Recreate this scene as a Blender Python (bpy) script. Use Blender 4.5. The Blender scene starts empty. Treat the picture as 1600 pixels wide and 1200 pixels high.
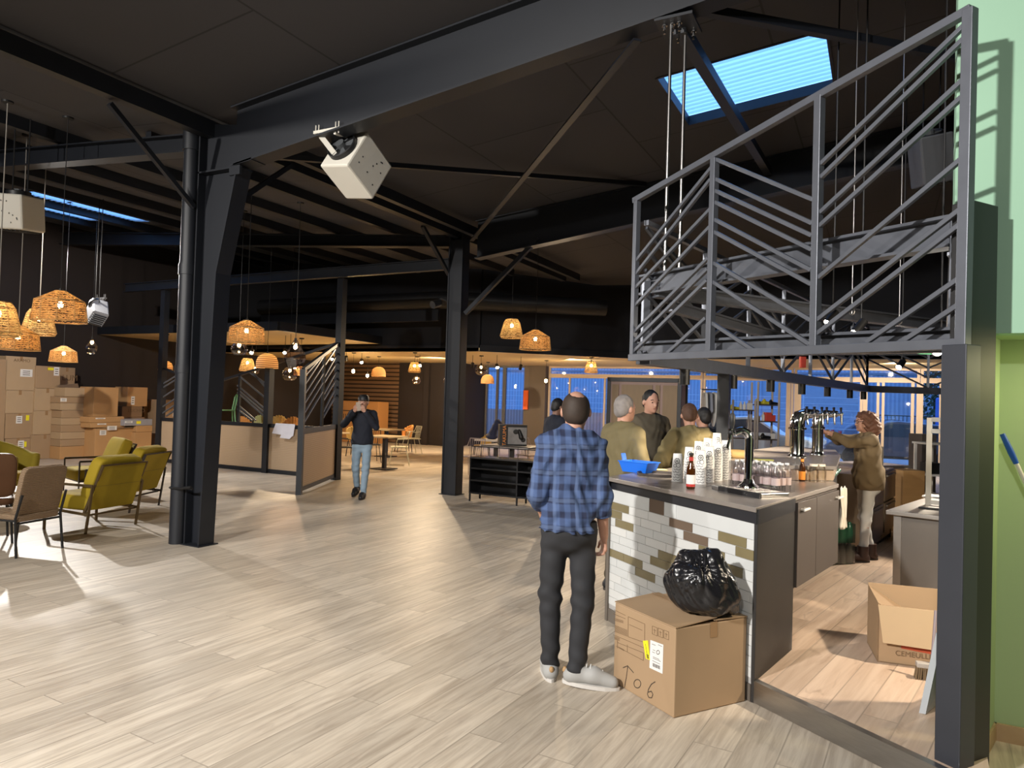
import bpy, bmesh, math, random
import numpy as np
from mathutils import Vector, Matrix
random.seed(7)
S = bpy.context.scene
COL = S.collection
# ---------------------------------------------------------------- camera, sky, exposure
# the hall's own axes: x across the frames, y along the row of columns, column row at x = 0
FPX, ROLL, PITCH, EYE = 1120.0, 0.030, math.atan(23 / 1120.0), 1.72
HEAD = math.atan2(0.458, 0.889)
CAM = Vector((6.734, -5.543, EYE))
_d = Vector((0, math.cos(PITCH), math.sin(PITCH)))
_u = Vector((0, -math.sin(PITCH), math.cos(PITCH)))
_r = Vector((1, 0, 0))
_r2 = _r * math.cos(ROLL) + _u * math.sin(ROLL)
_u2 = -_r * math.sin(ROLL) + _u * math.cos(ROLL)
RZ = Matrix.Rotation(HEAD, 3, 'Z')
CD, CU, CR = RZ @ _d, RZ @ _u2, RZ @ _r2
cam = bpy.data.cameras.new('camera')
cam.sensor_width = 36
cam.lens = FPX / 1600 * 36
cam.clip_start = 0.05
cam_o = bpy.data.objects.new('camera', cam)
COL.objects.link(cam_o)
mw = Matrix((CR, CU, -CD)).transposed().to_4x4()
mw.translation = CAM
cam_o.matrix_world = mw
S.camera = cam_o
S.view_settings.view_transform = 'Standard'
S.view_settings.look = 'None'
S.view_settings.gamma = 1
S.view_settings.use_curve_mapping = False
S.view_settings.exposure = 0.14
S.cycles.max_bounces = 7
S.cycles.diffuse_bounces = 4
S.cycles.glossy_bounces = 3
S.cycles.transparent_max_bounces = 12
S.cycles.caustics_reflective = False
S.cycles.caustics_refractive = False
wd = bpy.data.worlds.new('dusk_sky')
S.world = wd
wd.use_nodes = True
bg = wd.node_tree.nodes['Background']
bg.inputs[0].default_value = (0.21, 0.45, 0.97, 1)
bg.inputs[1].default_value = 2.5

def spot(name, loc, to, power, col, size=100, blend=.4, rad=.05):
    l = bpy.data.lights.new(name, 'SPOT')
    l.energy, l.color, l.spot_size, l.spot_blend, l.shadow_soft_size = power, col, math.radians(size), blend, rad
    o = bpy.data.objects.new(name, l)
    COL.objects.link(o)
    o.location = loc
    o.rotation_euler = (Vector(to) - Vector(loc)).to_track_quat('-Z', 'Y').to_euler()
    return o
def point(name, loc, power, col, rad=.04):
    l = bpy.data.lights.new(name, 'POINT')
    l.energy, l.color, l.shadow_soft_size = power, col, rad
    o = bpy.data.objects.new(name, l)
    COL.objects.link(o)
    o.location = loc
    return o
WHITE, WARM, AMBER = (1, .90, .78), (1, .74, .46), (1, .58, .25)
# the hall's work lights and track spots (ceiling mounted); spots added only as fill are marked
NEUT = (1, .955, .90)
spot('hall_spot_or_fill', (-8.8, 3.0, 4.5), (-2.0, 1.8, 0), 1500, NEUT, 78, .5, .06)
spot('hall_spot_or_fill', (3.1, -8.7, 4.6), (4.6, .2, .4), 3300, NEUT, 84, .7, .16)
spot('hall_spot_or_fill', (-1.5, -8.7, 4.6), (-.5, 3.0, 0), 1700, NEUT, 84, .7, .08)
spot('hall_spot_or_fill', (-3.6, -1.2, 4.6), (-10.6, 5.2, .8), 1900, (1, .90, .78), 70, .7, .08)  # added fill, no fixture: brightens the cartons on the left wall
spot('hall_spot_or_fill', (6.6, -8.7, 4.4), (6.6, -1.0, 1.6), 550, NEUT, 75, .7, .1)
spot('track_spot_or_fill', (-3.2, 9.2, 2.86), (-2.6, 7.0, 0), 330, WARM, 130, .6, .05)
spot('track_spot_or_fill', (-.2, 11.2, 2.86), (0, 8, 0), 330, WARM, 130, .6, .05)
spot('track_spot_or_fill', (-7.6, 9.0, 2.86), (-6.4, 8, 0), 300, WARM, 140, .6, .05)
spot('track_spot_or_fill', (-5.2, 12.6, 2.86), (-7.8, 15.6, .6), 520, WARM, 150, .6, .05)  # fill aimed and strengthened to bring up the slatted wall
spot('track_spot_or_fill', (2.2, 14.5, 2.86), (2.2, 13, 0), 300, WARM, 150, .6, .05)
spot('track_spot_or_fill', (7.0, 14.6, 2.86), (8.2, 17.5, 1.4), 420, (1, .86, .68), 150, .6, .05)  # added fill that lifts the cream window frames
spot('track_spot_or_fill', (-1.2, 13.4, 2.86), (0, 17.4, 1.2), 300, (1, .80, .56), 150, .6, .05)  # another added fill towards the window frames, nearer the pier
spot('bar_spot_or_fill', (7.5, 3.7, 1.98), (6.3, 2.4, .6), 220, (1, .88, .72), 64, .5, .04)  # fill without a fixture, added under the canopy to brighten the taps
spot('bar_spot_or_fill', (7.95, -.45, 2.06), (6.3, 1.0, .2), 240, (1, .84, .64), 125, .5, .04)
spot('bar_spot_or_fill', (9.4, 3.0, 1.98), (6.8, 1.2, .1), 460, (1, .84, .66), 58, .5, .04)  # added fill from the side for the deck and bar, no fixture
spot('recess_fill', (8.1, -1.22, 2.1), (7.5, -1.0, .4), 62, (1, .88, .5), 160, .6, .1)  # unseen fill added to brighten the lime walls of the recess

# ---------------------------------------------------------------- measuring helpers (photo direction -> place in the hall)
def ray(px, py):
    return CD + CR * ((px - 800) / FPX) + CU * ((600 - py) / FPX)
def fl(px, py, z=0.0):
    k = ray(px, py)
    return CAM + k * ((z - EYE) / k.z)
def at(px, py, dist):
    return CAM + ray(px, py) * dist
def onx(px, py, x):
    k = ray(px, py)
    return CAM + k * ((x - CAM.x) / k.x)
def ony(px, py, y):
    k = ray(px, py)
    return CAM + k * ((y - CAM.y) / k.y)
def onp(px, py, p, n):
    k = ray(px, py)
    p, n = Vector(p), Vector(n)
    return CAM + k * ((p - CAM).dot(n) / k.dot(n))

# ---------------------------------------------------------------- materials
MATS = {}
def newmat(name):
    m = bpy.data.materials.new(name)
    m.use_nodes = True
    nt = m.node_tree
    nt.nodes.clear()
    out = nt.nodes.new('ShaderNodeOutputMaterial')
    return m, nt, out
def N(nt, t, **kw):
    n = nt.nodes.new(t)
    for k, v in kw.items():
        if k in n.inputs:
            n.inputs[k].default_value = v
        else:
            setattr(n, k, v)
    return n
def coords(nt, scale=(1, 1, 1), rot=(0, 0, 0), out='Object'):
    t = N(nt, 'ShaderNodeTexCoord')
    mp = N(nt, 'ShaderNodeMapping')
    mp.inputs['Scale'].default_value = scale
    mp.inputs['Rotation'].default_value = rot
    nt.links.new(t.outputs[out], mp.inputs[0])
    return mp.outputs[0]
def c4(c):
    return (c[0], c[1], c[2], 1)
def lin(r, g, b):
    return tuple(((v / 255) / 12.92 if v < 11 else ((v / 255 + .055) / 1.055) ** 2.4) for v in (r, g, b))
def mat(name, col, rough=.55, metal=0, var=.12, scale=6, stretch=(1, 1, 1), bump=0, emit=0, coat=0, spec=.5):
    if name in MATS:
        return MATS[name]
    m, nt, out = newmat(name)
    b = N(nt, 'ShaderNodeBsdfPrincipled')
    b.inputs['Roughness'].default_value = rough
    b.inputs['Metallic'].default_value = metal
    b.inputs['Specular IOR Level'].default_value = spec
    if coat:
        b.inputs['Coat Weight'].default_value = coat
    nz = N(nt, 'ShaderNodeTexNoise', Scale=scale, Detail=4.0)
    nt.links.new(coords(nt, stretch), nz.inputs['Vector'])
    mx = N(nt, 'ShaderNodeMix', data_type='RGBA')
    mx.inputs[6].default_value = c4([max(0, v * (1 - var)) for v in col])
    mx.inputs[7].default_value = c4([min(1, v * (1 + var)) for v in col])
    nt.links.new(nz.outputs[0], mx.inputs[0])
    nt.links.new(mx.outputs[2], b.inputs['Base Color'])
    if bump:
        bp = N(nt, 'ShaderNodeBump', Strength=bump, Distance=.01)
        nt.links.new(nz.outputs[0], bp.inputs['Height'])
        nt.links.new(bp.outputs[0], b.inputs['Normal'])
    if emit:
        b.inputs['Emission Color'].default_value = c4(col)
        b.inputs['Emission Strength'].default_value = emit
    nt.links.new(b.outputs[0], out.inputs[0])
    MATS[name] = m
    return m
def plank_mat(name, cols, length, width, rot, grain=1.0, rough=.45, gap=.004, gapcol=(.1, .08, .06), knots=.5):
    """long boards in staggered rows with stretched grain"""
    m, nt, out = newmat(name)
    L = nt.links.new
    v = coords(nt, (1, 1, 1), (0, 0, rot))
    br = N(nt, 'ShaderNodeTexBrick')
    br.offset, br.offset_frequency, br.squash = .37, 2, 1
    for k, val in (('Scale', 1.0), ('Mortar Size', gap), ('Mortar Smooth', .3), ('Bias', 0.0), ('Brick Width', length), ('Row Height', width)):
        br.inputs[k].default_value = val
    br.inputs['Color1'].default_value = (0, 0, 0, 1)
    br.inputs['Color2'].default_value = (1, 1, 1, 1)
    br.inputs['Mortar'].default_value = (.5, .5, .5, 1)
    L(v, br.inputs['Vector'])
    # grain, shifted from board to board
    sh = N(nt, 'ShaderNodeVectorMath', operation='SCALE')
    L(br.outputs['Color'], sh.inputs[0])
    sh.inputs['Scale'].default_value = 13.7
    ad = N(nt, 'ShaderNodeVectorMath', operation='ADD')
    L(v, ad.inputs[0]); L(sh.outputs[0], ad.inputs[1])
    st = N(nt, 'ShaderNodeVectorMath', operation='MULTIPLY')
    L(ad.outputs[0], st.inputs[0])
    st.inputs[1].default_value = (1.1, 16, 1)
    nz = N(nt, 'ShaderNodeTexNoise', Scale=1.6 * grain, Detail=7.0, Roughness=.62, Distortion=.6)
    L(st.outputs[0], nz.inputs['Vector'])
    st2 = N(nt, 'ShaderNodeVectorMath', operation='MULTIPLY')
    L(ad.outputs[0], st2.inputs[0])
    st2.inputs[1].default_value = (2.2, 9, 1)
    kn = N(nt, 'ShaderNodeTexNoise', Scale=1.1, Detail=3.0, Distortion=1.2)
    L(st2.outputs[0], kn.inputs['Vector'])
    rp = N(nt, 'ShaderNodeValToRGB')
    rp.color_ramp.elements[0].position, rp.color_ramp.elements[0].color = .30, c4(cols[0])
    rp.color_ramp.elements[1].position, rp.color_ramp.elements[1].color = .62, c4(cols[1])
    L(nz.outputs[0], rp.inputs[0])
    tone = N(nt, 'ShaderNodeMix', data_type='RGBA', blend_type='MULTIPLY')
    tone.inputs[0].default_value = .75
    tr = N(nt, 'ShaderNodeMapRange')
    tr.inputs[3].default_value, tr.inputs[4].default_value = .80, 1.12
    L(br.outputs['Color'], tr.inputs[0])
    L(rp.outputs[0], tone.inputs[6]); L(tr.outputs[0], tone.inputs[7])
    kr = N(nt, 'ShaderNodeValToRGB')
    kr.color_ramp.elements[0].position, kr.color_ramp.elements[0].color = .59, (0, 0, 0, 1)
    kr.color_ramp.elements[1].position, kr.color_ramp.elements[1].color = .76, (knots, knots, knots, 1)
    L(kn.outputs[0], kr.inputs[0])
    km = N(nt, 'ShaderNodeMix', data_type='RGBA')
    L(kr.outputs[0], km.inputs[0]); L(tone.outputs[2], km.inputs[6])
    km.inputs[7].default_value = c4(cols[2])
    gm = N(nt, 'ShaderNodeMix', data_type='RGBA')
    gf = N(nt, 'ShaderNodeMath', operation='MULTIPLY')
    gf.inputs[1].default_value = .38
    L(br.outputs['Fac'], gf.inputs[0])
    L(gf.outputs[0], gm.inputs[0]); L(km.outputs[2], gm.inputs[6])
    gm.inputs[7].default_value = c4(gapcol)
    b = N(nt, 'ShaderNodeBsdfPrincipled')
    b.inputs['Roughness'].default_value = rough
    L(gm.outputs[2], b.inputs['Base Color'])
    bp = N(nt, 'ShaderNodeBump', Strength=.12, Distance=.004)
    L(nz.outputs[0], bp.inputs['Height'])
    L(bp.outputs[0], b.inputs['Normal'])
    L(b.outputs[0], out.inputs[0])
    MATS[name] = m
    return m
def panel_mat(name, col, w, h, rot=0, seam=.5, rough=.9):
    """large ceiling boards with thin seams"""
    m, nt, out = newmat(name)
    L = nt.links.new
    v = coords(nt, (1, 1, 1), (0, 0, rot))
    br = N(nt, 'ShaderNodeTexBrick')
    br.offset = .5
    for k, val in (('Scale', 1.0), ('Mortar Size', .012), ('Mortar Smooth', .2), ('Brick Width', w), ('Row Height', h)):
        br.inputs[k].default_value = val
    br.inputs['Color1'].default_value = c4([c * .93 for c in col])
    br.inputs['Color2'].default_value = c4([c * 1.07 for c in col])
    br.inputs['Mortar'].default_value = c4([c * seam for c in col])
    L(v, br.inputs['Vector'])
    b = N(nt, 'ShaderNodeBsdfPrincipled')
    b.inputs['Roughness'].default_value = rough
    L(br.outputs['Color'], b.inputs['Base Color'])
    L(b.outputs[0], out.inputs[0])
    MATS[name] = m
    return m
def band_mat(name, c1, c2, freq, axis='Z', rough=.6, bump=.4, dist=1.0, metal=0, sharp=False):
    """ribs, slats or corrugation running across one axis"""
    m, nt, out = newmat(name)
    L = nt.links.new
    v = coords(nt)
    w = N(nt, 'ShaderNodeTexWave', wave_type='BANDS', bands_direction=axis)
    w.inputs['Scale'].default_value = freq
    w.inputs['Distortion'].default_value = dist
    w.inputs['Detail'].default_value = 2
    L(v, w.inputs['Vector'])
    rp = N(nt, 'ShaderNodeValToRGB')
    rp.color_ramp.elements[0].color, rp.color_ramp.elements[1].color = c4(c1), c4(c2)
    if sharp:
        rp.color_ramp.elements[0].position, rp.color_ramp.elements[1].position = .12, .3
    L(w.outputs[0], rp.inputs[0])
    b = N(nt, 'ShaderNodeBsdfPrincipled')
    b.inputs['Roughness'].default_value = rough
    b.inputs['Metallic'].default_value = metal
    L(rp.outputs[0], b.inputs['Base Color'])
    if bump:
        bp = N(nt, 'ShaderNodeBump', Strength=bump, Distance=.02)
        L(w.outputs[0], bp.inputs['Height'])
        L(bp.outputs[0], b.inputs['Normal'])
    L(b.outputs[0], out.inputs[0])
    MATS[name] = m
    return m
def wicker_mat(name, c1, c2, gaps=.25, fz=32, trans=.55):
    """woven strands: light comes through, small open gaps between strands"""
    m, nt, out = newmat(name)
    L = nt.links.new
    w = N(nt, 'ShaderNodeTexWave', wave_type='BANDS', bands_direction='Z')
    w.inputs['Scale'].default_value = fz
    w.inputs['Distortion'].default_value = 5.0
    w.inputs['Detail'].default_value = 2
    w.inputs['Detail Scale'].default_value = 2.5
    L(coords(nt), w.inputs['Vector'])
    nz = N(nt, 'ShaderNodeTexNoise', Scale=30.0, Detail=3.0)
    L(coords(nt, (1, 1, .6)), nz.inputs['Vector'])
    mu = N(nt, 'ShaderNodeMath', operation='MULTIPLY')
    L(w.outputs[0], mu.inputs[0]); L(nz.outputs[0], mu.inputs[1])
    rp = N(nt, 'ShaderNodeValToRGB')
    rp.color_ramp.elements[0].color, rp.color_ramp.elements[1].color = c4(c1), c4(c2)
    rp.color_ramp.elements[0].position, rp.color_ramp.elements[1].position = .1, .45
    L(mu.outputs[0], rp.inputs[0])
    df = N(nt, 'ShaderNodeBsdfDiffuse')
    ts = N(nt, 'ShaderNodeBsdfTranslucent')
    L(rp.outputs[0], df.inputs[0]); L(rp.outputs[0], ts.inputs[0])
    mx = N(nt, 'ShaderNodeMixShader')
    mx.inputs[0].default_value = trans
    L(df.outputs[0], mx.inputs[1]); L(ts.outputs[0], mx.inputs[2])
    tp = N(nt, 'ShaderNodeBsdfTransparent')
    th = N(nt, 'ShaderNodeMath', operation='LESS_THAN')
    th.inputs[1].default_value = gaps * .35
    L(mu.outputs[0], th.inputs[0])
    m2 = N(nt, 'ShaderNodeMixShader')
    L(th.outputs[0], m2.inputs[0]); L(mx.outputs[0], m2.inputs[1]); L(tp.outputs[0], m2.inputs[2])
    L(m2.outputs[0], out.inputs[0])
    MATS[name] = m
    return m
def glass_mat(name, tint=(1, 1, 1), refl=.08, rough=.02):
    """thin pane: clear with a weak mirror on top"""
    m, nt, out = newmat(name)
    L = nt.links.new
    tp = N(nt, 'ShaderNodeBsdfTransparent')
    tp.inputs[0].default_value = c4(tint)
    gl = N(nt, 'ShaderNodeBsdfGlossy')
    gl.inputs['Roughness'].default_value = rough
    lw = N(nt, 'ShaderNodeLayerWeight', Blend=.35)
    mr = N(nt, 'ShaderNodeMapRange')
    mr.inputs[3].default_value, mr.inputs[4].default_value = refl, min(1, refl + .5)
    L(lw.outputs['Fresnel'], mr.inputs[0])
    mx = N(nt, 'ShaderNodeMixShader')
    L(mr.outputs[0], mx.inputs[0]); L(tp.outputs[0], mx.inputs[1]); L(gl.outputs[0], mx.inputs[2])
    L(mx.outputs[0], out.inputs[0])
    MATS[name] = m
    return m
def glow_mat(name, col, strength):
    m, nt, out = newmat(name)
    e = N(nt, 'ShaderNodeEmission')
    e.inputs[0].default_value = c4(col)
    e.inputs[1].default_value = strength
    nt.links.new(e.outputs[0], out.inputs[0])
    MATS[name] = m
    return m
def plaid_mat(name, base, dark, light, f=1.0):
    m, nt, out = newmat(name)
    L = nt.links.new
    v = coords(nt)
    nd = N(nt, 'ShaderNodeTexNoise', Scale=3.0, Detail=3.0)
    L(v, nd.inputs['Vector'])
    sc = N(nt, 'ShaderNodeVectorMath', operation='SCALE')
    sc.inputs['Scale'].default_value = .05
    L(nd.outputs['Color'], sc.inputs[0])
    ad = N(nt, 'ShaderNodeVectorMath', operation='ADD')
    L(v, ad.inputs[0]); L(sc.outputs[0], ad.inputs[1])
    sx = N(nt, 'ShaderNodeSeparateXYZ')
    L(ad.outputs[0], sx.inputs[0])
    def stripe(sock, freq, phase, lo, hi):
        a = N(nt, 'ShaderNodeMath', operation='MULTIPLY_ADD')
        a.inputs[1].default_value, a.inputs[2].default_value = freq, phase
        L(sock, a.inputs[0])
        s = N(nt, 'ShaderNodeMath', operation='SINE')
        L(a.outputs[0], s.inputs[0])
        r = N(nt, 'ShaderNodeMapRange')
        r.inputs[1].default_value, r.inputs[2].default_value = lo, hi
        L(s.outputs[0], r.inputs[0])
        return r.outputs[0]
    hz = stripe(sx.outputs[2], 78 * f, .4, -.2, .5)
    vt = stripe(sx.outputs[0], 95 * f, 1.0, -.2, .5)
    h2 = stripe(sx.outputs[2], 39 * f, .9, .86, .95)
    v2 = stripe(sx.outputs[0], 47 * f, .2, .86, .95)
    av = N(nt, 'ShaderNodeMath', operation='ADD')
    L(hz, av.inputs[0]); L(vt, av.inputs[1])
    half = N(nt, 'ShaderNodeMath', operation='MULTIPLY')
    half.inputs[1].default_value = .5
    L(av.outputs[0], half.inputs[0])
    m1 = N(nt, 'ShaderNodeMix', data_type='RGBA')
    m1.inputs[6].default_value, m1.inputs[7].default_value = c4(base), c4(dark)
    L(half.outputs[0], m1.inputs[0])
    mxx = N(nt, 'ShaderNodeMath', operation='MAXIMUM')
    L(h2, mxx.inputs[0]); L(v2, mxx.inputs[1])
    k = N(nt, 'ShaderNodeMath', operation='MULTIPLY')
    k.inputs[1].default_value = .35
    L(mxx.outputs[0], k.inputs[0])
    m2 = N(nt, 'ShaderNodeMix', data_type='RGBA')
    L(k.outputs[0], m2.inputs[0]); L(m1.outputs[2], m2.inputs[6])
    m2.inputs[7].default_value = c4(light)
    b = N(nt, 'ShaderNodeBsdfPrincipled')
    b.inputs['Roughness'].default_value = .85
    L(m2.outputs[2], b.inputs['Base Color'])
    L(b.outputs[0], out.inputs[0])
    MATS[name] = m
    return m

# ---------------------------------------------------------------- objects
def props(o, label=None, cat=None, group=None, kind=None):
    if label: o['label'] = label
    if cat: o['category'] = cat
    if group: o['group'] = group
    if kind: o['kind'] = kind
    return o
def thing(name, label, cat, loc=(0, 0, 0), rz=0.0, group=None):
    o = bpy.data.objects.new(name, None)
    COL.objects.link(o)
    o.empty_display_size = .1
    o.location = loc
    o.rotation_euler = (0, 0, rz)
    return props(o, label, cat, group)
def wmat(o):
    m = Matrix.LocRotScale(Vector(o.location), o.rotation_euler, o.scale)
    return wmat(o.parent) @ m if o.parent else m
class MB:
    """collects shapes; obj() links them as one mesh object"""
    def __init__(s):
        s.v, s.f, s.mi = [], [], []
    def add(s, vs, fs, mi=0):
        n = len(s.v)
        s.v += [tuple(v) for v in vs]
        s.f += [tuple(n + i for i in f) for f in fs]
        s.mi += [mi] * len(fs)
        return s
    def box(s, c, size, rz=0.0, rot=None, mi=0):
        hx, hy, hz = size[0] / 2, size[1] / 2, size[2] / 2
        R = rot if rot is not None else Matrix.Rotation(rz, 3, 'Z')
        vs = [Vector(c) + R @ Vector((x, y, z)) for x in (-hx, hx) for y in (-hy, hy) for z in (-hz, hz)]
        return s.add(vs, [(0, 1, 3, 2), (4, 6, 7, 5), (0, 4, 5, 1), (2, 3, 7, 6), (0, 2, 6, 4), (1, 5, 7, 3)], mi)
    def bb(s, a, b, mi=0):
        return s.box([(a[i] + b[i]) / 2 for i in range(3)], [abs(b[i] - a[i]) for i in range(3)], mi=mi)
    def bar(s, p, q, w, h=None, up=(0, 0, 1), mi=0):
        p, q = Vector(p), Vector(q)
        h = h or w
        d = (q - p).normalized()
        u = Vector(up)
        if abs(d.dot(u)) > .98:
            u = Vector((1, 0, 0))
        x = d.cross(u).normalized()
        y = x.cross(d).normalized()
        vs = [c + x * a * w / 2 + y * b * h / 2 for c in (p, q) for a, b in ((-1, -1), (1, -1), (1, 1), (-1, 1))]
        return s.add(vs, [(3, 2, 1, 0), (4, 5, 6, 7), (0, 1, 5, 4), (1, 2, 6, 5), (2, 3, 7, 6), (3, 0, 4, 7)], mi)
    def tube(s, pts, r, n=8, cap=True, mi=0):
        pts = [Vector(p) for p in pts]
        rs = r if isinstance(r, (list, tuple)) else [r] * len(pts)
        vs, fs, prev = [], [], None
        for i, p in enumerate(pts):
            t = (pts[min(i + 1, len(pts) - 1)] - pts[max(i - 1, 0)])
            t = t.normalized() if t.length > 1e-9 else Vector((0, 0, 1))
            if prev is None:
                a = t.cross(Vector((0, 0, 1)))
                if a.length < .05:
                    a = t.cross(Vector((0, 1, 0)))
            else:
                a = prev - t * prev.dot(t)
            a.normalize()
            prev = a
            b = t.cross(a)
            for k in range(n):
                an = 2 * math.pi * k / n
                vs.append(p + (a * math.cos(an) + b * math.sin(an)) * rs[i])
        for i in range(len(pts) - 1):
            for k in range(n):
                fs.append((i * n + k, i * n + (k + 1) % n, (i + 1) * n + (k + 1) % n, (i + 1) * n + k))
        if cap:
            fs.append(tuple(range(n))[::-1])
            fs.append(tuple((len(pts) - 1) * n + k for k in range(n)))
        return s.add(vs, fs, mi)
    def lathe(s, prof, n=24, c=(0, 0, 0), M=None, mi=0, phase=0.0):
        vs, fs = [], []
        for r, z in prof:
            for k in range(n):
                an = 2 * math.pi * k / n + phase
                v = Vector((r * math.cos(an), r * math.sin(an), z))
                vs.append(Vector(c) + (M @ v if M else v))
        for i in range(len(prof) - 1):
            for k in range(n):
                fs.append((i * n + k, i * n + (k + 1) % n, (i + 1) * n + (k + 1) % n, (i + 1) * n + k))
        if prof[0][0] > 1e-6 and len(prof) > 2 and prof[0][0] < 1e-3:
            pass
        return s.add(vs, fs, mi)
    def prism(s, poly, z0, z1, mi=0):
        n = len(poly)
        vs = [(p[0], p[1], z0) for p in poly] + [(p[0], p[1], z1) for p in poly]
        fs = [tuple(range(n))[::-1], tuple(range(n, 2 * n))]
        fs += [(i, (i + 1) % n, n + (i + 1) % n, n + i) for i in range(n)]
        return s.add(vs, fs, mi)
    def extrude(s, poly3, vec, mi=0):
        n = len(poly3)
        vec = Vector(vec)
        vs = [Vector(p) for p in poly3] + [Vector(p) + vec for p in poly3]
        fs = [tuple(range(n))[::-1], tuple(range(n, 2 * n))]
        fs += [(i, (i + 1) % n, n + (i + 1) % n, n + i) for i in range(n)]
        return s.add(vs, fs, mi)
    def ball(s, c, r, nu=12, nv=8, mi=0):
        rr = r if isinstance(r, (list, tuple)) else (r, r, r)
        vs, fs = [], []
        for j in range(nv + 1):
            th = math.pi * j / nv
            for i in range(nu):
                ph = 2 * math.pi * i / nu
                vs.append((c[0] + rr[0] * math.sin(th) * math.cos(ph), c[1] + rr[1] * math.sin(th) * math.sin(ph), c[2] + rr[2] * math.cos(th)))
        for j in range(nv):
            for i in range(nu):
                fs.append((j * nu + i, (j + 1) * nu + i, (j + 1) * nu + (i + 1) % nu, j * nu + (i + 1) % nu))
        return s.add(vs, fs, mi)
    def obj(s, name, m, parent=None, world=False, smooth=False, bevel=0.0, label=None, cat=None, group=None, kind=None, loc=None):
        me = bpy.data.meshes.new(name)
        vs = s.v
        if world and parent:
            inv = wmat(parent).inverted()
            vs = [tuple(inv @ Vector(v)) for v in vs]
        if loc is not None and parent is None:
            vs = [(v[0] - loc[0], v[1] - loc[1], v[2] - loc[2]) for v in vs]
        me.from_pydata(vs, [], s.f)
        ms = m if isinstance(m, (list, tuple)) else [m]
        for k in ms:
            me.materials.append(k)
        if len(ms) > 1:
            me.polygons.foreach_set('material_index', s.mi)
        bm = bmesh.new()
        bm.from_mesh(me)
        bmesh.ops.remove_doubles(bm, verts=bm.verts, dist=1e-5)
        bmesh.ops.recalc_face_normals(bm, faces=bm.faces)
        bm.to_mesh(me)
        bm.free()
        o = bpy.data.objects.new(name, me)
        COL.objects.link(o)
        if loc is not None and parent is None:
            o.location = loc
        if parent:
            o.parent = parent
        if smooth:
            for p in me.polygons:
                p.use_smooth = True
            try:
                me.set_sharp_from_angle(angle=math.radians(42))
            except Exception:
                pass
        if bevel:
            md = o.modifiers.new('bevel', 'BEVEL')
            md.width, md.segments, md.limit_method = bevel, 2, 'ANGLE'
        return props(o, label, cat, group, kind)
def dup(root, loc, rz=None, label=None, group=None):
    r = root.copy()
    COL.objects.link(r)
    r.location = loc
    if rz is not None:
        r.rotation_euler = (0, 0, rz)
    if label: r['label'] = label
    if group: r['group'] = group
    for ch in list(root.children):
        c = ch.copy()
        COL.objects.link(c)
        c.parent = r
        for g in ch.children:
            d = g.copy()
            COL.objects.link(d)
            d.parent = c
    return r
def cushion(c, size, rot=None, puff=.25, nx=8, mb=None, e=.35):
    """superellipsoid pillow"""
    mb = mb or MB()
    R = rot if rot is not None else Matrix.Identity(3)
    vs, fs, nu, nv = [], [], 28, 14
    def pw(x, p):
        return math.copysign(abs(x) ** p, x)
    for j in range(nv + 1):
        th = -math.pi / 2 + math.pi * j / nv
        for i in range(nu):
            ph = 2 * math.pi * i / nu
            v = Vector((size[0] / 2 * pw(math.cos(th), e) * pw(math.cos(ph), e), size[1] / 2 * pw(math.cos(th), e) * pw(math.sin(ph), e), size[2] / 2 * pw(math.sin(th), e * 1.6)))
            vs.append(Vector(c) + R @ v)
    for j in range(nv):
        for i in range(nu):
            fs.append((j * nu + i, j * nu + (i + 1) % nu, (j + 1) * nu + (i + 1) % nu, (j + 1) * nu + i))
    return mb.add(vs, fs)
def text(name, s, m, parent, loc, xdir, ydir, size, depth=.001, align='CENTER'):
    cu = bpy.data.curves.new(name, 'FONT')
    cu.body, cu.size, cu.extrude, cu.align_x, cu.align_y = s, size, depth, align, 'CENTER'
    cu.materials.append(m)
    o = bpy.data.objects.new(name, cu)
    COL.objects.link(o)
    x, y = Vector(xdir).normalized(), Vector(ydir).normalized()
    M = Matrix((x, y, x.cross(y))).transposed().to_4x4()
    M.translation = Vector(loc)
    me = bpy.data.meshes.new_from_object(o.evaluated_get(bpy.context.evaluated_depsgraph_get()))
    bpy.data.objects.remove(o)
    o = bpy.data.objects.new(name, me)
    COL.objects.link(o)
    o.parent = parent
    o.matrix_local = wmat(parent).inverted() @ M
    return o

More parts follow.
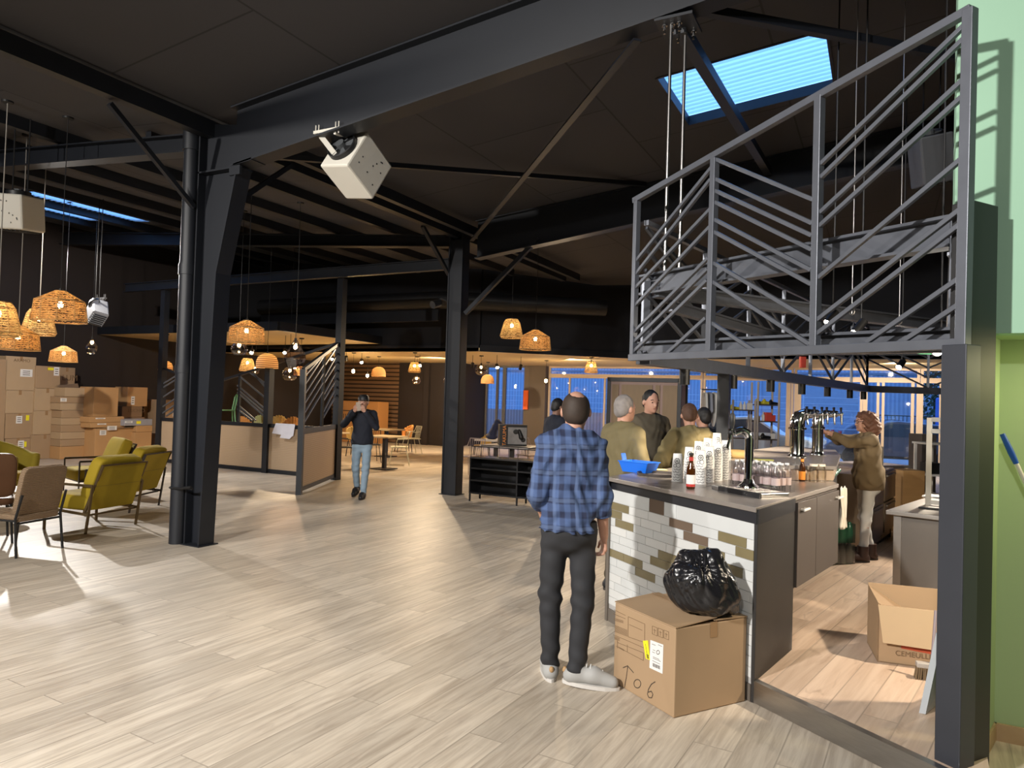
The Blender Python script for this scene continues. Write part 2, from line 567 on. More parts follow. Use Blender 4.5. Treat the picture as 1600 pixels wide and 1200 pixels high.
# ---------------------------------------------------------------- soft bodies: blended capsules turned into one skin
def sdf_mesh(prims, res=.012, noise=None):
    """prims: ('c',p,q,r1,r2,k) capsule  ('e',c,(rx,ry,rz),k[,R]) ellipsoid  ('-e',...) cut  ('h',point,normal) half-space kept on the normal's side"""
    lo, hi = np.full(3, 1e9), np.full(3, -1e9)
    for p in prims:
        if p[0] == 'c':
            r = max(p[3], p[4])
            for q in (p[1], p[2]):
                lo = np.minimum(lo, np.array(q) - r); hi = np.maximum(hi, np.array(q) + r)
        elif p[0] == 'e':
            r = max(p[2])
            lo = np.minimum(lo, np.array(p[1]) - r); hi = np.maximum(hi, np.array(p[1]) + r)
    lo -= res * 4; hi += res * 4
    n = np.ceil((hi - lo) / res).astype(int) + 1
    ax = [lo[i] + np.arange(n[i]) * res for i in range(3)]
    D = np.full(n, 1.0, np.float32)
    def sub(a, b):
        i0 = np.clip(((a - lo) / res).astype(int), 0, n - 1); i1 = np.clip(((b - lo) / res).astype(int) + 2, 1, n)
        sl = tuple(slice(i0[i], i1[i]) for i in range(3))
        return sl, np.meshgrid(*[ax[i][sl[i]] for i in range(3)], indexing='ij')
    for p in prims:
        if p[0] == 'c':
            a, b, r1, r2, k = np.array(p[1], float), np.array(p[2], float), p[3], p[4], p[5]
            m = max(r1, r2) + k + res * 3
            sl, G = sub(np.minimum(a, b) - m, np.maximum(a, b) + m)
            ba = b - a
            t = np.clip(sum((G[i] - a[i]) * ba[i] for i in range(3)) / max(1e-9, ba @ ba), 0, 1)
            d = np.sqrt(sum((G[i] - a[i] - t * ba[i]) ** 2 for i in range(3))) - (r1 + (r2 - r1) * t)
        elif p[0] in ('e', '-e'):
            c, r, k = np.array(p[1], float), np.array(p[2], float), p[3]
            m = r.max() + k + res * 3
            sl, G = sub(c - m, c + m)
            Q = [G[i] - c[i] for i in range(3)]
            if len(p) > 4:
                R = np.array(p[4])
                Q = [sum(R[j][i] * Q[j] for j in range(3)) for i in range(3)]
            k0 = np.sqrt(sum((Q[i] / r[i]) ** 2 for i in range(3)))
            k1 = np.sqrt(sum((Q[i] / r[i] ** 2) ** 2 for i in range(3))) + 1e-9
            d = k0 * (k0 - 1) / k1
        else:
            c, nn = np.array(p[1], float), np.array(p[2], float)
            nn /= np.linalg.norm(nn)
            G = np.meshgrid(*ax, indexing='ij')
            d = -sum((G[i] - c[i]) * nn[i] for i in range(3))
            if len(p) > 3:   # only within a distance of the point
                far = sum((G[i] - c[i]) ** 2 for i in range(3)) > p[3] ** 2
                d[far] = -1
            D = np.maximum(D, d.astype(np.float32))
            continue
        cur = D[sl]
        d = d.astype(np.float32)
        if p[0] == '-e':
            D[sl] = np.maximum(cur, -d)
        elif k > 0:
            h = np.clip(.5 + .5 * (cur - d) / k, 0, 1)
            D[sl] = cur * (1 - h) + d * h - k * h * (1 - h)
        else:
            D[sl] = np.minimum(cur, d)
    if noise is not None:
        G = np.meshgrid(*ax, indexing='ij')
        near = np.abs(D) < res * 5
        D[near] += noise(G[0][near], G[1][near], G[2][near]).astype(np.float32)
    ins = D < 0
    cs = [ins[i:n[0] - 1 + i, j:n[1] - 1 + j, k:n[2] - 1 + k] for i in (0, 1) for j in (0, 1) for k in (0, 1)]
    cnt = sum(c.astype(int) for c in cs)
    cell = (cnt > 0) & (cnt < 8)
    ids = np.full(cell.shape, -1, int)
    cc = np.argwhere(cell)
    ids[cell] = np.arange(len(cc))
    P, W = np.zeros((len(cc), 3)), np.zeros(len(cc))
    off = [np.array((i, j, k)) for i in (0, 1) for j in (0, 1) for k in (0, 1)]
    for a in range(8):
        for b in range(a + 1, 8):
            if np.abs(off[a] - off[b]).sum() != 1:
                continue
            da = D[tuple((cc + off[a]).T)]; db = D[tuple((cc + off[b]).T)]
            x = (da < 0) != (db < 0)
            t = np.where(x, da / np.where(x, da - db, 1), 0)
            P += np.where(x[:, None], cc + off[a] + t[:, None] * (off[b] - off[a]), 0)
            W += x
    V = lo + P / W[:, None] * res
    F = []
    for axis in range(3):
        sl0 = [slice(None)] * 3; sl1 = [slice(None)] * 3
        sl0[axis] = slice(0, -1); sl1[axis] = slice(1, None)
        e = np.argwhere(ins[tuple(sl0)] != ins[tuple(sl1)])
        u, w = [k for k in range(3) if k != axis]
        e = e[(e[:, u] > 0) & (e[:, w] > 0) & (e[:, u] < n[u] - 1) & (e[:, w] < n[w] - 1)]
        q = []
        for du, dw in ((1, 1), (0, 1), (0, 0), (1, 0)):
            c = e.copy(); c[:, u] -= du; c[:, w] -= dw
            q.append(ids[tuple(c.T)])
        q = np.stack(q, 1)
        F.append(q[(q >= 0).all(1)])
    F = np.concatenate(F)
    # two rounds of smoothing
    E = np.concatenate([F[:, [0, 1]], F[:, [1, 2]], F[:, [2, 3]], F[:, [3, 0]]])
    for _ in range(2):
        acc, ct = np.zeros_like(V), np.zeros(len(V))
        np.add.at(acc, E[:, 0], V[E[:, 1]]); np.add.at(acc, E[:, 1], V[E[:, 0]])
        np.add.at(ct, E[:, 0], 1); np.add.at(ct, E[:, 1], 1)
        V = V * .5 + .5 * acc / np.maximum(ct, 1)[:, None]
    return V.tolist(), F.tolist()
def soft(name, prims, m, parent=None, res=.012, noise=None, **kw):
    V, F = sdf_mesh(prims, res, noise)
    return MB().add(V, F).obj(name, m, parent, smooth=True, **kw)
# ================================================================ materials of the place
FLOOR = plank_mat('oak_boards', ((.39, .325, .255), (.61, .535, .435), (.27, .22, .18)), 1.5, .2, math.radians(-87), knots=.45)
DECK = plank_mat('pine_deck', ((.48, .34, .245), (.64, .49, .375), (.24, .15, .10)), 2.4, .17, math.radians(-79), grain=.6, knots=.5)
DARK = mat('blue_black_steel', (.0085, .0105, .0155), .5, .0, .15, 3)
STEEL_D = mat('hood_steel', (.13, .14, .165), .40, .45, .18, 9)
BLACK = mat('matt_black', (.008, .008, .009), .5, 0, .2, 5)
ROOFB = panel_mat('roof_boards', (.072, .070, .078), 2.4, 1.9, math.radians(90))
WALLK = mat('wall_dark_brown', (.020, .014, .013), .8, 0, .2, 1.2)
WALLN = mat('wall_navy_black', (.006, .007, .011), .85, 0, .2, 1.0)
CEILW = mat('low_ceiling_cream', (.74, .58, .31), .8, 0, .06, 2)
SLAT = band_mat('slatted_boards', (.025, .016, .010), (.19, .11, .06), 2.1, 'Z', .5, .8, .2, sharp=True)
MINT = mat('mint_paint', (.30, .50, .36), .7, 0, .03, 2)
LIME = mat('lime_paint', (.37, .50, .27), .7, 0, .04, 1.5)
SKIRT = plank_mat('skirting_wood', ((.42, .28, .15), (.56, .40, .24), (.3, .2, .1)), 3, .3, 0, knots=.2)
CREAM = mat('cream_frame', (.58, .45, .33), .55, 0, .06, 3)
GREYF = mat('grey_frame', (.10, .10, .11), .5, 0, .1, 3)
GLASS = glass_mat('window_glass', (.93, .96, 1), .035)
ALU = mat('brushed_metal', (.42, .41, .40), .33, 1, .12, 14, (1, 1, 10))
CHROME = mat('chrome', (.78, .78, .80), .08, 1, .02, 3)
WHITE_P = mat('white_paint', (.70, .68, .64), .5, 0, .04, 4)
CEMENT = mat('brown_grey_lacquer', (.078, .064, .057), .45, 0, .1, 3)
OAKV = band_mat('oak_veneer', (.40, .285, .18), (.49, .365, .245), 9, 'Z', .5, 0, 2)

def struct(mb, name, m, **kw):
    return mb.obj(name, m, kind='structure', **kw)
# ---------------------------------------------------------------- floor, bar deck
struct(MB().bb((-11.9, -9.1, -.12), (13.1, 17.6, 0)), 'floor', FLOOR)
CH = Vector((.82, -.57, 0)).normalized()            # line of the bar's cut corner and of the step
BL, BR = Vector((4.87, -.12, 0)), Vector((6.10, -1.13, 0))
SD = Vector((.2, .98, 0))                            # line of the bar's long side
ST = BR + CH * 1.32
deck = [(BR.x - .06, BR.y + .12), (BR.x, BR.y), (ST.x, ST.y), (ST.x + .05, -.9), (11, -.9), (11, 9.0), (7.4, 9.0), (5.35, 1.6)]
struct(MB().prism(deck, 0.0, .12), 'floor', DECK)
e = MB()
e.bar(BR + CH * .0 + Vector((-.004, -.008, .062)), ST + Vector((-.004, -.008, .062)), .012, .118)
e.bar(BR + Vector((0, .01, .122)), ST + Vector((0, .01, .122)), .045, .008)
struct(e, 'trim_1', ALU)
# ---------------------------------------------------------------- roof with skylight openings
def roof_z(x):
    return 4.78 + (.105 * x if x > 0 else -.085 * x)
def roof_side(xs, ys, holes):
    mb = MB()
    for i in range(len(xs) - 1):
        for j in range(len(ys) - 1):
            cx, cy = (xs[i] + xs[i + 1]) / 2, (ys[j] + ys[j + 1]) / 2
            if any(h[0] < cx < h[1] and h[2] < cy < h[3] for h in holes):
                continue
            vs = [(x, y, roof_z(x) + dz) for dz in (0, .09) for x, y in ((xs[i], ys[j]), (xs[i + 1], ys[j]), (xs[i + 1], ys[j + 1]), (xs[i], ys[j + 1]))]
            mb.add(vs, [(3, 2, 1, 0), (4, 5, 6, 7), (0, 1, 5, 4), (1, 2, 6, 5), (2, 3, 7, 6), (3, 0, 4, 7)])
    return mb
SK1, SK2, SK3 = (4.5, 6.2, 2.0, 3.45), (-8.25, -7.05, 2.4, 4.8), (-9.75, -8.60, 2.3, 4.7)
struct(roof_side([0, SK1[0], SK1[1], 13.1], [-9.1, SK1[2], SK1[3], 17.6], [SK1]), 'ceiling', ROOFB)
struct(roof_side([-11.9, SK3[0], SK3[1], SK2[0], SK2[1], 0], [-9.1, SK3[2], SK2[2], SK3[3], SK2[3], 17.6], [SK2, SK3]), 'ceiling', ROOFB)
m, nt, out = newmat('translucent_sheet')
ts = N(nt, 'ShaderNodeBsdfTranslucent')
ts.inputs[0].default_value = (.80, .93, 1, 1)
tp = N(nt, 'ShaderNodeBsdfTransparent')
tp.inputs[0].default_value = (.75, .9, 1, 1)
mx = N(nt, 'ShaderNodeMixShader')
mx.inputs[0].default_value = .35
nt.links.new(ts.outputs[0], mx.inputs[1]); nt.links.new(tp.outputs[0], mx.inputs[2]); nt.links.new(mx.outputs[0], out.inputs[0])
SHEET = m
for n, (x0, x1, y0, y1) in enumerate((SK1, SK2, SK3)):
    w = MB()
    UPZ = .12 if n == 0 else -.03
    for a, b in (((x0, y0), (x1, y0)), ((x0, y1), (x1, y1)), ((x0, y0), (x0, y1)), ((x1, y0), (x1, y1))):
        w.bar((a[0], a[1], roof_z(a[0]) + .05), (b[0], b[1], roof_z(b[0]) + .05), .03, .12)
    fr = struct(w, 'window_%d' % (n + 1), BLACK)
    sh = MB()
    ncor = int((y1 - y0) / .0125)
    vs, fs = [], []
    for k in range(ncor + 1):
        y = y0 - .03 + (y1 - y0 + .06) * k / ncor
        dz = .026 * math.sin(2 * math.pi * y / .107)
        vs += [(x0 - .05, y, roof_z(x0 - .05) + UPZ + .02 + dz), (x1 + .05, y, roof_z(x1 + .05) + UPZ + .02 + dz)]
    fs = [(2 * k, 2 * k + 1, 2 * k + 3, 2 * k + 2) for k in range(ncor)]
    sh.add(vs, fs).obj('pane', SHEET, fr, smooth=True)
# ---------------------------------------------------------------- outer walls
struct(MB().bb((-12.0, -9.1, 0), (-11.85, 17.6, 6.2)), 'wall_left', WALLK)
struct(MB().bb((13.0, -9.1, 0), (13.15, 17.6, 6.4)), 'wall_right', WALLN)
struct(MB().bb((-12, -9.2, 0), (13.1, -9.05, 6.4)), 'wall_front', WALLN)
w = MB()
UP = [(-11.85, 10.2), (-2.3, 10.2), (1.0, 13.2), (13.0, 13.2)]
for a, b in zip(UP, UP[1:]):
    w.bar((a[0], a[1], 4.75), (b[0], b[1], 4.75), .12, 3.7)
struct(w, 'wall_upper', WALLN)
w = MB()
for a, b in zip(UP, UP[1:]):
    w.bar((a[0], a[1] - .06, 2.97), (b[0], b[1] - .06, 2.97), .08, .16)
struct(w, 'trim_2', DARK)
# low cream ceiling over the back of the room and over the corner seating
struct(MB().prism([(-11.85, 10.1), (-2.3, 10.1), (1.0, 13.1), (13, 13.1), (13, 17.5), (-11.85, 17.5)], 2.9, 2.98), 'ceiling', CEILW)
struct(MB().prism([(-11.85, 6.4), (-5.4, 6.4), (-5.4, 10.06), (-11.85, 10.06)], 3.1, 3.18), 'ceiling', CEILW)
w = MB().bb((-11.85, 6.33, 3.1), (-5.36, 6.4, 3.3)).bb((-5.4, 6.4, 3.1), (-5.33, 10.1, 3.3))
struct(w, 'trim_3', DARK)
struct(MB().bb((-11.85, 15.6, 0), (-8.75, 15.75, 2.9)), 'wall_back', SLAT)
w = MB().bb((-8.75, 15.6, 0), (-7.5, 15.75, 2.9)).bb((-7.62, 15.5, 0), (-7.4, 15.7, 2.9)).bb((-6.5, 15.6, 0), (-6.2, 17.5, 2.9)).bb((-7.5, 15.62, 2.2), (-6.4, 15.75, 2.9))
struct(w, 'wall_back', WALLK)
d = struct(MB().bb((-7.42, 15.63, 0), (-6.5, 15.7, 2.25)), 'door_1', WALLK)
MB().tube([(-6.62, 15.62, 1.05), (-6.62, 15.57, 1.05), (-6.75, 15.57, 1.05)], .012, 6).obj('door_handle', ALU, d)
# ---------------------------------------------------------------- glazed front, y = 17.5
YW = 17.5
def wx(px):
    return ony(px, 620, YW).x
def window(n, x0, x1, fm, splits=(), sill=.05, top=2.9, rail=True):
    f = MB()
    t = .07
    f.bb((x0, YW - .05, sill), (x0 + t, YW + .05, top)).bb((x1 - t, YW - .05, sill), (x1, YW + .05, top))
    f.bb((x0 + t, YW - .05, sill), (x1 - t, YW + .05, sill + .08)).bb((x0 + t, YW - .05, top - .06), (x1 - t, YW + .05, top))
    if rail:
        f.bb((x0 + t, YW - .06, 2.50), (x1 - t, YW + .05, 2.64))
    o = struct(f, 'window_%d' % n, fm)
    for sx, sw in splits:
        MB().bb((sx - sw / 2, YW - .045, sill + .08), (sx + sw / 2, YW + .045, 2.50 if rail else top - .06)).obj('mullion', fm, o)
    MB().bb((x0 + t, YW - .004, sill + .08), (x1 - t, YW + .004, top - .06)).obj('pane', GLASS, o)
window(4, -6.2, wx(822), GREYF, [(wx(749), .11), (wx(777), .08), (wx(788), .13)], rail=False)
struct(MB().bb((wx(823), YW - .25, 0), (wx(856), YW + .1, 2.9)), 'wall_pier', mat('pier_taupe', (.10, .075, .055), .6, 0, .05, 2))
window(5, wx(857), wx(1098), CREAM, [(wx(890), .05), (wx(945), .06)])
window(6, wx(1099), wx(1240), CREAM, [(wx(1128), .07), (wx(1232), .12)])
window(7, wx(1241), wx(1348), CREAM, [(wx(1248), .14)])
window(8, wx(1349), wx(1437), CREAM, [(wx(1352), .12), (wx(1372), .07), (wx(1380), .07), (wx(1426), .08)])
window(9, wx(1438), 12.9, CREAM, [(wx(1436), .12), (wx(1470), .07)])
struct(MB().bb((-6.2, YW - .08, 0), (13, YW + .08, .05)), 'trim_4', GREYF)
# ---------------------------------------------------------------- green wall with the recess, on the right
YG = -1.36
j0 = ony(1537, 521, YG)
xg, zg = j0.x, j0.z
xl = ony(1519, 900, YG).x - .1
w = MB().bb((xl, YG, zg), (12.9, YG + .12, 6.2)).bb((xl, YG, 0), (xg, YG + .12, zg))
struct(w, 'wall_right', MINT)
g = fl(1553, 1155)
w = MB()
w.prism([(xg, YG + .005), (xg - .01, g.y + .1), (g.x, g.y + .1), (g.x, g.y), (xg + .012, YG + .005)], 0, zg)
struct(w, 'wall_recess', LIME)
struct(MB().bb((g.x, g.y, 0), (12.9, g.y + .1, zg)), 'wall_recess', LIME)
struct(MB().bb((xg, YG + .12, zg), (12.9, g.y + .1, zg + .06)), 'ceiling', LIME)
bb_ = MB().bar((xg + .018, YG + .02, .045), (g.x + .005, g.y, .045), .014, .09)
bb_.bb((g.x, g.y - .014, 0), (12.9, g.y, .09))
struct(bb_, 'baseboard_right', SKIRT)
# ---------------------------------------------------------------- steel frame
def ibeam(mb, p, q, h, w, tf=.016, tw=.012, up=(0, 0, 1)):
    p, q = Vector(p), Vector(q)
    d = (q - p).normalized(); u = Vector(up); x = d.cross(u).normalized(); y = x.cross(d).normalized()
    o = y * (h / 2 - tf / 2)
    mb.bar(p + o, q + o, w, tf, up); mb.bar(p - o, q - o, w, tf, up); mb.bar(p, q, tw, h - 2 * tf, up)
    return mb
def rafter(y, side, x1, label):
    mb = MB()
    def zb(x): return 4.10 + .128 * x if side > 0 else 4.385 - .076 * x
    def zt(x): return roof_z(x) - (.005 if side > 0 else .19)
    x0 = .38 if side > 0 else -.12
    for dz, fn in ((.009, zb), (-.009, zt)):
        mb.bar((x0, y, fn(x0) + dz), (x1, y, fn(x1) + dz), .2, .018)
    mb.extrude([(x0, y - .008, zb(x0)), (x1, y - .008, zb(x1)), (x1, y - .008, zt(x1)), (x0, y - .008, zt(x0))], (0, .016, 0))
    for k in range(1, 6):   # web stiffeners
        x = x0 + (x1 - x0) * k / 6
        mb.bar((x, y, zb(x) + .015), (x, y, zt(x) - .015), .09, .012, up=(0, 1, 0))
    t = thing('roof_rafter', label, 'beam', (0, y, 0))
    mb.obj('beam', DARK, t, world=True)
    return t
r1 = rafter(0.0, 1, 12.9, 'wide dark steel rafter rising right from the front column')
rafter(0.0, -1, -11.8, 'dark steel rafter running left from the front column towards the wall')
rafter(5.31, 1, 12.9, 'dark steel rafter rising right from the far column')
rafter(5.31, -1, -11.8, 'dark steel rafter running left from the far column')
def purlin(x, y0, y1, w, h, label, z=None):
    z = z if z is not None else roof_z(x) - h / 2
    o = MB().bb((x - w / 2, y0, z - h / 2), (x + w / 2, y1, z + h / 2)).obj('roof_purlin', DARK, label=label, cat='beam', loc=(x, y0, z))
purlin(-.03, -9, 10.1, .13, .18, 'valley purlin passing over both steel columns', 4.64)
purlin(.34, .25, 10.1, .1, .15, 'second valley purlin beside the one over the columns', 4.62)
for k, x in enumerate((-2.8, -4.2, -5.6, -7.0 + .08, -8.45, -9.9)):
    purlin(x, -9, 10.1, .11, .16, '%s roof purlin left of the valley, under the dark boards' % ('first', 'second', 'third', 'fourth', 'fifth', 'sixth')[k])
purlin(-1.4, .2, 10.1, .1, .15, 'short purlin beside the valley behind the front column')
# columns
t = thing('steel_column', 'tapered dark steel column on the pale floor beside the yellow armchairs', 'column', (0, 0, 0))
mb = MB()
mb.bb((-.10, -.1, 0), (-.082, .1, 4.72))
mb.extrude([(.125, -.1, 0), (.145, -.1, 0), (.25, -.1, 3.0), (.23, -.1, 3.0)], (0, .2, 0))
mb.extrude([(.23, -.1, 3.0), (.25, -.1, 3.0), (.52, -.1, 4.15), (.50, -.1, 4.15)], (0, .2, 0))
mb.extrude([(-.082, -.007, 0), (.13, -.007, 0), (.235, -.007, 3.0), (.505, -.007, 4.15), (.505, -.007, 4.62), (-.082, -.007, 4.72)], (0, .014, 0))
mb.bb((-.1, -.1, 4.13), (.53, .1, 4.15))
mb.obj('profile', DARK, t)
MB().bar((.40, -.09, 4.10), (.56, -.09, 4.10), .03, .1).bar((.45, 0, 4.17), (.72, 0, 4.20), .2, .03).obj('haunch_plate', DARK, t)
MB().bb((-.115, -.13, .0), (.18, .13, .012)).obj('base_plate', DARK, t)
t2 = thing('drain_pipe', 'dark round drainpipe clamped to the front steel column', 'pipe', (-.215, -.09, 0))
mb = MB().tube([(0, 0, 0), (0, 0, 4.6)], .088, 20)
mb.tube([(0, 0, 3.0), (0, 0, 3.12)], .098, 20).tube([(0, 0, 4.4), (0, 0, 4.62)], .105, 20).tube([(0, 0, 1.9), (0, 0, 1.98)], .096, 20)
mb.obj('pipe', DARK, t2, smooth=True)
c = MB().tube([(math.cos(a) * .1, math.sin(a) * .1, .62) for a in np.linspace(0, 2 * math.pi, 20)], .009, 6)
c.bar((.03, -.1, .625), (.34, -.1, .64), .02, .02).tube([(.22, -.12, .64), (.34, -.12, .66)], .016, 8)
c.obj('clamp', BLACK, t2, smooth=True)
t = thing('steel_column', 'dark steel column in the middle of the hall by the low black shelf', 'column', (0, 5.31, 0))
mb = MB().bb((-.14, -.12, 0), (-.115, .12, 4.7)).bb((.125, -.12, 0), (.15, .12, 4.7)).bb((-.115, -.01, 0), (.125, .01, 4.7)).bb((-.14, -.1, 0), (.15, -.085, 4.5))
mb.obj('profile', DARK, t)
MB().bb((-.17, -.15, 0), (.18, .15, .012)).obj('base_plate', DARK, t)
def brace(p, q, w, h, label, name='brace'):
    MB().bar(p, q, w, h).obj(name, DARK, label=label, cat='brace', loc=tuple(p))
brace((-.1, -1.15, 4.52), (-.12, -.12, 3.75), .05, .05, 'thin knee brace between the valley purlin and the front column')
brace((.30, .9, 4.48), (.36, .1, 3.85), .05, .05, 'short knee brace behind the front column top')
brace((.18, 5.3, 3.2), tuple(ony(842, 372, 5.31)), .07, .07, 'diagonal brace rising right from the far column')
brace((-.16, 5.25, 3.9), (-.1, 4.3, 4.55), .06, .06, 'knee brace left of the far column top')
a, b = ony(737, 376, 5.2), ony(996, 62, .05)
brace(tuple(a), tuple(b), .07, .02, 'flat wind brace crossing the roof bay in front of the skylight')
a, b = Vector((.55, .1, 4.32)), ony(1008, 288, 5.2)
brace(tuple(a), tuple(b), .06, .06, 'thin wind brace running behind the white unit heater')
a, b = ony(1062, 42, .1), ony(1200, 268, 5.2)
brace(tuple(a), tuple(b), .1, .1, 'dark steel strut crossing the blue skylight')
a = ony(1100, 16, .12)
brace(tuple(a), tuple(onp(1510, 92, (9, 2.0, 5), (0, 1, 0))), .07, .07, 'dark roof strut above the skylight')
# tie beam carrying the tall screen posts
ib = MB()
ibeam(ib, (-9.6, 5.55, 4.12), (-.15, 5.4, 4.12), .2, .12)
ib.obj('tie_beam', DARK, label='horizontal dark tie beam above the wood panelled screen', cat='beam', loc=(-9.6, 5.55, 4.12))
# deeper ducts and pipes under the roof, behind the tie beam
MB().tube([(-9, 9.3, 4.1), (-3, 9.3, 4.1), (.5, 11.6, 4.1)], .22, 16).obj('air_duct', mat('duct_black', (.010, .011, .014), .5), smooth=True, label='round black air duct high in front of the dark back wall', cat='duct', loc=(-9, 9.3, 4.1))
ct = MB().bar((-9.0, 9.3, 3.735), (-3.0, 9.3, 3.735), .08, .3)
ct.obj('cable_tray', DARK, label='dark cable tray under the round air duct behind the tie beam', cat='tray', loc=(-9.0, 9.3, 3.73))
# ================================================================ steel hood over the bar
HL, HR = Vector((5.03, -.23, 0)), Vector((7.06, -1.67, 0))
HD = (HR - HL).normalized()
HN = Vector((HD.y, -HD.x, 0))                      # towards the hall
if HN.y > 0: HN = -HN
SDH = Vector((.17, .985, 0)).normalized()
SN = Vector((SDH.y, -SDH.x, 0))
def hp(px, py, off=0.0):
    return onp(px, py, HL + HN * off, HN)
t = thing('bar_canopy', 'dark steel lattice canopy hung over the bar counter', 'canopy', tuple(HR + Vector((0, 0, 2.05))))
pc = dict(parent=t, world=True)
def hbar(name, a, b, w=.03, h=None, off=0.0):
    p, q = hp(*a, off), hp(*b, off)
    MB().bar(p, q, w, h or w, up=HN).obj(name, STEEL_D, bevel=.003, **pc)
hbar('top_rail', (991, 314), (1519, 14), .042)
hbar('bottom_rail', (985, 559), (1508, 537), .05)
for a, b, w in (((996, 312), (989, 560), .042), ((1117, 247), (1109, 553), .045), ((1281, 150), (1273, 545), .045), ((1516, 14), (1504, 545), .05)):
    hbar('post', a, b, w)
LAT = [((1283, 256), (1507, 40)), ((1283, 277), (1506, 61)), ((1282, 332), (1504, 126)), ((1281, 353), (1503, 152)), ((1279, 434), (1502, 249)),
       ((1277, 500), (1500, 328)), ((1276, 522), (1500, 351)), ((1354, 535), (1498, 436)), ((1413, 532), (1497, 477)),
       ((1119, 249), (1271, 312)), ((1119, 280), (1270, 349)), ((1118, 298), (1269, 368)), ((1118, 316), (1269, 390)), ((1117, 343), (1268, 422)),
       ((1116, 362), (1268, 444)), ((1114, 410), (1267, 500)), ((1114, 440), (1266, 538)), ((1112, 504), (1178, 547)),
       ((994, 408), (1112, 262)), ((994, 428), (1111, 280)), ((994, 449), (1111, 326)), ((993, 477), (1110, 354)), ((991, 519), (1107, 403)),
       ((991, 534), (1106, 420)), ((990, 550), (1105, 438)), ((1042, 553), (1103, 497))]
for a, b in LAT:
    hbar('lattice_bar', a, b, .024)
# second frame: I-beams behind the lattice
mb = MB()
ibeam(mb, hp(1002, 447, -.22), hp(1492, 362, -.22), .16, .1)
mb.obj('upper_beam', STEEL_D, **pc)
mb = MB()
ibeam(mb, hp(992, 547, -.12), hp(1494, 531, -.12), .12, .1)
mb.obj('lower_beam', STEEL_D, **pc)
MB().bar(hp(1499, 345, -.2), hp(1492, 548, -.2), .075).obj('post', STEEL_D, **pc)
MB().bar(hp(1012, 440, -.2), hp(1009, 553, -.2), .07).obj('post', STEEL_D, **pc)
ZB = 2.07
LP = HL - HN * .1
E1 = LP + SDH * 8.4
E2 = E1 + Vector((.80, .45, 0)).normalized() * 3.2
E3 = E2 + Vector((.9, -.42, 0)).normalized() * 3.4
for a, b, nm in ((LP, E1, 'side_beam'), (E1, E2, 'back_beam'), (E2, E3, 'back_beam')):
    MB().bar(a + Vector((0, 0, ZB)), b + Vector((0, 0, ZB)), .12, .11).obj(nm, STEEL_D, bevel=.004, **pc)
    MB().bar(a + Vector((0, 0, 3.12)), b + Vector((0, 0, 3.12)), .04).obj('top_rail', STEEL_D, **pc)
    L = (b - a).length
    n = max(2, round(L / 1.15))
    for k in range(n + 1):
        p = a.lerp(b, k / n)
        if k or a is not LP:
            MB().bar(p + Vector((0, 0, ZB + .05)), p + Vector((0, 0, 3.1)), .04).obj('post', STEEL_D, **pc)
        if k < n:
            q = a.lerp(b, (k + 1) / n)
            for j in range(5):
                z0, z1 = ZB + .05 + j * .17, min(3.08, ZB + .05 + j * .17 + .46)
                s, e = (p, q) if k % 2 else (q, p)
                MB().bar(s + Vector((0, 0, z0)), e + Vector((0, 0, z1)), .024).obj('lattice_bar', STEEL_D, **pc)
a = LP + Vector((.06, .08, 2.60))
mb = MB(); ibeam(mb, a, a + Vector((.57, .82, 0)) * 4.2, .11, .09); mb.obj('cross_beam', STEEL_D, **pc)
a = LP + Vector((.12, .25, 2.50))
mb = MB(); ibeam(mb, a, a + Vector((1.1, 4.4, -.1)), .09, .08); mb.obj('cross_beam', STEEL_D, **pc)
a = hp(1494, 531, -.2); a = Vector((a.x, a.y, 2.55))
mb = MB(); ibeam(mb, a, a + Vector((.9, 5.2, 0)), .11, .09); mb.obj('cross_beam', STEEL_D, **pc)
# hangers and clamp under the rafter
b1, b2 = ony(1049, 27, 0), ony(1071, 47, .16)
for n, (b, wd) in enumerate(((b1, 'nearer'), (b2, 'farther'))):
    MB().tube([(b.x, b.y, 2.62), (b.x, b.y, 4.80)], .013, 10).obj('hanger_rod', ALU, smooth=True, label='%s of the two thin steel rods holding up the bar canopy' % wd, cat='rod', group='canopy hanger rods', loc=(b.x, b.y, 2.62))
t = thing('beam_clamp', 'bolted steel clamp plate under the rafter above the canopy rods', 'clamp', (b1.x, b1.y, 4.74))
MB().box(((b1.x + b2.x) / 2, .08, 4.745), (.30, .34, .022)).obj('plate', DARK, t, world=True)
for k, (px, py) in enumerate(((1039, 25), (1051, 21), (1062, 16), (1060, 45), (1072, 40), (1084, 37))):
    y = 0.0 if k < 3 else .18
    p = ony(px, py, y)
    MB().lathe([(0, .0), (.024, .0), (.024, .012), (.014, .012), (.014, -.03), (0, -.03)], 6, (p.x, p.y, 4.72)).tube([(p.x, p.y, 4.73), (p.x, p.y, 4.66)], .01, 8).obj('bolt', CHROME, t, world=True)
# supports of the canopy
p0 = fl(1490, 1236)
MB().bar(HR + Vector((0, .02, .0)) + HN * .0, HR + Vector((0, .02, 2.03)), .115, .115, up=HN).obj('steel_post', mat('post_steel', (.042, .046, .058), .45, .3, .12, 5), bevel=.004, label='dark steel post on the floor beside the green wall carrying the canopy', cat='post', loc=tuple(HR))
c = onp(1519, 600, HR + Vector((0, .16, 0)), HN)
z = onp(1519, 322, HR + Vector((0, .16, 0)), HN).z
MB().bar((c.x, c.y, 0), (c.x, c.y, z), .1, .2, up=HN).obj('post_casing', BLACK, bevel=.004, label='black boxed casing between the steel post and the green wall', cat='casing', loc=(c.x, c.y, 0))
p = onp(1132, 583, LP, SN)
MB().bb((p.x - .055, p.y - .055, .0), (p.x + .055, p.y + .055, 2.02)).obj('steel_post', BLACK, label='black square post behind the paper cups holding the canopy', cat='post', loc=(p.x, p.y, 0))
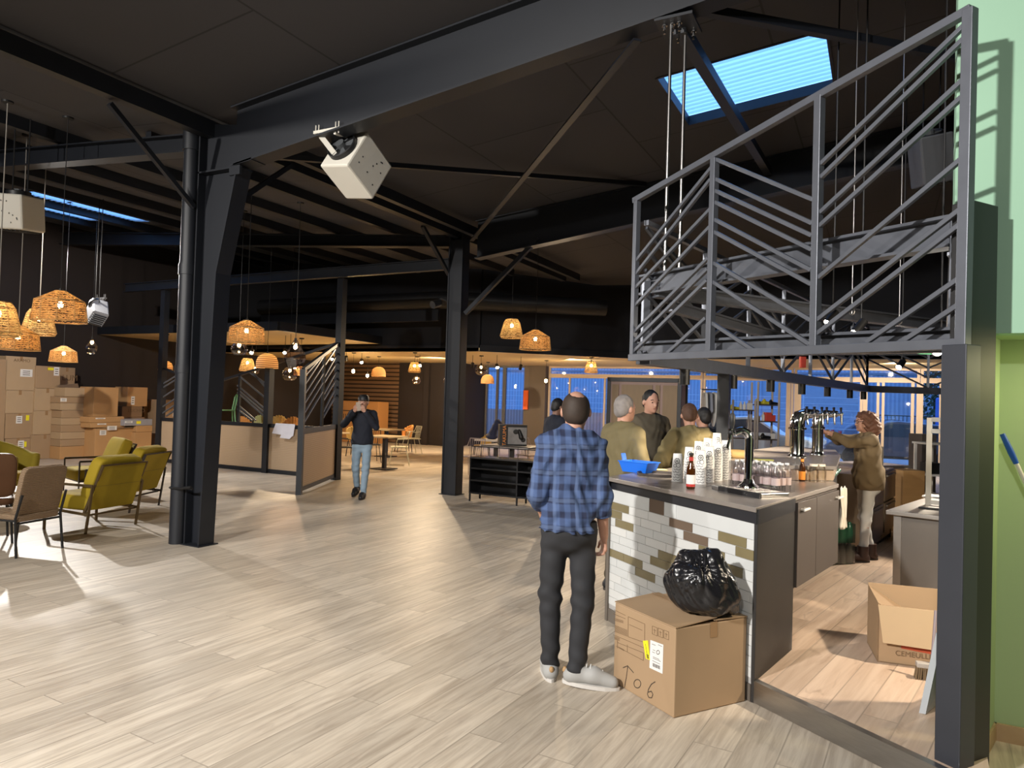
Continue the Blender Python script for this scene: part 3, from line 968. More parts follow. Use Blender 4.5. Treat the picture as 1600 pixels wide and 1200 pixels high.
# downlights under the side beam
for k, (px, py) in enumerate(((1070, 577), (1145, 588), (1204, 595), (1253, 599), (1293, 604), (1328, 608), (1357, 612))):
    p = onp(px, py, LP, SN)
    if (p - LP).dot(SDH) > 8.2:
        p = LP + SDH * (8.2 - .01 * k); 
    o = ('first', 'second', 'third', 'fourth', 'fifth', 'sixth', 'seventh')[k]
    t = thing('downlight', 'black cylinder downlight under the canopy beam, %s from the hall end' % o, 'lamp', (p.x, p.y, ZB - .055), 0, 'downlights under the canopy')
    MB().lathe([(0, 0), (.045, 0), (.045, -.13), (.038, -.13), (.038, -.11), (0, -.11)], 20).obj('housing', BLACK, t, smooth=True)
    MB().lathe([(0, -.118), (.036, -.118)], 20).obj('lens', glow_mat('downlight_lens', (1, .86, .66), 6) if k == 0 else MATS['downlight_lens'], t)
    if k in (0, 1, 2, 3, 5):
        spot('downlight_beam', (p.x, p.y, ZB - .20), (p.x, p.y, 0), 70, (1, .82, .6), 95, .6, .03)
# bright track heads inside the canopy
LAMP = glow_mat('spot_lens', (1, .93, .82), 45)
def track_spot(px, py, pos, aim, label, cat='lamp', r=.035, glow=None, on=True, ceil=None):
    pos = Vector(pos)
    d = (Vector(aim) - pos).normalized()
    t = thing('track_spot', label, cat, tuple(pos), 0, 'track spotlights')
    R = d.to_track_quat('Z', 'Y').to_matrix()
    MB().lathe([(0, -.12), (r, -.12), (r, .02), (r * .88, .02), (r * .88, 0), (0, 0)], 16, (0, 0, 0), R).obj('housing', BLACK, t, smooth=True)
    if on:
        MB().lathe([(0, .006), (r * .86, .006)], 16, (0, 0, 0), R).obj('lens', glow or LAMP, t)
    MB().tube([tuple(-d * .08), tuple(-d * .08 + Vector((0, 0, (ceil or roof_z(pos.x - d.x * .08)) - pos.z + d.z * .08)))], .007, 6).obj('bracket', BLACK, t)
    return t
a = at(1294, 502, 6.2); track_spot(0, 0, a, a + Vector((-.5, -.6, -.8)), 'bright spotlight inside the canopy, upper of the pair behind the lattice')
b = at(1337, 517, 6.0); track_spot(0, 0, b, b + Vector((-.6, -.5, -.9)), 'bright spotlight inside the canopy, lower of the pair behind the lattice')
c = at(1465, 548, 5.2); track_spot(0, 0, c, c + Vector((-.3, -.8, -.4)), 'glaring spotlight below the canopy beside the exit sign', r=.04)
d = at(1405, 573, 8.0); track_spot(0, 0, d, d + Vector((-.3, -.7, -.5)), 'small spotlight farther back below the canopy lattice')
t = thing('exit_sign', 'small green exit sign below the canopy near the glaring spotlight', 'sign', tuple(at(1445, 548, 5.6)), HEAD)
MB().box((0, 0, 0), (.10, .02, .055)).obj('panel', mat('exit_green', (.05, .32, .14), .5, emit=.5), t)
mb = MB().box((-.012, -.012, 0), (.010, .002, .034)).add([(-.034, -.0125, -.002), (.010, -.0125, -.002), (-.012, -.0125, -.026)], [(0, 1, 2)])
mb.obj('arrow', WHITE_P, t)
a = at(1254, 566, 6.3)
a = onp(1254, 566, LP, SN)
MB().box((0, 0, 0), (.07, .05, .14), HEAD).obj('alarm_box', mat('alarm_red', (.55, .05, .03), .5), label='small red box on the canopy frame above the downlights', cat='alarm box').location = a
for k, (px, py, q) in enumerate(((1348, 150, (1331, 490)), (1413, 250, (1405, 505)))):
    top, bot = at(px, py, 6.0), at(q[0], q[1], 6.0)
    top = Vector((bot.x, bot.y, roof_z(bot.x)))
    t = thing('suspension_cable', 'thin steel cable hanging down behind the canopy lattice, %s' % ('by its middle post' if k == 0 else 'nearer its end post'), 'cable', tuple(bot), 0, 'canopy suspension cables')
    MB().tube([bot, top], .0035, 6).obj('cable', ALU, t, world=True)
    MB().tube([bot + Vector((math.cos(x) * .02, 0, .02 + math.sin(x) * .03)) for x in np.linspace(0, 6.28, 10)], .005, 6).obj('hook', ALU, t, world=True)
# ================================================================ bar counter
ang = math.atan2((BR - BL).y, (BR - BL).x)
t = thing('bar_counter', 'bar counter clad in white and olive tiles beside the large cardboard box', 'counter', tuple(BL))
pb = dict(parent=t, world=True)
FN = Vector(((BR - BL).y, -(BR - BL).x, 0)).normalized()
if FN.y > 0: FN = -FN
ED = (BR - BL).normalized()
TOPZ = 1.13
WL = .985
lft = [Vector((4.84, -.17, 0)), Vector((4.84, -.17, 0)) + SDH * 3.3]
top = [(4.82, -.17), (6.10, -1.17), (6.24, -.44), (6.45, .66), (6.40, .84), (5.95, .52), (5.35, .9), (5.36, 2.9)]
MB().prism(top, TOPZ - .03, TOPZ).obj('worktop', mat('steel_worktop', (.40, .36, .33), .30, .55, .08, 3, (1, 6, 1)), bevel=.003, **pb)
mb = MB()
off = FN * .012
mb.bar(BL + ED * -.02 + off + Vector((0, 0, 1.075)), BR + ED * .02 + off + Vector((0, 0, 1.075)), .02, .085)
s0, s1 = Vector((6.105, -1.15, 0)), Vector((6.235, -.43, 0))
mb.bar(s0 + Vector((.0, 0, 1.075)), s1 + Vector((0, 0, 1.075)), .016, .085)
mb.bar(lft[0] + Vector((.0, 0, 1.075)), lft[1] + Vector((0, 0, 1.075)), .016, .085)
mb.obj('edge_frame', mat('edge_black', (.018, .019, .024), .35, 0, .1), **pb)
MB().prism([(BL.x + .02, BL.y), (BR.x - .02, BR.y + .02), (6.17, -.45), (5.3, .4), (5.05, .9)], .0, 1.1).obj('body', BLACK, **pb)
# end panel, dark, to the floor
MB().extrude([s0 + Vector((-.015, 0, 0)), s1 + Vector((-.015, 0, 0)), s1 + Vector((-.015, 0, 1.1)), s0 + Vector((-.015, 0, 1.1))], (.02, -.004, 0)).obj('end_panel', mat('end_panel_dark', (.014, .012, .011), .5, 0, .15, 3), bevel=.002, **pb)
# tiles
TW = mat('tile_white', (.66, .67, .66), .25, 0, .06, 4)
TW2 = mat('tile_pale', (.60, .62, .62), .25, 0, .06, 4)
TO = mat('tile_olive', (.20, .165, .085), .22, 0, .2, 5)
TB = mat('tile_bronze', (.25, .185, .14), .12, .5, .1, 5)
TG = mat('grout', (.42, .41, .40), .8)
def fuv(px, py):
    p = onp(px, py, BL + FN * .02, FN)
    return (p - BL).dot(ED), p.z
def zoomA(x, y): return 820 + x / 4, 580 + y / 4
def zoomB(x, y): return 800 + x / 3.334, 780 + y / 3.334
olive = [zoomA(*q) for q in ((580, 800), (560, 850), (605, 905), (590, 945), (640, 1165), (600, 1150), (1250, 1020), (1360, 1115), (1140, 1100), (1200, 1150))]
olive += [zoomB(*q) for q in ((590, 300), (620, 310), (790, 275), (755, 315), (670, 375), (1110, 345), (1150, 360), (1010, 255), (1250, 870), (1245, 1000), (1210, 75))]
bronze = [zoomA(*q) for q in ((975, 895), (920, 930), (1020, 1020), (1050, 1040))]
LW, TH, TL = (BR - BL).length, .0615, .255
z0, z1 = .10, 1.035
rows = int((z1 - .10 - z0) / TH)
cells = []
for rI in range(rows):
    zt = z1 - .10 - rI * TH
    u = -((rI * .37) % 1) * TL
    while u < LW:
        a, b = max(0, u), min(LW, u + TL)
        if b - a > .01:
            cells.append((a, b, zt - TH, zt))
        u += TL
cm = {}
for lst, code in ((olive, 2), (bronze, 3)):
    for q in lst:
        u, zz = fuv(*q)
        for k, (a, b, c_, d_) in enumerate(cells):
            if a <= u < b and c_ <= zz < d_:
                cm[k] = code
mb = MB()
up = Vector((0, 0, 1))
def tile(a, b, c_, d_, mi, th=.006):
    g = .0018
    o = BL + FN * (.012)
    q = [o + ED * (a + g) + up * (c_ + g), o + ED * (b - g) + up * (c_ + g), o + ED * (b - g) + up * (d_ - g), o + ED * (a + g) + up * (d_ - g)]
    mb.extrude(q, FN * th, mi)
rr = random.Random(3)
for k, (a, b, c_, d_) in enumerate(cells):
    tile(a, b, c_, d_, cm.get(k, 0 if rr.random() < .6 else 1))
for u0, u1, mi in ((0, .52, 1), (.52, .70, 3), (.70, .84, 1), (.84, LW, 1)):
    tile(u0, u1, z1 - .10, z1, mi)
q = [BL + up * z0, BL + ED * LW + up * z0, BL + ED * LW + up * z1, BL + up * z1]
mb.extrude(q, FN * .013, 4)
mb.obj('tile_front', [TW, TW2, TO, TB, TG], **pb)
MB().extrude([BL - ED * .035 + up * .0, BL + up * .0, BL + up * 1.04, BL - ED * .035 + up * 1.04], FN * .03).obj('end_strip', mat('strip_grey', (.14, .12, .10), .5), **pb)
MB().extrude([BL + FN * .01, BL + ED * LW + FN * .01, BL + ED * LW + FN * .01 + up * .1, BL + FN * .01 + up * .1], FN * .012).obj('plinth', mat('strip_grey', (.14, .12, .10), .5), **pb)
# raised back bar behind the worktop, carrying the beer taps
t = thing('back_bar', 'raised steel back bar behind the worktop carrying the chrome beer taps', 'counter', (5.6, 1.2, .12))
poly = [(5.32, 1.02), (5.95, .55), (6.40, .88), (6.36, 2.4), (6.26, 3.4), (5.72, 3.6)]
MB().prism(poly, TOPZ + .001, 1.22).obj('upstand', mat('upstand_tan', (.48, .36, .26), .4, .15, .08), t, world=True)
MB().prism([(5.30, 1.0), (5.95, .53), (6.42, .87), (6.38, 2.42), (6.28, 3.45), (5.70, 3.66)], 1.22, 1.25).obj('top', MATS['steel_worktop'], t, world=True)
MB().prism([(5.48, 1.1), (5.86, .85), (5.92, 1.0), (6.02, 3.3), (5.72, 3.5)], .12, TOPZ - .032).obj('carcass', CEMENT, t, world=True)
# wall hung cupboards on the bar's long side
def cab(p, q, name, label, handle_near):
    p, q = Vector(p), Vector(q)
    d = (q - p).normalized(); n = Vector((d.y, -d.x, 0))
    t = thing(name, label, 'cupboard', (p.x, p.y, .52), 0, 'cupboards under the bar worktop')
    MB().extrude([p + up * .52, q + up * .52, q + up * 1.095, p + up * 1.095], -n * .36).obj('body', CEMENT, t, world=True)
    dr = MB().extrude([p + d * .004 + up * .525, q - d * .004 + up * .525, q - d * .004 + up * 1.085, p + d * .004 + up * 1.085], n * .018).obj('door', CEMENT, t, world=True, bevel=.002)
    h = p + d * .07 if handle_near else q - d * .1
    hb = MB()
    for k in (0, .075):
        hb.tube([h + d * k + n * .018 + up * 1.035, h + d * k + n * .045 + up * 1.035], .008, 8)
    hb.tube([h - d * .02 + n * .045 + up * 1.035, h + d * .095 + n * .045 + up * 1.035], .009, 8)
    hb.obj('handle', WHITE_P, dr, world=True)
e0, e1 = Vector((6.24, -.42, 0)), Vector((6.44, .62, 0))
em = e0.lerp(e1, .42)
cab(e0, em, 'cupboard', 'brown grey hanging cupboard next to the dark end panel', True)
cab(em, e1, 'cupboard', 'brown grey hanging cupboard nearer the hanging towel', False)
# ---------------------------------------------------------------- on the bar
def lathe_obj(name, prof, m, parent, n=20, loc=(0, 0, 0), smooth=True, **kw):
    return MB().lathe(prof, n, loc).obj(name, m, parent, smooth=smooth, **kw)
# cups
CUP = mat('cup_white', (.80, .79, .77), .6, 0, .02)
INK = mat('cup_ink', (.02, .02, .02), .6, 0, 0)
def cup_mesh(twist):
    mb = MB()
    prof = [(0, .112), (.0325, .112), (.033, .110), (.0415, .004), (.0435, .004), (.0435, 0), (.0405, 0), (.030, .100), (0, .100)]
    mb.lathe(prof, 22)
    def ring(cz, ca, r, w):
        for k in range(16):
            a0, a1 = 2 * math.pi * k / 16, 2 * math.pi * (k + 1) / 16
            vs = []
            for a, q in ((a0, r), (a1, r), (a1, r - w), (a0, r - w)):
                zz = cz + math.sin(a) * q
                R = .0415 - (.0415 - .033) * (zz - .004) / .106 + .0006
                th = ca + math.cos(a) * q / R
                vs.append((R * math.cos(th), R * math.sin(th), zz))
            mb.add(vs, [(0, 1, 2, 3)], 1)
    for base in (twist, twist + 2.1, twist + 4.2):
        ring(.058, base, .021, .005); ring(.058, base, .009, .005); ring(.026, base + .25, .017, .003); ring(.022, base - .38, .013, .003)
        for j in range(3):
            R = .040
            zz = .076 + j * .0
            th = base - .3 + j * .25
            Rz = .0415 - (.0085) * (zz - .004) / .106 + .0006
            mb.add([(Rz * math.cos(th), Rz * math.sin(th), zz), (Rz * math.cos(th + .16), Rz * math.sin(th + .16), zz), (Rz * math.cos(th + .16), Rz * math.sin(th + .16), zz + .003), (Rz * math.cos(th), Rz * math.sin(th), zz + .003)], [(0, 1, 2, 3)], 1)
    return mb
toC = math.atan2(CAM.y - .3, CAM.x - 5.5)
cup0 = cup_mesh(toC).obj('paper_cup', [CUP, INK], smooth=True)
STK = [('front', 1058, 752, .21, 'shortest stack beside the amber beer bottle'), ('b', 1076, 748, .25, 'stack just behind the amber beer bottle'),
       ('c', 1091, 743, .28, 'back row stack, third from the short one'), ('d', 1105, 740, .30, 'back row stack, fourth from the short one'),
       ('e', 1119, 737, .34, 'tallest stack in front of the black post'), ('f', 1094, 756, .25, 'front row stack right of the beer bottle'),
       ('g', 1107, 753, .27, 'front row stack, second right of the beer bottle'), ('h', 1120, 751, .29, 'front row stack, second from the beer tap'),
       ('i', 1133, 749, .31, 'front row stack nearest the beer tap')]
ordn = ['topmost', 'second', 'third', 'fourth', 'fifth', 'sixth', 'seventh', 'eighth', 'ninth', 'tenth', 'eleventh', 'twelfth', 'thirteenth', 'fourteenth']
first = True
for key, px, py, H, lab in STK:
    p = fl(px, py, TOPZ)
    n = max(2, round((H - .112) / .019) + 1)
    for k in range(n):
        o = cup0 if first else cup0.copy()
        if not first:
            COL.objects.link(o)
        first = False
        o.location = (p.x, p.y, TOPZ + .0005 + k * (H - .112) / (n - 1))
        o.rotation_euler = (0, 0, random.uniform(-.25, .25))
        props(o, '%s white paper cup of the %s' % (ordn[n - 1 - k], lab), 'cup', 'stacked paper cups on the bar')
# bottles
AMB = mat('amber_glass', (.075, .022, .004), .06, 0, .1, 4)
AMB.node_tree.nodes['Principled BSDF'].inputs['Transmission Weight'].default_value = .35
def beer(px, py, s, label, lab1, lab2, cap):
    p = fl(px, py, TOPZ)
    t = thing('beer_bottle', label, 'bottle', (p.x, p.y, TOPZ))
    lathe_obj('glass', [(0, .004), (.026, 0), (.0305, .006), (.0305, .125), (.028, .145), (.0165, .178), (.0135, .2), (.0132, .232), (.0148, .234), (.0148, .244), (0, .244)], AMB, t).scale = (s, s, s)
    lathe_obj('label', [(.0309, .03), (.0311, .03), (.0311, .10), (.0309, .10)], lab1, t).scale = (s, s, s)
    lathe_obj('label', [(.0311, .018), (.0313, .018), (.0313, .036), (.0311, .036)], lab2, t).scale = (s, s, s)
    lathe_obj('neck_label', [(.0142, .196), (.0150, .196), (.0150, .222), (.0142, .222)], lab2, t).scale = (s, s, s)
    lathe_obj('cap', [(.0160, .236), (.0160, .247), (.013, .25), (0, .25)], cap, t).scale = (s, s, s)
LBW, LBR, LBO = mat('label_white', (.75, .74, .74), .5), mat('label_red', (.45, .03, .025), .5), mat('label_orange', (.85, .28, .03), .5)
beer(1079, 764, 1.0, 'amber beer bottle with white and red label in front of the cups', LBW, LBR, BLACK)
beer(1253, 752, .80, 'amber beer bottle with orange label beside the glass jars', LBO, LBO, BLACK)
JG = glass_mat('jar_glass', (.95, .93, .88), .12)
for k, (px, w) in enumerate(((1271, 'next to the orange labelled bottle'), (1283, 'at the end of the worktop'))):
    p = fl(px, 753, TOPZ)
    t = thing('glass_jar', 'clear glass jar %s' % w, 'jar', (p.x, p.y, TOPZ), 0, 'glass jars on the worktop')
    lathe_obj('glass', [(0, .003), (.035, .0), (.038, .01), (.038, .09), (.028, .11), (.028, .13)], JG, t)
    lathe_obj('lid', [(.03, .125), (.03, .142), (0, .144)], mat('jar_lid', (.7, .62, .5), .4), t)
# pack of water bottles
p = fl(1192, 768, TOPZ)
dvec = (fl(1228, 768, TOPZ) - fl(1155, 758, TOPZ)); aw = math.atan2(dvec.y, dvec.x)
t = thing('water_bottle_pack', 'shrink wrapped pack of clear water bottles behind the curved beer tap', 'bottles', (p.x - .03, p.y + .12, TOPZ), aw)
WB = glass_mat('clear_plastic', (.93, .92, .95), .12, .1)
PK = mat('bottle_label_pink', (.72, .56, .53), .5)
CAPW = mat('bottle_cap', (.78, .78, .78), .4)
for i in range(6):
    for j in range(3):
        x, y = (i - 2.5) * .064, (j - 1) * .064
        b = lathe_obj('bottle', [(0, .002), (.028, 0), (.030, .01), (.030, .12), (.026, .15), (.013, .178), (.013, .186)], WB, t, 14, (x, y, 0))
        lathe_obj('label', [(.0303, .05), (.0308, .05), (.0308, .1), (.0303, .1)], PK, b, 14, (x, y, 0))
        lathe_obj('cap', [(.015, .182), (.015, .2), (0, .201)], CAPW, b, 12, (x, y, 0))
MB().box((0, 0, .095), (.40, .205, .19)).obj('shrink_wrap', glass_mat('shrink_film', (.97, .97, .98), .10, .25), t)
# curved beer tap and drip tray
p = fl(1169, 768, TOPZ)
dt = thing('drip_tray', 'stainless drip tray with black front edge under the curved tap', 'tray', (5.96, -.50, TOPZ), ang)
MB().box((-.03, .02, .014), (.46, .26, .028)).obj('tray', ALU, dt, bevel=.004)
MB().box((.03, -.118, .015), (.40, .016, .034)).obj('edge', BLACK, dt)
sl = MB()
for k in range(14):
    sl.box((-.2 + k * .026, .02, .030), (.008, .2, .003))
sl.obj('grille', CHROME, dt)
t = thing('beer_tap', 'curved chrome beer tap column with black lever beside the paper cups', 'tap', (p.x, p.y, TOPZ + .028), HEAD)
MB().lathe([(0, 0), (.075, 0), (.072, .012), (.045, .03), (.032, .06), (.029, .06)], 28).obj('base', CHROME, t, smooth=True)
pts = [(0, 0, .05), (0, 0, .33)] + [(-.055 + .055 * math.cos(a), 0, .33 + .06 * math.sin(a)) for a in np.linspace(.2, 1.75, 9)] + [(-.10, 0, .375)]
MB().tube(pts, [.029, .029] + [.028] * 10, 20).obj('column', CHROME, t, smooth=True)
MB().tube([(-.09, 0, .38), (-.13, 0, .375)], .02, 14).tube([(-.13, 0, .40), (-.135, 0, .33)], .015, 12).tube([(-.135, 0, .335), (-.15, 0, .27), (-.145, 0, .255)], .009, 10).obj('spout', CHROME, t, smooth=True)
MB().tube([(-.118, 0, .385), (-.118, 0, .41), (-.12, 0, .44), (-.12, 0, .49), (-.12, 0, .51)], [.009, .010, .020, .019, .010], 14).ball((-.128, 0, .375), .022, 12, 8).obj('lever', BLACK, t, smooth=True)
p = fl(1219, 769, TOPZ)
t = thing('jar_lid', 'pale green round lid lying beside the drip tray', 'lid', (p.x - .08, p.y + .05, TOPZ + .03))
lathe_obj('lid', [(0, 0), (.06, 0), (.062, .008), (.058, .014), (0, .014)], mat('lid_green', (.42, .45, .28), .5), t)
# chrome tap towers at the back bar
def tower(px, py, label, r, h, nf):
    p = fl(px, py, 1.25)
    t = thing('beer_tap_tower', label, 'tap', (p.x, p.y, 1.25), HEAD, 'chrome tap towers')
    MB().lathe([(0, 0), (r * 1.35, 0), (r * 1.35, .012), (r * 1.05, .03), (r, .04), (r, h * .62), (r * 1.3, h * .63), (r * 1.3, h * .67), (r * 1.05, h * .68)], 28).obj('column', CHROME, t, smooth=True)
    a = [(0, 0, h * .66), (0, 0, h * .8), (.02, 0, h * .92), (.07, 0, h * .98), (.19, 0, h * .99)]
    MB().tube(a, [r * 1.05, r * 1.08, r * 1.02, r * .8, r * .6], 20).obj('manifold', CHROME, t, smooth=True)
    for k in range(nf):
        x = .06 + k * .14 / max(1, nf - 1)
        f = MB().tube([(x, -.02, h * .97), (x, -.075, h * .97)], .014, 10).tube([(x, -.07, h * .985), (x, -.075, h * .85), (x, -.085, h * .74)], [.014, .011, .008], 10).ball((x, -.07, h * .99), .02, 10, 8).obj('faucet', CHROME, t, smooth=True)
        MB().tube([(x, -.066, h * 1.0), (x, -.06, h * 1.06), (x, -.055, h * 1.14)], [.007, .010, .014], 8).obj('lever', CHROME, f, smooth=True)
tower(1245, 715, 'thick chrome beer tap tower nearer the curved tap', .062, .42, 3)
tower(1277, 711, 'chrome beer tap tower the woman reaches for', .052, .42, 3)
# tray, bin, papers, cloth
p = fl(1032, 744, TOPZ)
lathe_obj('serving_tray', [(0, .004), (.155, .004), (.165, .02), (.175, .022), (.17, .0), (0, 0)], mat('tray_dark', (.055, .045, .04), .5), None, 36, label='round dark serving tray on the bar left of the cups', cat='tray').location = (p.x - .03, p.y + .05, TOPZ)
p = fl(990, 738, TOPZ)
t = thing('plastic_bin', 'bright blue open plastic bin on the bar behind the plaid man', 'bin', (p.x + .03, p.y + .05, TOPZ), ang + .4)
BLUE = mat('blue_plastic', (.01, .16, .80), .35, 0, .05)
prof = [(.12, .0), (.15, .085), (.158, .085), (.158, .092), (.143, .092), (.113, .008), (0, .008)]
mb = MB(); mb.lathe([(0, 0)] + prof, 4, phase=math.pi / 4)
b = mb.obj('bin', BLUE, t, bevel=.01); b.scale = (1.35, .9, 1)
MB().extrude([(-.15, -.03, .07), (-.15, .03, .07), (-.17, .03, .15), (-.17, -.03, .15)], (.012, 0, 0)).obj('handle', BLUE, t, bevel=.008)
p = fl(1020, 736, TOPZ)
MB().box((0, 0, .006), (.2, .12, .012), .5).obj('yellow_paper', mat('pale_yellow', (.82, .72, .38), .7), label='pale yellow pad lying behind the round tray', cat='pad').location = (p.x, p.y + .06, TOPZ)
p = fl(1150, 715, 1.25)
V, F = sdf_mesh([('e', (0, 0, .03), (.12, .07, .045), .01), ('e', (.07, .02, .03), (.08, .05, .03), .03)], .008)
MB().add(V, F).obj('folded_cloth', mat('cloth_amber', (.80, .50, .18), .8), smooth=True, label='yellow orange cloth heaped on the back bar by the tap', cat='cloth').location = (p.x, p.y, 1.25)
p = fl(1193, 719, 1.25)
MB().box((0, 0, .004), (.16, .07, .008), .3).obj('sticker_card', mat('card_green', (.36, .36, .08), .6), label='small yellow green card on the back bar before the taps', cat='card').location = (p.x, p.y, 1.25)
# ================================================================ boxes and the bag near the bar
CARD = mat('cardboard', (.37, .25, .145), .75, 0, .08, 3)
CARD2 = mat('cardboard_pale', (.44, .315, .19), .75, 0, .08, 3)
CARD3 = mat('cardboard_orange', (.47, .27, .115), .75, 0, .08, 3)
CARDK = mat('cardboard_brown', (.25, .155, .085), .78, 0, .08, 3)
CARDI = mat('cardboard_inside', (.30, .20, .115), .8, 0, .06, 3)
TAPE = mat('parcel_tape', (.33, .20, .10), .25, 0, .08, 5)
PRINT = mat('print_dark', (.05, .035, .025), .7, 0, 0)
PRINTB = mat('print_brown', (.17, .105, .055), .7, 0, 0)
LABEL = mat('paper_label', (.76, .75, .73), .6, 0, .02)
YTAG = mat('yellow_tag', (.85, .75, .02), .6, 0, .02)
pA, pB, pC = fl(958, 1066), fl(1052.5, 1123), fl(1166, 1097)
u = (pA - pB); lu = u.length; u.normalize()
v = Vector((-u.y, u.x, 0))
if v.dot(pC - pB) < 0: v = -v
lv = (pC - pB).dot(v)
hB = .497
t = thing('cardboard_box', 'large brown cardboard box marked T06 on the floor against the tiled counter', 'box', tuple(pB + u * lu / 2 + v * lv / 2))
def bx(a, b, z): return pB + u * a + v * b + Vector((0, 0, z))
mb = MB()
q = [bx(0, 0, .002), bx(lu, 0, .002), bx(lu, lv, .002), bx(0, lv, .002)]
mb.extrude(q, (0, 0, hB - .012))
mb.obj('body', CARD, t, world=True, bevel=.006)
mid = lv * .56
f = MB()
q = [bx(-.002, -.002, hB - .008), bx(lu + .002, -.002, hB - .008), bx(lu + .002, mid, hB + .012), bx(-.002, mid, hB + .016)]
f.extrude(q, (0, 0, .006))
f.obj('flap', CARD, t, world=True)
q = [bx(-.002, lv + .002, hB - .008), bx(lu + .002, lv + .002, hB - .008), bx(lu + .002, mid - .02, hB + .001), bx(-.002, mid - .02, hB + .001)]
MB().extrude(q, (0, 0, .006)).obj('flap', CARD, t, world=True)
nL = -v; nR = -u
def fL(px, py, o=.0012): return onp(px, py, pB + nL * o, nL)
def fR(px, py, o=.0012): return onp(px, py, pB + nR * o, nR)
pr = MB()
def seg(a, b, w=.0022, fn=fL):
    pr.bar(fn(*a), fn(*b), w, .0012, up=nL if fn is fL else nR)
def Z6(x, y): return 940 + x / 4.446, 860 + y / 4.446
for a, b in (((85, 412), (165, 452)), ((80, 440), (165, 475)), ((185, 460), (300, 512)), ((300, 512), (298, 640)), ((185, 460), (183, 600)), ((192, 515), (282, 556)),
             ((80, 585), (300, 680)), ((183, 600), (298, 640)), ((110, 625), (110, 680)), ((110, 640), (290, 712)), ((178, 655), (178, 705)), ((100, 665), (290, 765)), ((290, 712), (290, 765))):
    seg(Z6(*a), Z6(*b))
for a, b, n in (((85, 470), (150, 490), 3), ((90, 520), (178, 555), 7), ((88, 600), (125, 612), 3), ((118, 670), (155, 690), 2)):
    for k in range(n):
        seg(Z6(a[0], a[1] + k * 7), Z6(b[0], b[1] + k * 7), .0022)
for k in range(3):
    x = 352 + k * 40
    for a, b in (((x, 525 + k * 14), (x + 34, 538 + k * 14)), ((x + 34, 538 + k * 14), (x + 34, 595 + k * 14)), ((x + 34, 595 + k * 14), (x, 580 + k * 14)), ((x, 580 + k * 14), (x, 525 + k * 14)),
                 ((x + 8, 552 + k * 14), (x + 24, 558 + k * 14)), ((x + 16, 545 + k * 14), (x + 16, 578 + k * 14))):
        seg(Z6(*a), Z6(*b))
pr.obj('print', PRINTB, t, world=True)
pr = MB()
hw = [((182, 800), (172, 880)), ((172, 880), (158, 955)), ((148, 815), (180, 802)), ((180, 802), (222, 850))]
ci = [(248 + 24 * math.cos(a), 926 + 30 * math.sin(a)) for a in np.linspace(0, 6.3, 13)]
s6 = [(372, 912), (345, 930), (325, 965), (318, 1000), (328, 1022), (348, 1024), (356, 1000), (345, 978), (322, 985)]
for pl in (ci, s6):
    hw += list(zip(pl, pl[1:]))
for a, b in hw:
    pass
for ch, grp in (('letter_T', hw[:4]), ('digit_0', hw[4:16]), ('digit_6', hw[16:])):
    pr = MB()
    for a, b in grp:
        seg(Z6(*a), Z6(*b), .0045)
    pr.obj('handwritten_character', PRINT, t, world=True)
q = [fL(*Z6(*a)) for a in ((340, 622), (430, 655), (424, 858), (333, 815))]
lo = MB().extrude(q, nL * .001).obj('shipping_label', LABEL, t, world=True, label='white shipping label')
pr = MB()
for a, b in (((350, 650), (375, 660)), ((392, 655), (420, 668)), ((355, 690), (372, 697)), ((352, 705), (370, 713)), ((356, 738), (400, 758)), ((356, 748), (410, 772)), ((352, 765), (404, 790))):
    pr.bar(fL(*Z6(*a), .0028), fL(*Z6(*b), .0028), .002, .001, up=nL)
for k in range(9):
    a = (356 + k * 6, 782 + k * 2.6)
    pr.bar(fL(*Z6(*a), .0028), fL(*Z6(a[0], a[1] + 24), .0028), .0025 + .002 * (k % 2), .001, up=nL)
for a in np.linspace(0, 5.6, 9):
    pr.bar(fL(*Z6(392 + 11 * math.cos(a), 708 + 14 * math.sin(a)), .0028), fL(*Z6(392 + 11 * math.cos(a + .7), 708 + 14 * math.sin(a + .7)), .0028), .003, .001, up=nL)
pr.obj('label_print', PRINT, lo, world=True)
q = [fL(*Z6(*a)) for a in ((288, 628), (322, 625), (338, 762), (308, 752))]
yo = MB().extrude(q, nL * .0015).obj('yellow_tag', YTAG, t, world=True, label='yellow tag')
pr = MB()
for k in range(5):
    pr.bar(fL(*Z6(312 + k * .6, 722 + k * 6), .0035), fL(*Z6(326 + k * .6, 728 + k * 6), .0035), .003, .001, up=nL)
pr.bar(fL(*Z6(304, 650), .0035), fL(*Z6(316, 720), .0035), .002, .001, up=nL)
pr.obj('tag_print', PRINT, yo, world=True)
q = [fR(*Z6(*a)) for a in ((755, 500), (803, 492), (803, 600), (755, 608))]
MB().extrude(q, nR * .0008).obj('tape', TAPE, t, world=True)
q = [bx(.0 + lu * .42, mid - .03, hB + .02), bx(lu * .98, mid - .03, hB + .0235), bx(lu * .98, mid + .03, hB + .0205), bx(lu * .42, mid + .03, hB + .0195)]
MB().extrude(q, (0, 0, .001)).obj('tape', TAPE, t, world=True)
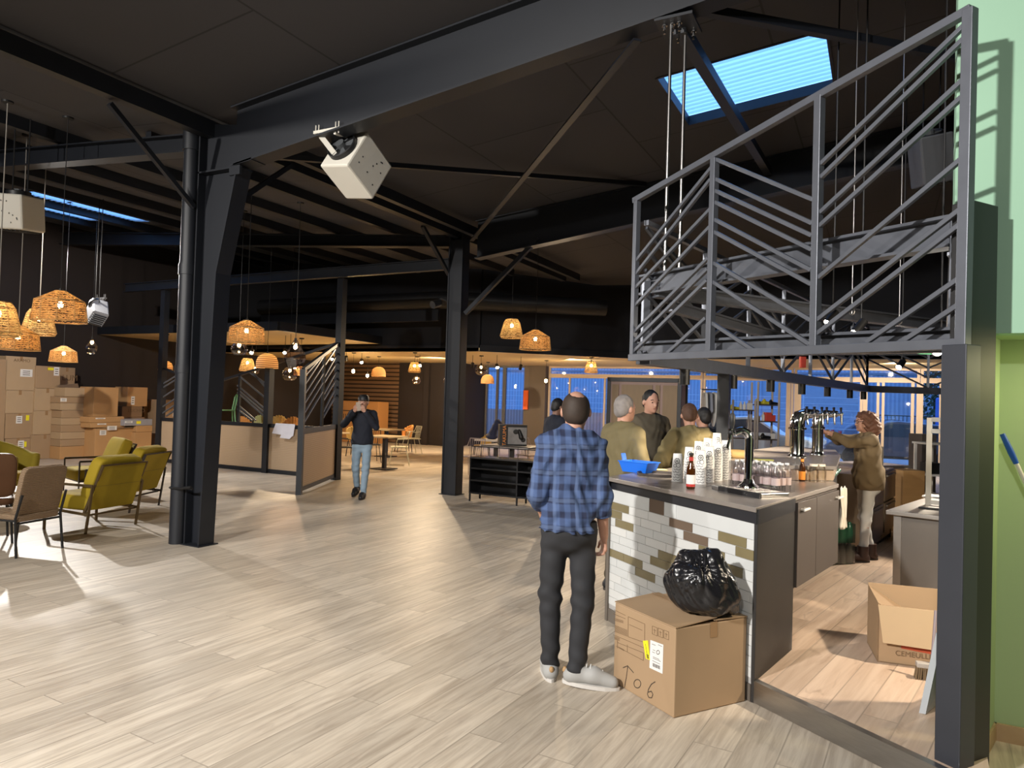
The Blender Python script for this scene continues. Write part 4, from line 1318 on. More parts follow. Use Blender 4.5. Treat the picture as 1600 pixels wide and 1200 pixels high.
# black bag
BAGM = mat('bin_bag', (.010, .010, .012), .24, 0, .2, 22, (1, 1, 1), .45)
pg = fl(1096, 956, hB + .02)
def bagn(x, y, z):
    a = np.arctan2(y, x)
    r = np.sqrt(x * x + y * y)
    w = np.clip((z - .12) / .14, 0, 1)
    x0, y0 = x + .03, y + .06
    a2 = np.arctan2(x0, z - .27)
    rk = np.sqrt(x0 * x0 + (z - .27) ** 2)
    cr = np.exp(-rk / .13) * (y < .02)
    return -.014 * cr * np.abs(np.sin(a2 * 8 + 1.5 * np.sin(a2 * 3))) - .010 * w * np.abs(np.sin(a * 8.5 + 6 * z + 1.3 * np.sin(a * 3))) - .004 * np.abs(np.sin(61 * x + 40 * z + 4 * np.sin(21 * y + 9 * x))) + .006 * np.sin(26 * x + 11 * y + 19 * z + 3 * np.sin(9 * y)) + .005 * np.sin(41 * y - 23 * z + 5 * np.sin(8 * x)) - .004 * np.abs(np.sin(33 * (x - y) + 20 * z))
pr_ = [('e', (.01, 0, .10), (.20, .155, .11), .02), ('e', (-.015, 0, .18), (.188, .145, .115), .05), ('c', (.0, 0, .2), (.0, 0, .265), .12, .075, .06),
       ('c', (-.03, 0, .27), (-.09, .02, .295), .03, .042, .03), ('c', (-.02, -.02, .27), (.055, -.02, .31), .03, .05, .03), ('c', (.06, -.03, .31), (.10, -.02, .275), .03, .02, .02),
       ('c', (-.09, .02, .305), (-.135, .01, .26), .025, .016, .02), ('e', (.14, .02, .04), (.07, .09, .05), .04), ('h', (0, 0, .002), (0, 0, 1))]
V, F = sdf_mesh(pr_, .0062, bagn)
o = MB().add(V, F).obj('rubbish_bag', BAGM, smooth=True, label='knotted black rubbish bag lying on the large T06 cardboard box', cat='bag')
o.location = (pg.x, pg.y, hB + .022); o.rotation_euler = (0, 0, HEAD)
# ================================================================ inside the bar, on the right
DZ = .12
a, b, c = fl(1384, 797, .86), fl(1478, 808, .86), fl(1446, 768, .86)
ux = (b - a).normalized(); uy = Vector((-ux.y, ux.x, 0))
W_, L_ = 1.6, 1.5
t = thing('steel_bench', 'stainless steel workbench with closed front behind the open cardboard box', 'bench', (a.x, a.y, DZ), 0)
def bp(x, y, z): return a + ux * x + uy * y + Vector((0, 0, z - .86))
INOX = mat('stainless', (.36, .34, .32), .34, .9, .1, 3, (1, 1, 8))
MB().extrude([bp(0, 0, .825), bp(W_, 0, .825), bp(W_, L_, .825), bp(0, L_, .825)], (0, 0, .035)).obj('worktop', INOX, t, world=True, bevel=.004)
MB().extrude([bp(.07, .06, DZ + .02), bp(W_, .06, DZ + .02), bp(W_, L_ - .05, DZ + .02), bp(.07, L_ - .05, DZ + .02)], (0, 0, .70)).obj('body', mat('inox_dark', (.18, .165, .15), .36, .8, .12, 2), t, world=True)
MB().extrude([bp(.05, .05, DZ), bp(.11, .05, DZ), bp(.11, .11, DZ), bp(.05, .11, DZ)], (0, 0, .705)).obj('leg', INOX, t, world=True)
MB().extrude([bp(.05, L_ - .11, DZ), bp(.11, L_ - .11, DZ), bp(.11, L_ - .05, DZ), bp(.05, L_ - .05, DZ)], (0, 0, .705)).obj('leg', INOX, t, world=True)
# rack on the bench
r0 = fl(1450, 789, .86)
t = thing('bench_rack', 'upright grey steel rack standing on the workbench in front of the blue van', 'rack', tuple(r0))
RK = mat('rack_grey', (.25, .24, .22), .45, .6, .08)
w_ = .28
for x in (0, w_):
    MB().bar(r0 + ux * x, r0 + ux * x + Vector((0, 0, .80)), .045).obj('post', RK, t, world=True)
for z in (.03, .68, .785):
    MB().bar(r0 + ux * .02 + Vector((0, 0, z)), r0 + ux * (w_ - .02) + Vector((0, 0, z)), .04).obj('crossbar', RK, t, world=True)
p = fl(1462, 797, .86)
t = thing('tong_set', 'black tongs lying on the front edge of the workbench', 'tongs', tuple(p))
mb = MB()
for k in (-1, 1):
    mb.tube([p + ux * -.13 + uy * .01 * k + Vector((0, 0, .008)), p + ux * .1 + uy * .03 * k + Vector((0, 0, .01))], .008, 6)
mb.box(p + ux * .12 + Vector((0, 0, .012)), (.08, .1, .022), .4)
mb.obj('tongs', BLACK, t, world=True)
p = fl(1462, 777, .86)
MB().extrude([p - ux * .1 - uy * .1, p + ux * .12 - uy * .1, p + ux * .12 + uy * .12, p - ux * .1 + uy * .12], (0, 0, .015)).obj('paper_stack', LABEL, label='white papers on the workbench under the grey rack', cat='papers', loc=tuple(p))
# open carton in front of the bench
a2, b2 = fl(1371, 1034, DZ), fl(1473, 1047, DZ)
w = (b2 - a2).normalized(); wn = Vector((-w.y, w.x, 0)); Lw = .62; Dw = .40; Hh = .36
t = thing('cardboard_box', 'open cardboard box with drooping flap inside the bar beside the steel post', 'box', tuple(a2))
def ob(x, y, z): return a2 + w * x + wn * y + Vector((0, 0, z))
th = .006
MB().extrude([ob(0, 0, .0), ob(Lw, 0, .0), ob(Lw, Dw, .0), ob(0, Dw, .0)], (0, 0, .006)).obj('bottom', CARDI, t, world=True)
for q, d in (([ob(0, 0, 0), ob(Lw, 0, 0), ob(Lw, 0, Hh), ob(0, 0, Hh)], wn * th), ([ob(0, Dw, 0), ob(Lw, Dw, 0), ob(Lw, Dw, Hh + .05), ob(0, Dw, Hh + .05)], -wn * th),
             ([ob(0, 0, 0), ob(0, Dw, 0), ob(0, Dw, Hh + .03), ob(0, 0, Hh)], w * th), ([ob(Lw, 0, 0), ob(Lw, Dw, 0), ob(Lw, Dw, Hh), ob(Lw, 0, Hh)], -w * th)):
    MB().extrude(q, d).obj('side', CARD, t, world=True)
q = [ob(-.004, -.004, Hh), ob(Lw, -.004, Hh), ob(Lw, -.05, Hh - .24), ob(.02, -.05, Hh - .22)]
MB().extrude(q, -wn * .005).obj('flap', CARD2, t, world=True)
q = [ob(.0, .02, Hh + .005), ob(0, Dw - .02, Hh + .03), ob(.22, Dw - .06, Hh - .10), ob(.2, .06, Hh - .12)]
MB().extrude(q, (0, 0, .005)).obj('flap', CARDI, t, world=True)
nF = -wn
q = [onp(x, y, a2 + nF * .002, nF) for x, y in ((1408, 996), (1474, 1008), (1474, 1026), (1408, 1013))]
MB().extrude(q, nF * .001).obj('red_print', mat('print_red', (.42, .07, .03), .6), t, world=True)
pl = onp(1428, 1024, a2 + nF * .003, nF)
text('printed_text', 'CEMEULLE', PRINTB, t, pl, w, Vector((0, 0, 1)), .045)
pb_ = fl(1450, 1062, DZ)
t = thing('hand_broom', 'brown bristle broom head on the deck in front of the open cardboard box', 'broom', tuple(pb_), HEAD - .3)
MB().box((0, 0, .085), (.13, .05, .03)).obj('block', mat('broom_grey', (.38, .35, .32), .6), t, bevel=.006)
mb = MB()
for i in range(12):
    for j in range(4):
        x, y = (i - 5.5) * .0105, (j - 1.5) * .012
        mb.tube([(x, y, .075), (x * 1.18 + random.uniform(-.004, .004), y * 1.3, 0)], [.005, .004], 5)
mb.obj('bristles', mat('bristle', (.16, .11, .06), .9), t)
MB().tube([(.02, 0, .1), (.05, .06, .40)], .010, 10).obj('handle', mat('broom_clear', (.30, .24, .26), .3), t)
q = [fl(1446, 1116, DZ), fl(1461, 1119, DZ)]
d_ = (q[1] - q[0])
pt = onp(1472, 1026, q[1] + CH * .12, (CH.y, -CH.x, 0))
t = MB()
e = Vector((.24, .05, 0)); dep = Vector((.22, .62, 0)).normalized() * .42
q[0] = q[0] + Vector((-.03, 0, 0))
t.extrude([q[0], q[0] + dep, q[0] + dep + Vector((.13, -.02, .44)), q[0] + Vector((.07, -.02, .44))], (.03, -.012, .004))
t.obj('leaning_board', mat('board_grey', (.42, .45, .48), .5), label='pale grey board leaning against the steel post inside the bar', cat='board', loc=tuple(q[0]))
# towel on the worktop end
p = Vector((6.47, .70, 0))
mb = MB()
tv, tf = [], []
nx, nz = 16, 18
for k in range(nz + 1):
    for i in range(nx + 1):
        s_ = i / nx - .5
        zz = 1.10 - .32 * k / nz
        fold = .012 * math.sin(i * 1.4 + k * .12) * (.4 + k / nz)
        q = p + Vector((.22, .62, 0)).normalized() * (s_ * (.11 + .02 * math.sin(k * .4))) + Vector((.9, -.3, 0)).normalized() * (fold + .012)
        tv.append((q.x, q.y, zz + .012 * math.sin(i * .7)))
for k in range(nz):
    for i in range(nx):
        tf.append((k * (nx + 1) + i, k * (nx + 1) + i + 1, (k + 1) * (nx + 1) + i + 1, (k + 1) * (nx + 1) + i))
mb.add(tv, tf)
o = mb.obj('bar_towel', mat('towel', (.66, .62, .54), .9, 0, .08, 10), smooth=True, label='pale cotton towel hanging from the worktop end above the green bottle pack', cat='towel', loc=(p.x, p.y, .78))
so = o.modifiers.new('s', 'SOLIDIFY'); so.thickness = .006
# glass washer and undercounter fridges
t = thing('glass_washer', 'black glass washer with a lit control strip under the tap shelf', 'appliance', (6.3, 1.3, .67))
DW = .67
MB().extrude([(6.02, 1.02, DW), (6.34, 1.0, DW), (6.36, 2.28, DW), (6.04, 2.3, DW)], (0, 0, .55)).obj('body', BLACK, t, world=True)
mb = MB(); mb.bar((6.35, 1.05, 1.12), (6.372, 2.2, 1.12), .01, .09)
mb.obj('control_panel', mat('panel_grey', (.06, .07, .07), .3), t, world=True)
for k in range(8):
    q = Vector((6.36, 1.1, 1.12)).lerp(Vector((6.385, 2.15, 1.12)), k / 7)
    MB().ball((q.x, q.y, q.z), .016, 8, 6).obj('button', mat('button_green', (.12, .30, .22), .3), t, world=True)
for k, (y0, y1, lab) in enumerate(((3.45, 4.15, 'stainless undercounter fridge just behind the woman'), (4.2, 4.95, 'stainless undercounter fridge farther along behind the woman'))):
    x1 = 6.62 + .17 * (y0 - 3.3)
    t = thing('bar_fridge', lab, 'fridge', (x1, y0, DZ), -.17, 'undercounter fridges')
    MB().bb((-.6, 0, .05), (0, y1 - y0, .86)).obj('body', mat('fridge_tan', (.33, .26, .19), .35, .7, .08), t, bevel=.004)
    dr = MB().bb((.002, .02, .12), (.022, y1 - y0 - .02, .48)).obj('drawer', MATS['fridge_tan'], t, bevel=.003)
    MB().bb((.022, .1, .43), (.04, y1 - y0 - .1, .45)).obj('handle', INOX, dr)
    dr = MB().bb((.002, .02, .5), (.022, y1 - y0 - .02, .84)).obj('drawer', MATS['fridge_tan'], t, bevel=.003)
    MB().bb((.022, .1, .79), (.04, y1 - y0 - .1, .81)).obj('handle', INOX, dr)
    MB().bb((-.6, 0, .0), (-.02, y1 - y0, .05)).obj('plinth', BLACK, t)
# green bottle pack
pk = fl(1312, 879, DZ)
GRB = mat('green_plastic', (.03, .16, .085), .2, 0, .15, 5)
SLB = mat('silver_plastic', (.16, .19, .18), .25, .2, .2, 6)
for k, (z, m_, lab) in enumerate(((.0, SLB, 'grey shrink wrapped bottle pack on the deck under the green pack'), (.215, GRB, 'green bottle pack on top of the grey pack below the hanging towel'))):
    t = thing('bottle_pack', lab, 'bottles', (pk.x, pk.y, DZ + z), HEAD + .2)
    for i in range(3):
        for j in range(2):
            MB().lathe([(0, 0), (.036, 0), (.038, .012), (.037, .12), (.03, .17), (.015, .205), (.015, .213), (0, .214)], 14, ((i - 1) * .077, (j - .5) * .077, 0)).obj('bottle', m_, t, smooth=True)
    MB().box((0, 0, .10), (.235, .16, .195)).obj('wrap', glass_mat('pack_film', (.85, .92, .9), .14, .25) if 'pack_film' not in MATS else MATS['pack_film'], t)
# furniture beyond the woman
def simple_box(name, label, cat, px, py, z0, size, m, rz=0, **kw):
    p = fl(px, py, z0)
    return MB().box((0, 0, size[2] / 2), size).obj(name, m, label=label, cat=cat, bevel=.004, **kw), p
WOODO = mat('crate_wood', (.52, .30, .12), .6, 0, .14, 3, (1, 1, 6))
p = at(1428, 757, 9.4)
t = thing('wooden_crate', 'orange pine crate panel behind the workbench near the window', 'crate', (p.x, p.y, DZ), HEAD + .05)
MB().box((0, .16, (p.z - DZ) / 2 + .09), (.30, .32, p.z - DZ + .18)).obj('body', WOODO, t, bevel=.006)
p = at(1388, 727, 10.4)
t = thing('side_counter', 'brown side counter with a bluish top beyond the woman', 'counter', (p.x, p.y, DZ), HEAD + .35)
MB().box((0, .3, p.z - DZ - .02), (.75, .7, .04)).obj('worktop', MATS['steel_worktop'], t)
MB().box((.28, .3, (p.z - DZ) / 2 - .02), (.05, .62, p.z - DZ - .04)).obj('side_panel', CEMENT, t)
MB().box((-.3, .3, (p.z - DZ) / 2 - .02), (.05, .62, p.z - DZ - .04)).obj('side_panel', CEMENT, t)
MB().box((0, .58, (p.z - DZ) / 2 - .02), (.55, .03, p.z - DZ - .04)).obj('back_panel', BLACK, t)
MB().box((0, .3, (p.z - DZ) * .45), (.55, .55, .03)).obj('shelf', CEMENT, t)
p = at(1361, 706, 9.25)
MB().box((0, 0, -.05), (.17, .3, .26), HEAD).obj('till_box', mat('till_tan', (.34, .28, .20), .5), label='tan till box standing right behind the woman', cat='till', bevel=.006).location = (p.x, p.y, p.z)
p = at(1362, 735, 8.5)
p = at(1362, 735, 9.3)
MB().box((0, 0, (p.z - DZ) / 2), (.26, .5, p.z - DZ), HEAD).obj('cabinet', CEMENT, label='narrow brown cabinet under the tan till box', cat='cabinet').location = (p.x, p.y, DZ)
p = at(1466, 730, 11.0)
t = thing('kitchen_trolley', 'pale shelf trolley seen through the rack on the workbench', 'trolley', (p.x, p.y, DZ), HEAD)
for x in (-.13, .13):
    for y in (0, .4):
        MB().box((x, y, .55), (.035, .035, 1.1)).obj('post', WHITE_P, t)
for z in (.3, .62, 1.1):
    MB().box((0, .2, z), (.34, .46, .03)).obj('shelf', WHITE_P, t)
MB().box((.02, .2, .72), (.2, .3, .16)).obj('basket', BLACK, t)
p = at(1441, 702, 12.2)
MB().box((0, 0, -(p.z - .12) / 2 + .13), (.24, .4, p.z - .12 + .26), HEAD).obj('dark_cabinet', CEMENT, label='dark cabinet standing by the cream window frame beyond the bar', cat='cabinet').location = (p.x, p.y, p.z - .0)
# leaning broom with blue grip in the green recess
a, b = onp(1566, 678, (7.4, -1.12, 0), (0, 1, 0)), onp(1612, 775, (7.4, -1.12, 0), (0, 1, 0))
dd = (a - b).normalized()
t = thing('broom', 'white broom pole with blue grip leaning in the green recess', 'broom', (b.x + -dd.x * b.z / dd.z, b.y, 0))
foot = b - dd * (b.z / dd.z)
MB().tube([foot, a - dd * .14], .011, 10).obj('pole', WHITE_P, t, world=True, smooth=True)
MB().tube([a - dd * .16, a - dd * .1, a], [.013, .016, .013], 10).obj('grip', mat('grip_blue', (.01, .08, .42), .4), t, world=True, smooth=True)
# ================================================================ people
def rotz(a):
    return Matrix.Rotation(a, 3, 'Z')
def hand(prims, wrist, d, nrm, thumb, curl=.5, s=1.0):
    """d: along the fingers, nrm: out of the palm (fingers curl that way), thumb: side the thumb is on"""
    w, d, nrm, th = Vector(wrist), Vector(d).normalized(), Vector(nrm).normalized(), Vector(thumb).normalized()
    palm = w + d * .075 * s
    for k, x in enumerate((-.028, -.010, .010, .028)):
        prims.append(('c', tuple(w + th * x * .6 * s + d * .012 * s), tuple(palm + th * x * s), .013 * s, .0115 * s, .012))
    for x, L in ((.030, .070), (.010, .080), (-.010, .074), (-.029, .058)):
        p = palm + th * x * s
        c1, c2 = curl * .7, curl * 1.7
        q = p + (d * math.cos(c1) + nrm * math.sin(c1)) * L * .5 * s
        r_ = q + (d * math.cos(c2) + nrm * math.sin(c2)) * L * .5 * s
        prims += [('c', tuple(p), tuple(q), .0095 * s, .0085 * s, .006), ('c', tuple(q), tuple(r_), .0085 * s, .007 * s, .004)]
    b = w + d * .022 * s + th * .026 * s
    q = b + (d * .7 + th * .5 + nrm * .35).normalized() * .042 * s
    r_ = q + (d * .95 + nrm * .35).normalized() * .032 * s
    prims += [('c', tuple(b), tuple(q), .012 * s, .010 * s, .012), ('c', tuple(q), tuple(r_), .010 * s, .008 * s, .004)]
SKIN = mat('skin', (.50, .27, .19), .55, 0, .06, 9)
SKIN2 = mat('skin_dark', (.20, .10, .065), .55, 0, .06, 9)
def person(label, loc, rz, h, shirt, trousers, shoe, hair, J=None, hands=None, sleeve=1.0, skin=None, res=.012, hem=.90, hairf=None, head_r=None, head_off=(0, 0, 0), wr=.004, collar=True, feet=None, gender='m', bulk=0.0, face=True, tight=False, jacket_open=False, skin_res=None):
    s = h / 1.75
    skin = skin or SKIN
    j = dict(ns=(0, -.012, 1.44), nt=(0, .006, 1.535), shl=(-.165, -.012, 1.40), shr=(.165, -.012, 1.40), ell=(-.21, -.03, 1.13), elr=(.21, -.03, 1.13),
             wrl=(-.235, .04, .885), wrr=(.235, .04, .885), hil=(-.088, 0, .92), hir=(.088, 0, .92), knl=(-.10, .012, .49), knr=(.10, .012, .49),
             anl=(-.105, -.02, .085), anr=(.105, -.02, .085), tol=(-.125, .16, .035), tor=(.125, .16, .035), chest=(0, -.005, 1.27), belly=(0, .008, 1.06), pel=(0, -.01, .945))
    j.update(J or {})
    j = {k: Vector(v) * s for k, v in j.items()}
    T = lambda v: tuple(v)
    nt = j['nt']
    HR_ = head_r or Matrix.Identity(3)
    def hd(x, y, z):
        return tuple(nt + HR_ @ (Vector((x, y, z)) * s) + Vector(head_off) * s)
    HM = [list(r_) for r_ in HR_]
    hc = 1.555
    g = 1 if gender == 'm' else .88
    body = [('e', hd(0, .0, .095), (.076 * s, .094 * s, .100 * s), .01, HM), ('e', hd(0, .038, .025), (.054 * s, .060 * s, .066 * s), .04, HM),
            ('c', hd(0, .088, .078), hd(0, .104, .048), .011 * s, .015 * s, .012), ('e', hd(.082, -.005, .068), (.012 * s, .022 * s, .031 * s), .006, HM), ('e', hd(-.082, -.005, .068), (.012 * s, .022 * s, .031 * s), .006, HM),
            ('c', hd(-.03, .082, .095), hd(.03, .082, .095), .011 * s, .011 * s, .02), ('c', hd(-.02, .09, .018), hd(.02, .09, .018), .008 * s, .008 * s, .01), ('c', hd(0, .082, -.012), hd(0, .084, -.012), .018 * s, .018 * s, .02),
            ('c', T(j['ns']), hd(0, -.008, .02), .058 * s * g, .053 * s * g, .03)]
    tor = [('e', T(j['chest']), (.140 * s * g, .092 * s, .18 * s), .04), ('e', T(j['belly']), (.122 * s * g, .088 * s, .17 * s), .06), ('e', T(j['pel']), (.132 * s, .090 * s, .12 * s), .05)]
    body += tor
    for a in 'lr':
        body += [('c', T(j['ns'] + Vector((0, 0, -.03 * s))), T(j['sh' + a]), .050 * s * g, .040 * s * g, .04), ('c', T(j['sh' + a]), T(j['el' + a]), .040 * s * g, .038 * s * g, .02),
                 ('c', T(j['el' + a]), T(j['wr' + a]), .041 * s * g, .027 * s, .015), ('c', T(j['hi' + a]), T(j['kn' + a]), .070 * s, .048 * s, .03),
                 ('c', T(j['kn' + a]), T(j['an' + a]), .053 * s, .036 * s, .02), ('c', T(j['an' + a] + Vector((0, 0, -.03 * s))), T(j['to' + a]), .032 * s, .026 * s, .02)]
    sh, kn = Vector(j['pel']), None
    for a in 'lr':
        hh = (hands or {}).get(a)
        d = (j['wr' + a] - j['el' + a]).normalized()
        sx = -1 if a == 'l' else 1
        if hh is None:
            hh = (d, (-sx, 0, 0), (0, 1, 0), .55)
        hand(body, j['wr' + a], hh[0], hh[1], hh[2], hh[3], s * (1.05 if gender == 'm' else .92))
    root = thing('person', label, 'person', loc, rz)
    soft('body', body, skin, root, skin_res or min(res, .0085))
    if face:
        for x in (-.031, .031):
            e = MB().ball(hd(x, .084, .080), .010 * s, 10, 8).obj('eye', mat('eye_dark', (.03, .02, .02), .2), root, smooth=True)
        m_ = MB(); m_.tube([hd(-.024, .092, .014), hd(-.01, .099, .016), hd(.01, .099, .016), hd(.024, .092, .014)], .0045 * s, 6)
        m_.obj('mouth', mat('lip', (.36, .14, .11), .5), root, smooth=True)
        for x in (-1, 1):
            MB().tube([hd(x * .017, .090, .101), hd(x * .033, .089, .107), hd(x * .05, .078, .101)], .0045 * s, 6).obj('eyebrow', hair, root, smooth=True)
    # hair
    hp_ = [('e', hd(0, -.014, .108), (.082 * s, .096 * s, .098 * s), .01, HM), ('e', hd(0, -.052, .050), (.064 * s, .05 * s, .055 * s), .03, HM)]
    cutp, cutn = Vector(hd(0, .028, .075)), HR_ @ Vector((0, -.62, .78))
    if hairf:
        hp_ = hairf(hd, HM, s)
        V, F = sdf_mesh(hp_, .009, hairf.noise if hasattr(hairf, 'noise') else None)
    else:
        hp_.append(('h', tuple(cutp), tuple(cutn)))
        V, F = sdf_mesh(hp_, .008, lambda x, y, z: .0025 * np.sin(95 * x + 30 * z) * np.sin(110 * y + 60 * z))
    if V:
        MB().add(V, F).obj('hair', hair, root, smooth=True)
    # shirt
    def wrk(x, y, z):
        return wr * (np.sin(31 * z + 13 * x + 6 * np.sin(17 * x + 4 * y)) + .8 * np.sin(19 * z - 27 * x + 22 * y + 4 * np.sin(13 * z)) + .5 * np.sin(58 * z + 21 * y + 5 * np.sin(23 * x)))
    B_ = bulk
    wrk0 = wrk
    wrk = lambda x, y, z: wrk0(x, y, z) - wr * .9
    st = [('e', T(j['chest']), ((.164 + B_) * s * g, (.117 + B_) * s, .215 * s), .04), ('e', T(j['belly']), ((.158 + B_) * s * g, (.118 + B_) * s, .19 * s), .08),
          ('e', T(j['pel'] + Vector((0, 0, .0))), ((.186 + B_) * s, (.150 + B_) * s, .20 * s), .08)]
    for a in 'lr':
        wv = j['el' + a].lerp(j['wr' + a], sleeve) if sleeve > 0 else j['sh' + a].lerp(j['el' + a], .6)
        st += [('c', T(j['ns'] + Vector((0, 0, -.045 * s))), T(j['sh' + a]), .082 * s * g, .060 * s * g, .07), ('c', T(j['ns'].lerp(j['sh' + a], .5) + Vector((0, 0, -.05 * s))), T(j['belly']), .09 * s * g, .09 * s * g, .06), ('c', T(j['sh' + a]), T(j['el' + a]) if sleeve > 0 else T(wv), (.060 + B_ * .5) * s * g, (.056 + B_ * .5) * s * g, .03)]
        if sleeve > 0:
            st.append(('c', T(j['el' + a]), T(wv), (.056 + B_ * .5) * s * g, (.047 + B_ * .3) * s * g, .02))
            dd = (j['wr' + a] - j['el' + a]).normalized()
            st.append(('h', T(wv), T(-dd), .14 * s))
    if collar:
        st.append(('c', T(j['ns'] + Vector((0, 0, -.02 * s))), T(j['ns'].lerp(nt, .42)), .073 * s * g, .066 * s * g, .03))
    st.append(('h', T(j['ns'].lerp(nt, .55)), T(-(nt - j['ns']).normalized() + Vector((0, -.15, 0)) * 0), .16 * s))
    st.append(('h', (0, 0, hem * s), (.02, 0, 1), .33 * s))
    soft('shirt', st, shirt, root, res, wrk)
    tr = [('e', T(j['pel']), (.160 * s, .124 * s, .15 * s), .05), ('e', T(j['pel'] + Vector((0, -.02, -.06)) * 1.0), (.150 * s, .118 * s, .12 * s), .05)]
    k_ = .0 if not tight else -.008
    for a in 'lr':
        tr += [('c', T(j['hi' + a] + Vector((0, 0, -.06 * s))), T(j['kn' + a]), (.084 + k_) * s, (.066 + k_) * s, .035), ('c', T(j['kn' + a]), T(j['an' + a]), (.066 + k_) * s, (.052 + k_) * s, .02)]
    tr.append(('h', (0, 0, (hem + .05) * s), (0, 0, -1), .4 * s))
    def wrt(x, y, z):
        kz = np.exp(-((z - .50 * s) / .12) ** 2) + .7 * np.exp(-((z - .80 * s) / .06) ** 2) + 1.1 * np.exp(-((z - .12 * s) / .09) ** 2) + .25
        return .0045 * kz * (np.sin(62 * z + 18 * x + 14 * y) + .6 * np.sin(45 * z - 30 * x + 11 * y))
    for a in 'lr':
        tr.append(('h', T(j['an' + a] + Vector((0, 0, -.012 * s))), (0, 0, 1), .12 * s))
    soft('trousers', tr, trousers, root, res, wrt)
    for a in 'lr':
        an, to = j['an' + a], j['to' + a]
        f_ = Vector((to.x - an.x, to.y - an.y, 0)).normalized()
        zt = to.z - .035 * s
        lift = an.z - .085 * s
        heel = Vector((an.x, an.y, .045 * s + lift)) - f_ * .035 * s
        toe = Vector((to.x, to.y, .036 * s + zt)) + f_ * .035 * s
        midf = heel.lerp(toe, .55) + Vector((0, 0, .022 * s))
        shp = [('c', T(heel), T(midf), .043 * s, .046 * s, .03), ('c', T(midf), T(toe), .046 * s, .037 * s, .03), ('c', T(heel + f_ * .02 * s + Vector((0, 0, .01))), T(an + Vector((0, 0, .0))), .043 * s, .045 * s, .03)]
        slope = (toe.z - heel.z) / max(.05, (toe - heel).length)
        shp.append(('h', T(heel + Vector((0, 0, -.040 * s))), T(Vector((-f_.x * slope, -f_.y * slope, 1)))))
        so_ = soft('shoe', shp, shoe, root, .0085)
        side = Vector((-f_.y, f_.x, 0))
        sl_ = []
        for t_ in np.linspace(0, 2 * math.pi, 24, endpoint=False):
            ca, sa = math.cos(t_), math.sin(t_)
            c_ = heel.lerp(toe, .5)
            L_ = (toe - heel).length / 2 + .046 * s
            pt = c_ + f_ * ca * L_ + side * sa * .046 * s * (1.05 if ca < .6 else .95)
            pt.z = (heel.z + (toe.z - heel.z) * (.5 + .5 * ca)) - .046 * s
            sl_.append(pt)
        MB().extrude(sl_, (0, 0, .022 * s)).obj('sole', mat('sole_pale', (.58, .56, .53), .6) if shoe.name in ('sneaker_grey',) else mat('sole_dark', (.03, .022, .018), .6), so_)
    return root, j, s, hd
HB = mat('hair_dark_brown', (.035, .022, .015), .7, 0, .3, 30)
HBK = mat('hair_black', (.008, .007, .007), .6, 0, .3, 30)
HG = mat('hair_grey', (.22, .20, .19), .7, 0, .3, 30)
HRD = mat('hair_brown', (.085, .040, .022), .7, 0, .3, 30)
HC = mat('hair_curly', (.13, .055, .030), .7, 0, .45, 26)
PLAID = plaid_mat('plaid_blue', (.062, .105, .235), (.012, .018, .050), (.13, .19, .34))
JEANK = mat('black_jeans', (.020, .021, .025), .8, 0, .35, 7, (1, 1, .5), .15)
JEANB = mat('light_jeans', (.26, .36, .46), .8, 0, .25, 4, (1, 1, .6), .1)
JEANW = mat('white_jeans', (.60, .59, .57), .8, 0, .12, 5, (1, 1, .6), .1)
OLIVE = mat('olive_jacket', (.145, .118, .055), .8, 0, .15, 4)
OLIVE2 = mat('olive_grey_jacket', (.075, .062, .040), .8, 0, .15, 4)
OLIVE3 = mat('khaki_jacket', (.185, .148, .065), .8, 0, .15, 4)
OLTR = mat('olive_trousers', (.07, .055, .035), .8, 0, .15, 4)
NAVY = mat('navy_knit', (.010, .013, .024), .85, 0, .2, 6)
KHAKI = mat('khaki_sweatshirt', (.165, .115, .058), .9, 0, .1, 5)
SNEAK = mat('sneaker_grey', (.36, .36, .35), .7, 0, .15, 8)
BOOT = mat('boot_brown', (.045, .020, .014), .5, 0, .2, 8)
SHOEK = mat('shoe_black', (.01, .01, .012), .5, 0, .1, 8)
# --- man in the plaid shirt
p = fl(889, 1064)
def balding(hd, HM, s):
    return [('e', hd(0, -.014, .098), (.085 * s, .099 * s, .094 * s), .01, HM), ('e', hd(0, -.048, .045), (.070 * s, .056 * s, .058 * s), .035, HM),
            ('h', hd(0, .03, .07), tuple(Matrix(HM) @ Vector((0, -.75, .55)))), ('-e', hd(.012, -.05, .196), (.052 * s, .060 * s, .056 * s), 0), ('h', hd(0, 0, .197), tuple(Matrix(HM) @ Vector((0, -.3, -1))))]
J = dict(ns=(-.02, .0, 1.43), nt=(.0, .03, 1.515), chest=(-.03, 0, 1.25), belly=(-.03, .012, 1.05), pel=(-.025, -.01, .94), shl=(-.168, -.005, 1.385), shr=(.115, -.005, 1.385),
         ell=(-.215, -.06, 1.11), wrl=(-.165, .11, .93), elr=(.155, -.05, 1.09), wrr=(.185, .015, .855), hil=(-.105, 0, .92), hir=(.055, 0, .92),
         knl=(-.125, .02, .49), knr=(.065, -.04, .49), anl=(-.11, .04, .085), anr=(.035, -.07, .10), tol=(-.12, .225, .035), tor=(.205, -.10, .040))
root, j, s, hd = person('balding man in a blue plaid shirt standing with his back turned by the bar', (p.x, p.y, 0), HEAD, 1.82, PLAID, JEANK, SNEAK, HB, J,
    dict(l=((.35, .8, -.45), (.9, -.3, 0), (0, .5, .8), .5), r=((.05, .06, -1), (-.6, .5, 0), (-.15, 1, 0), .75)), sleeve=.40, res=.0105, hem=.90, hairf=balding, wr=.0062, face=False, skin_res=.0075,
    head_r=Matrix.Rotation(-.12, 3, 'X') @ rotz(-.12))
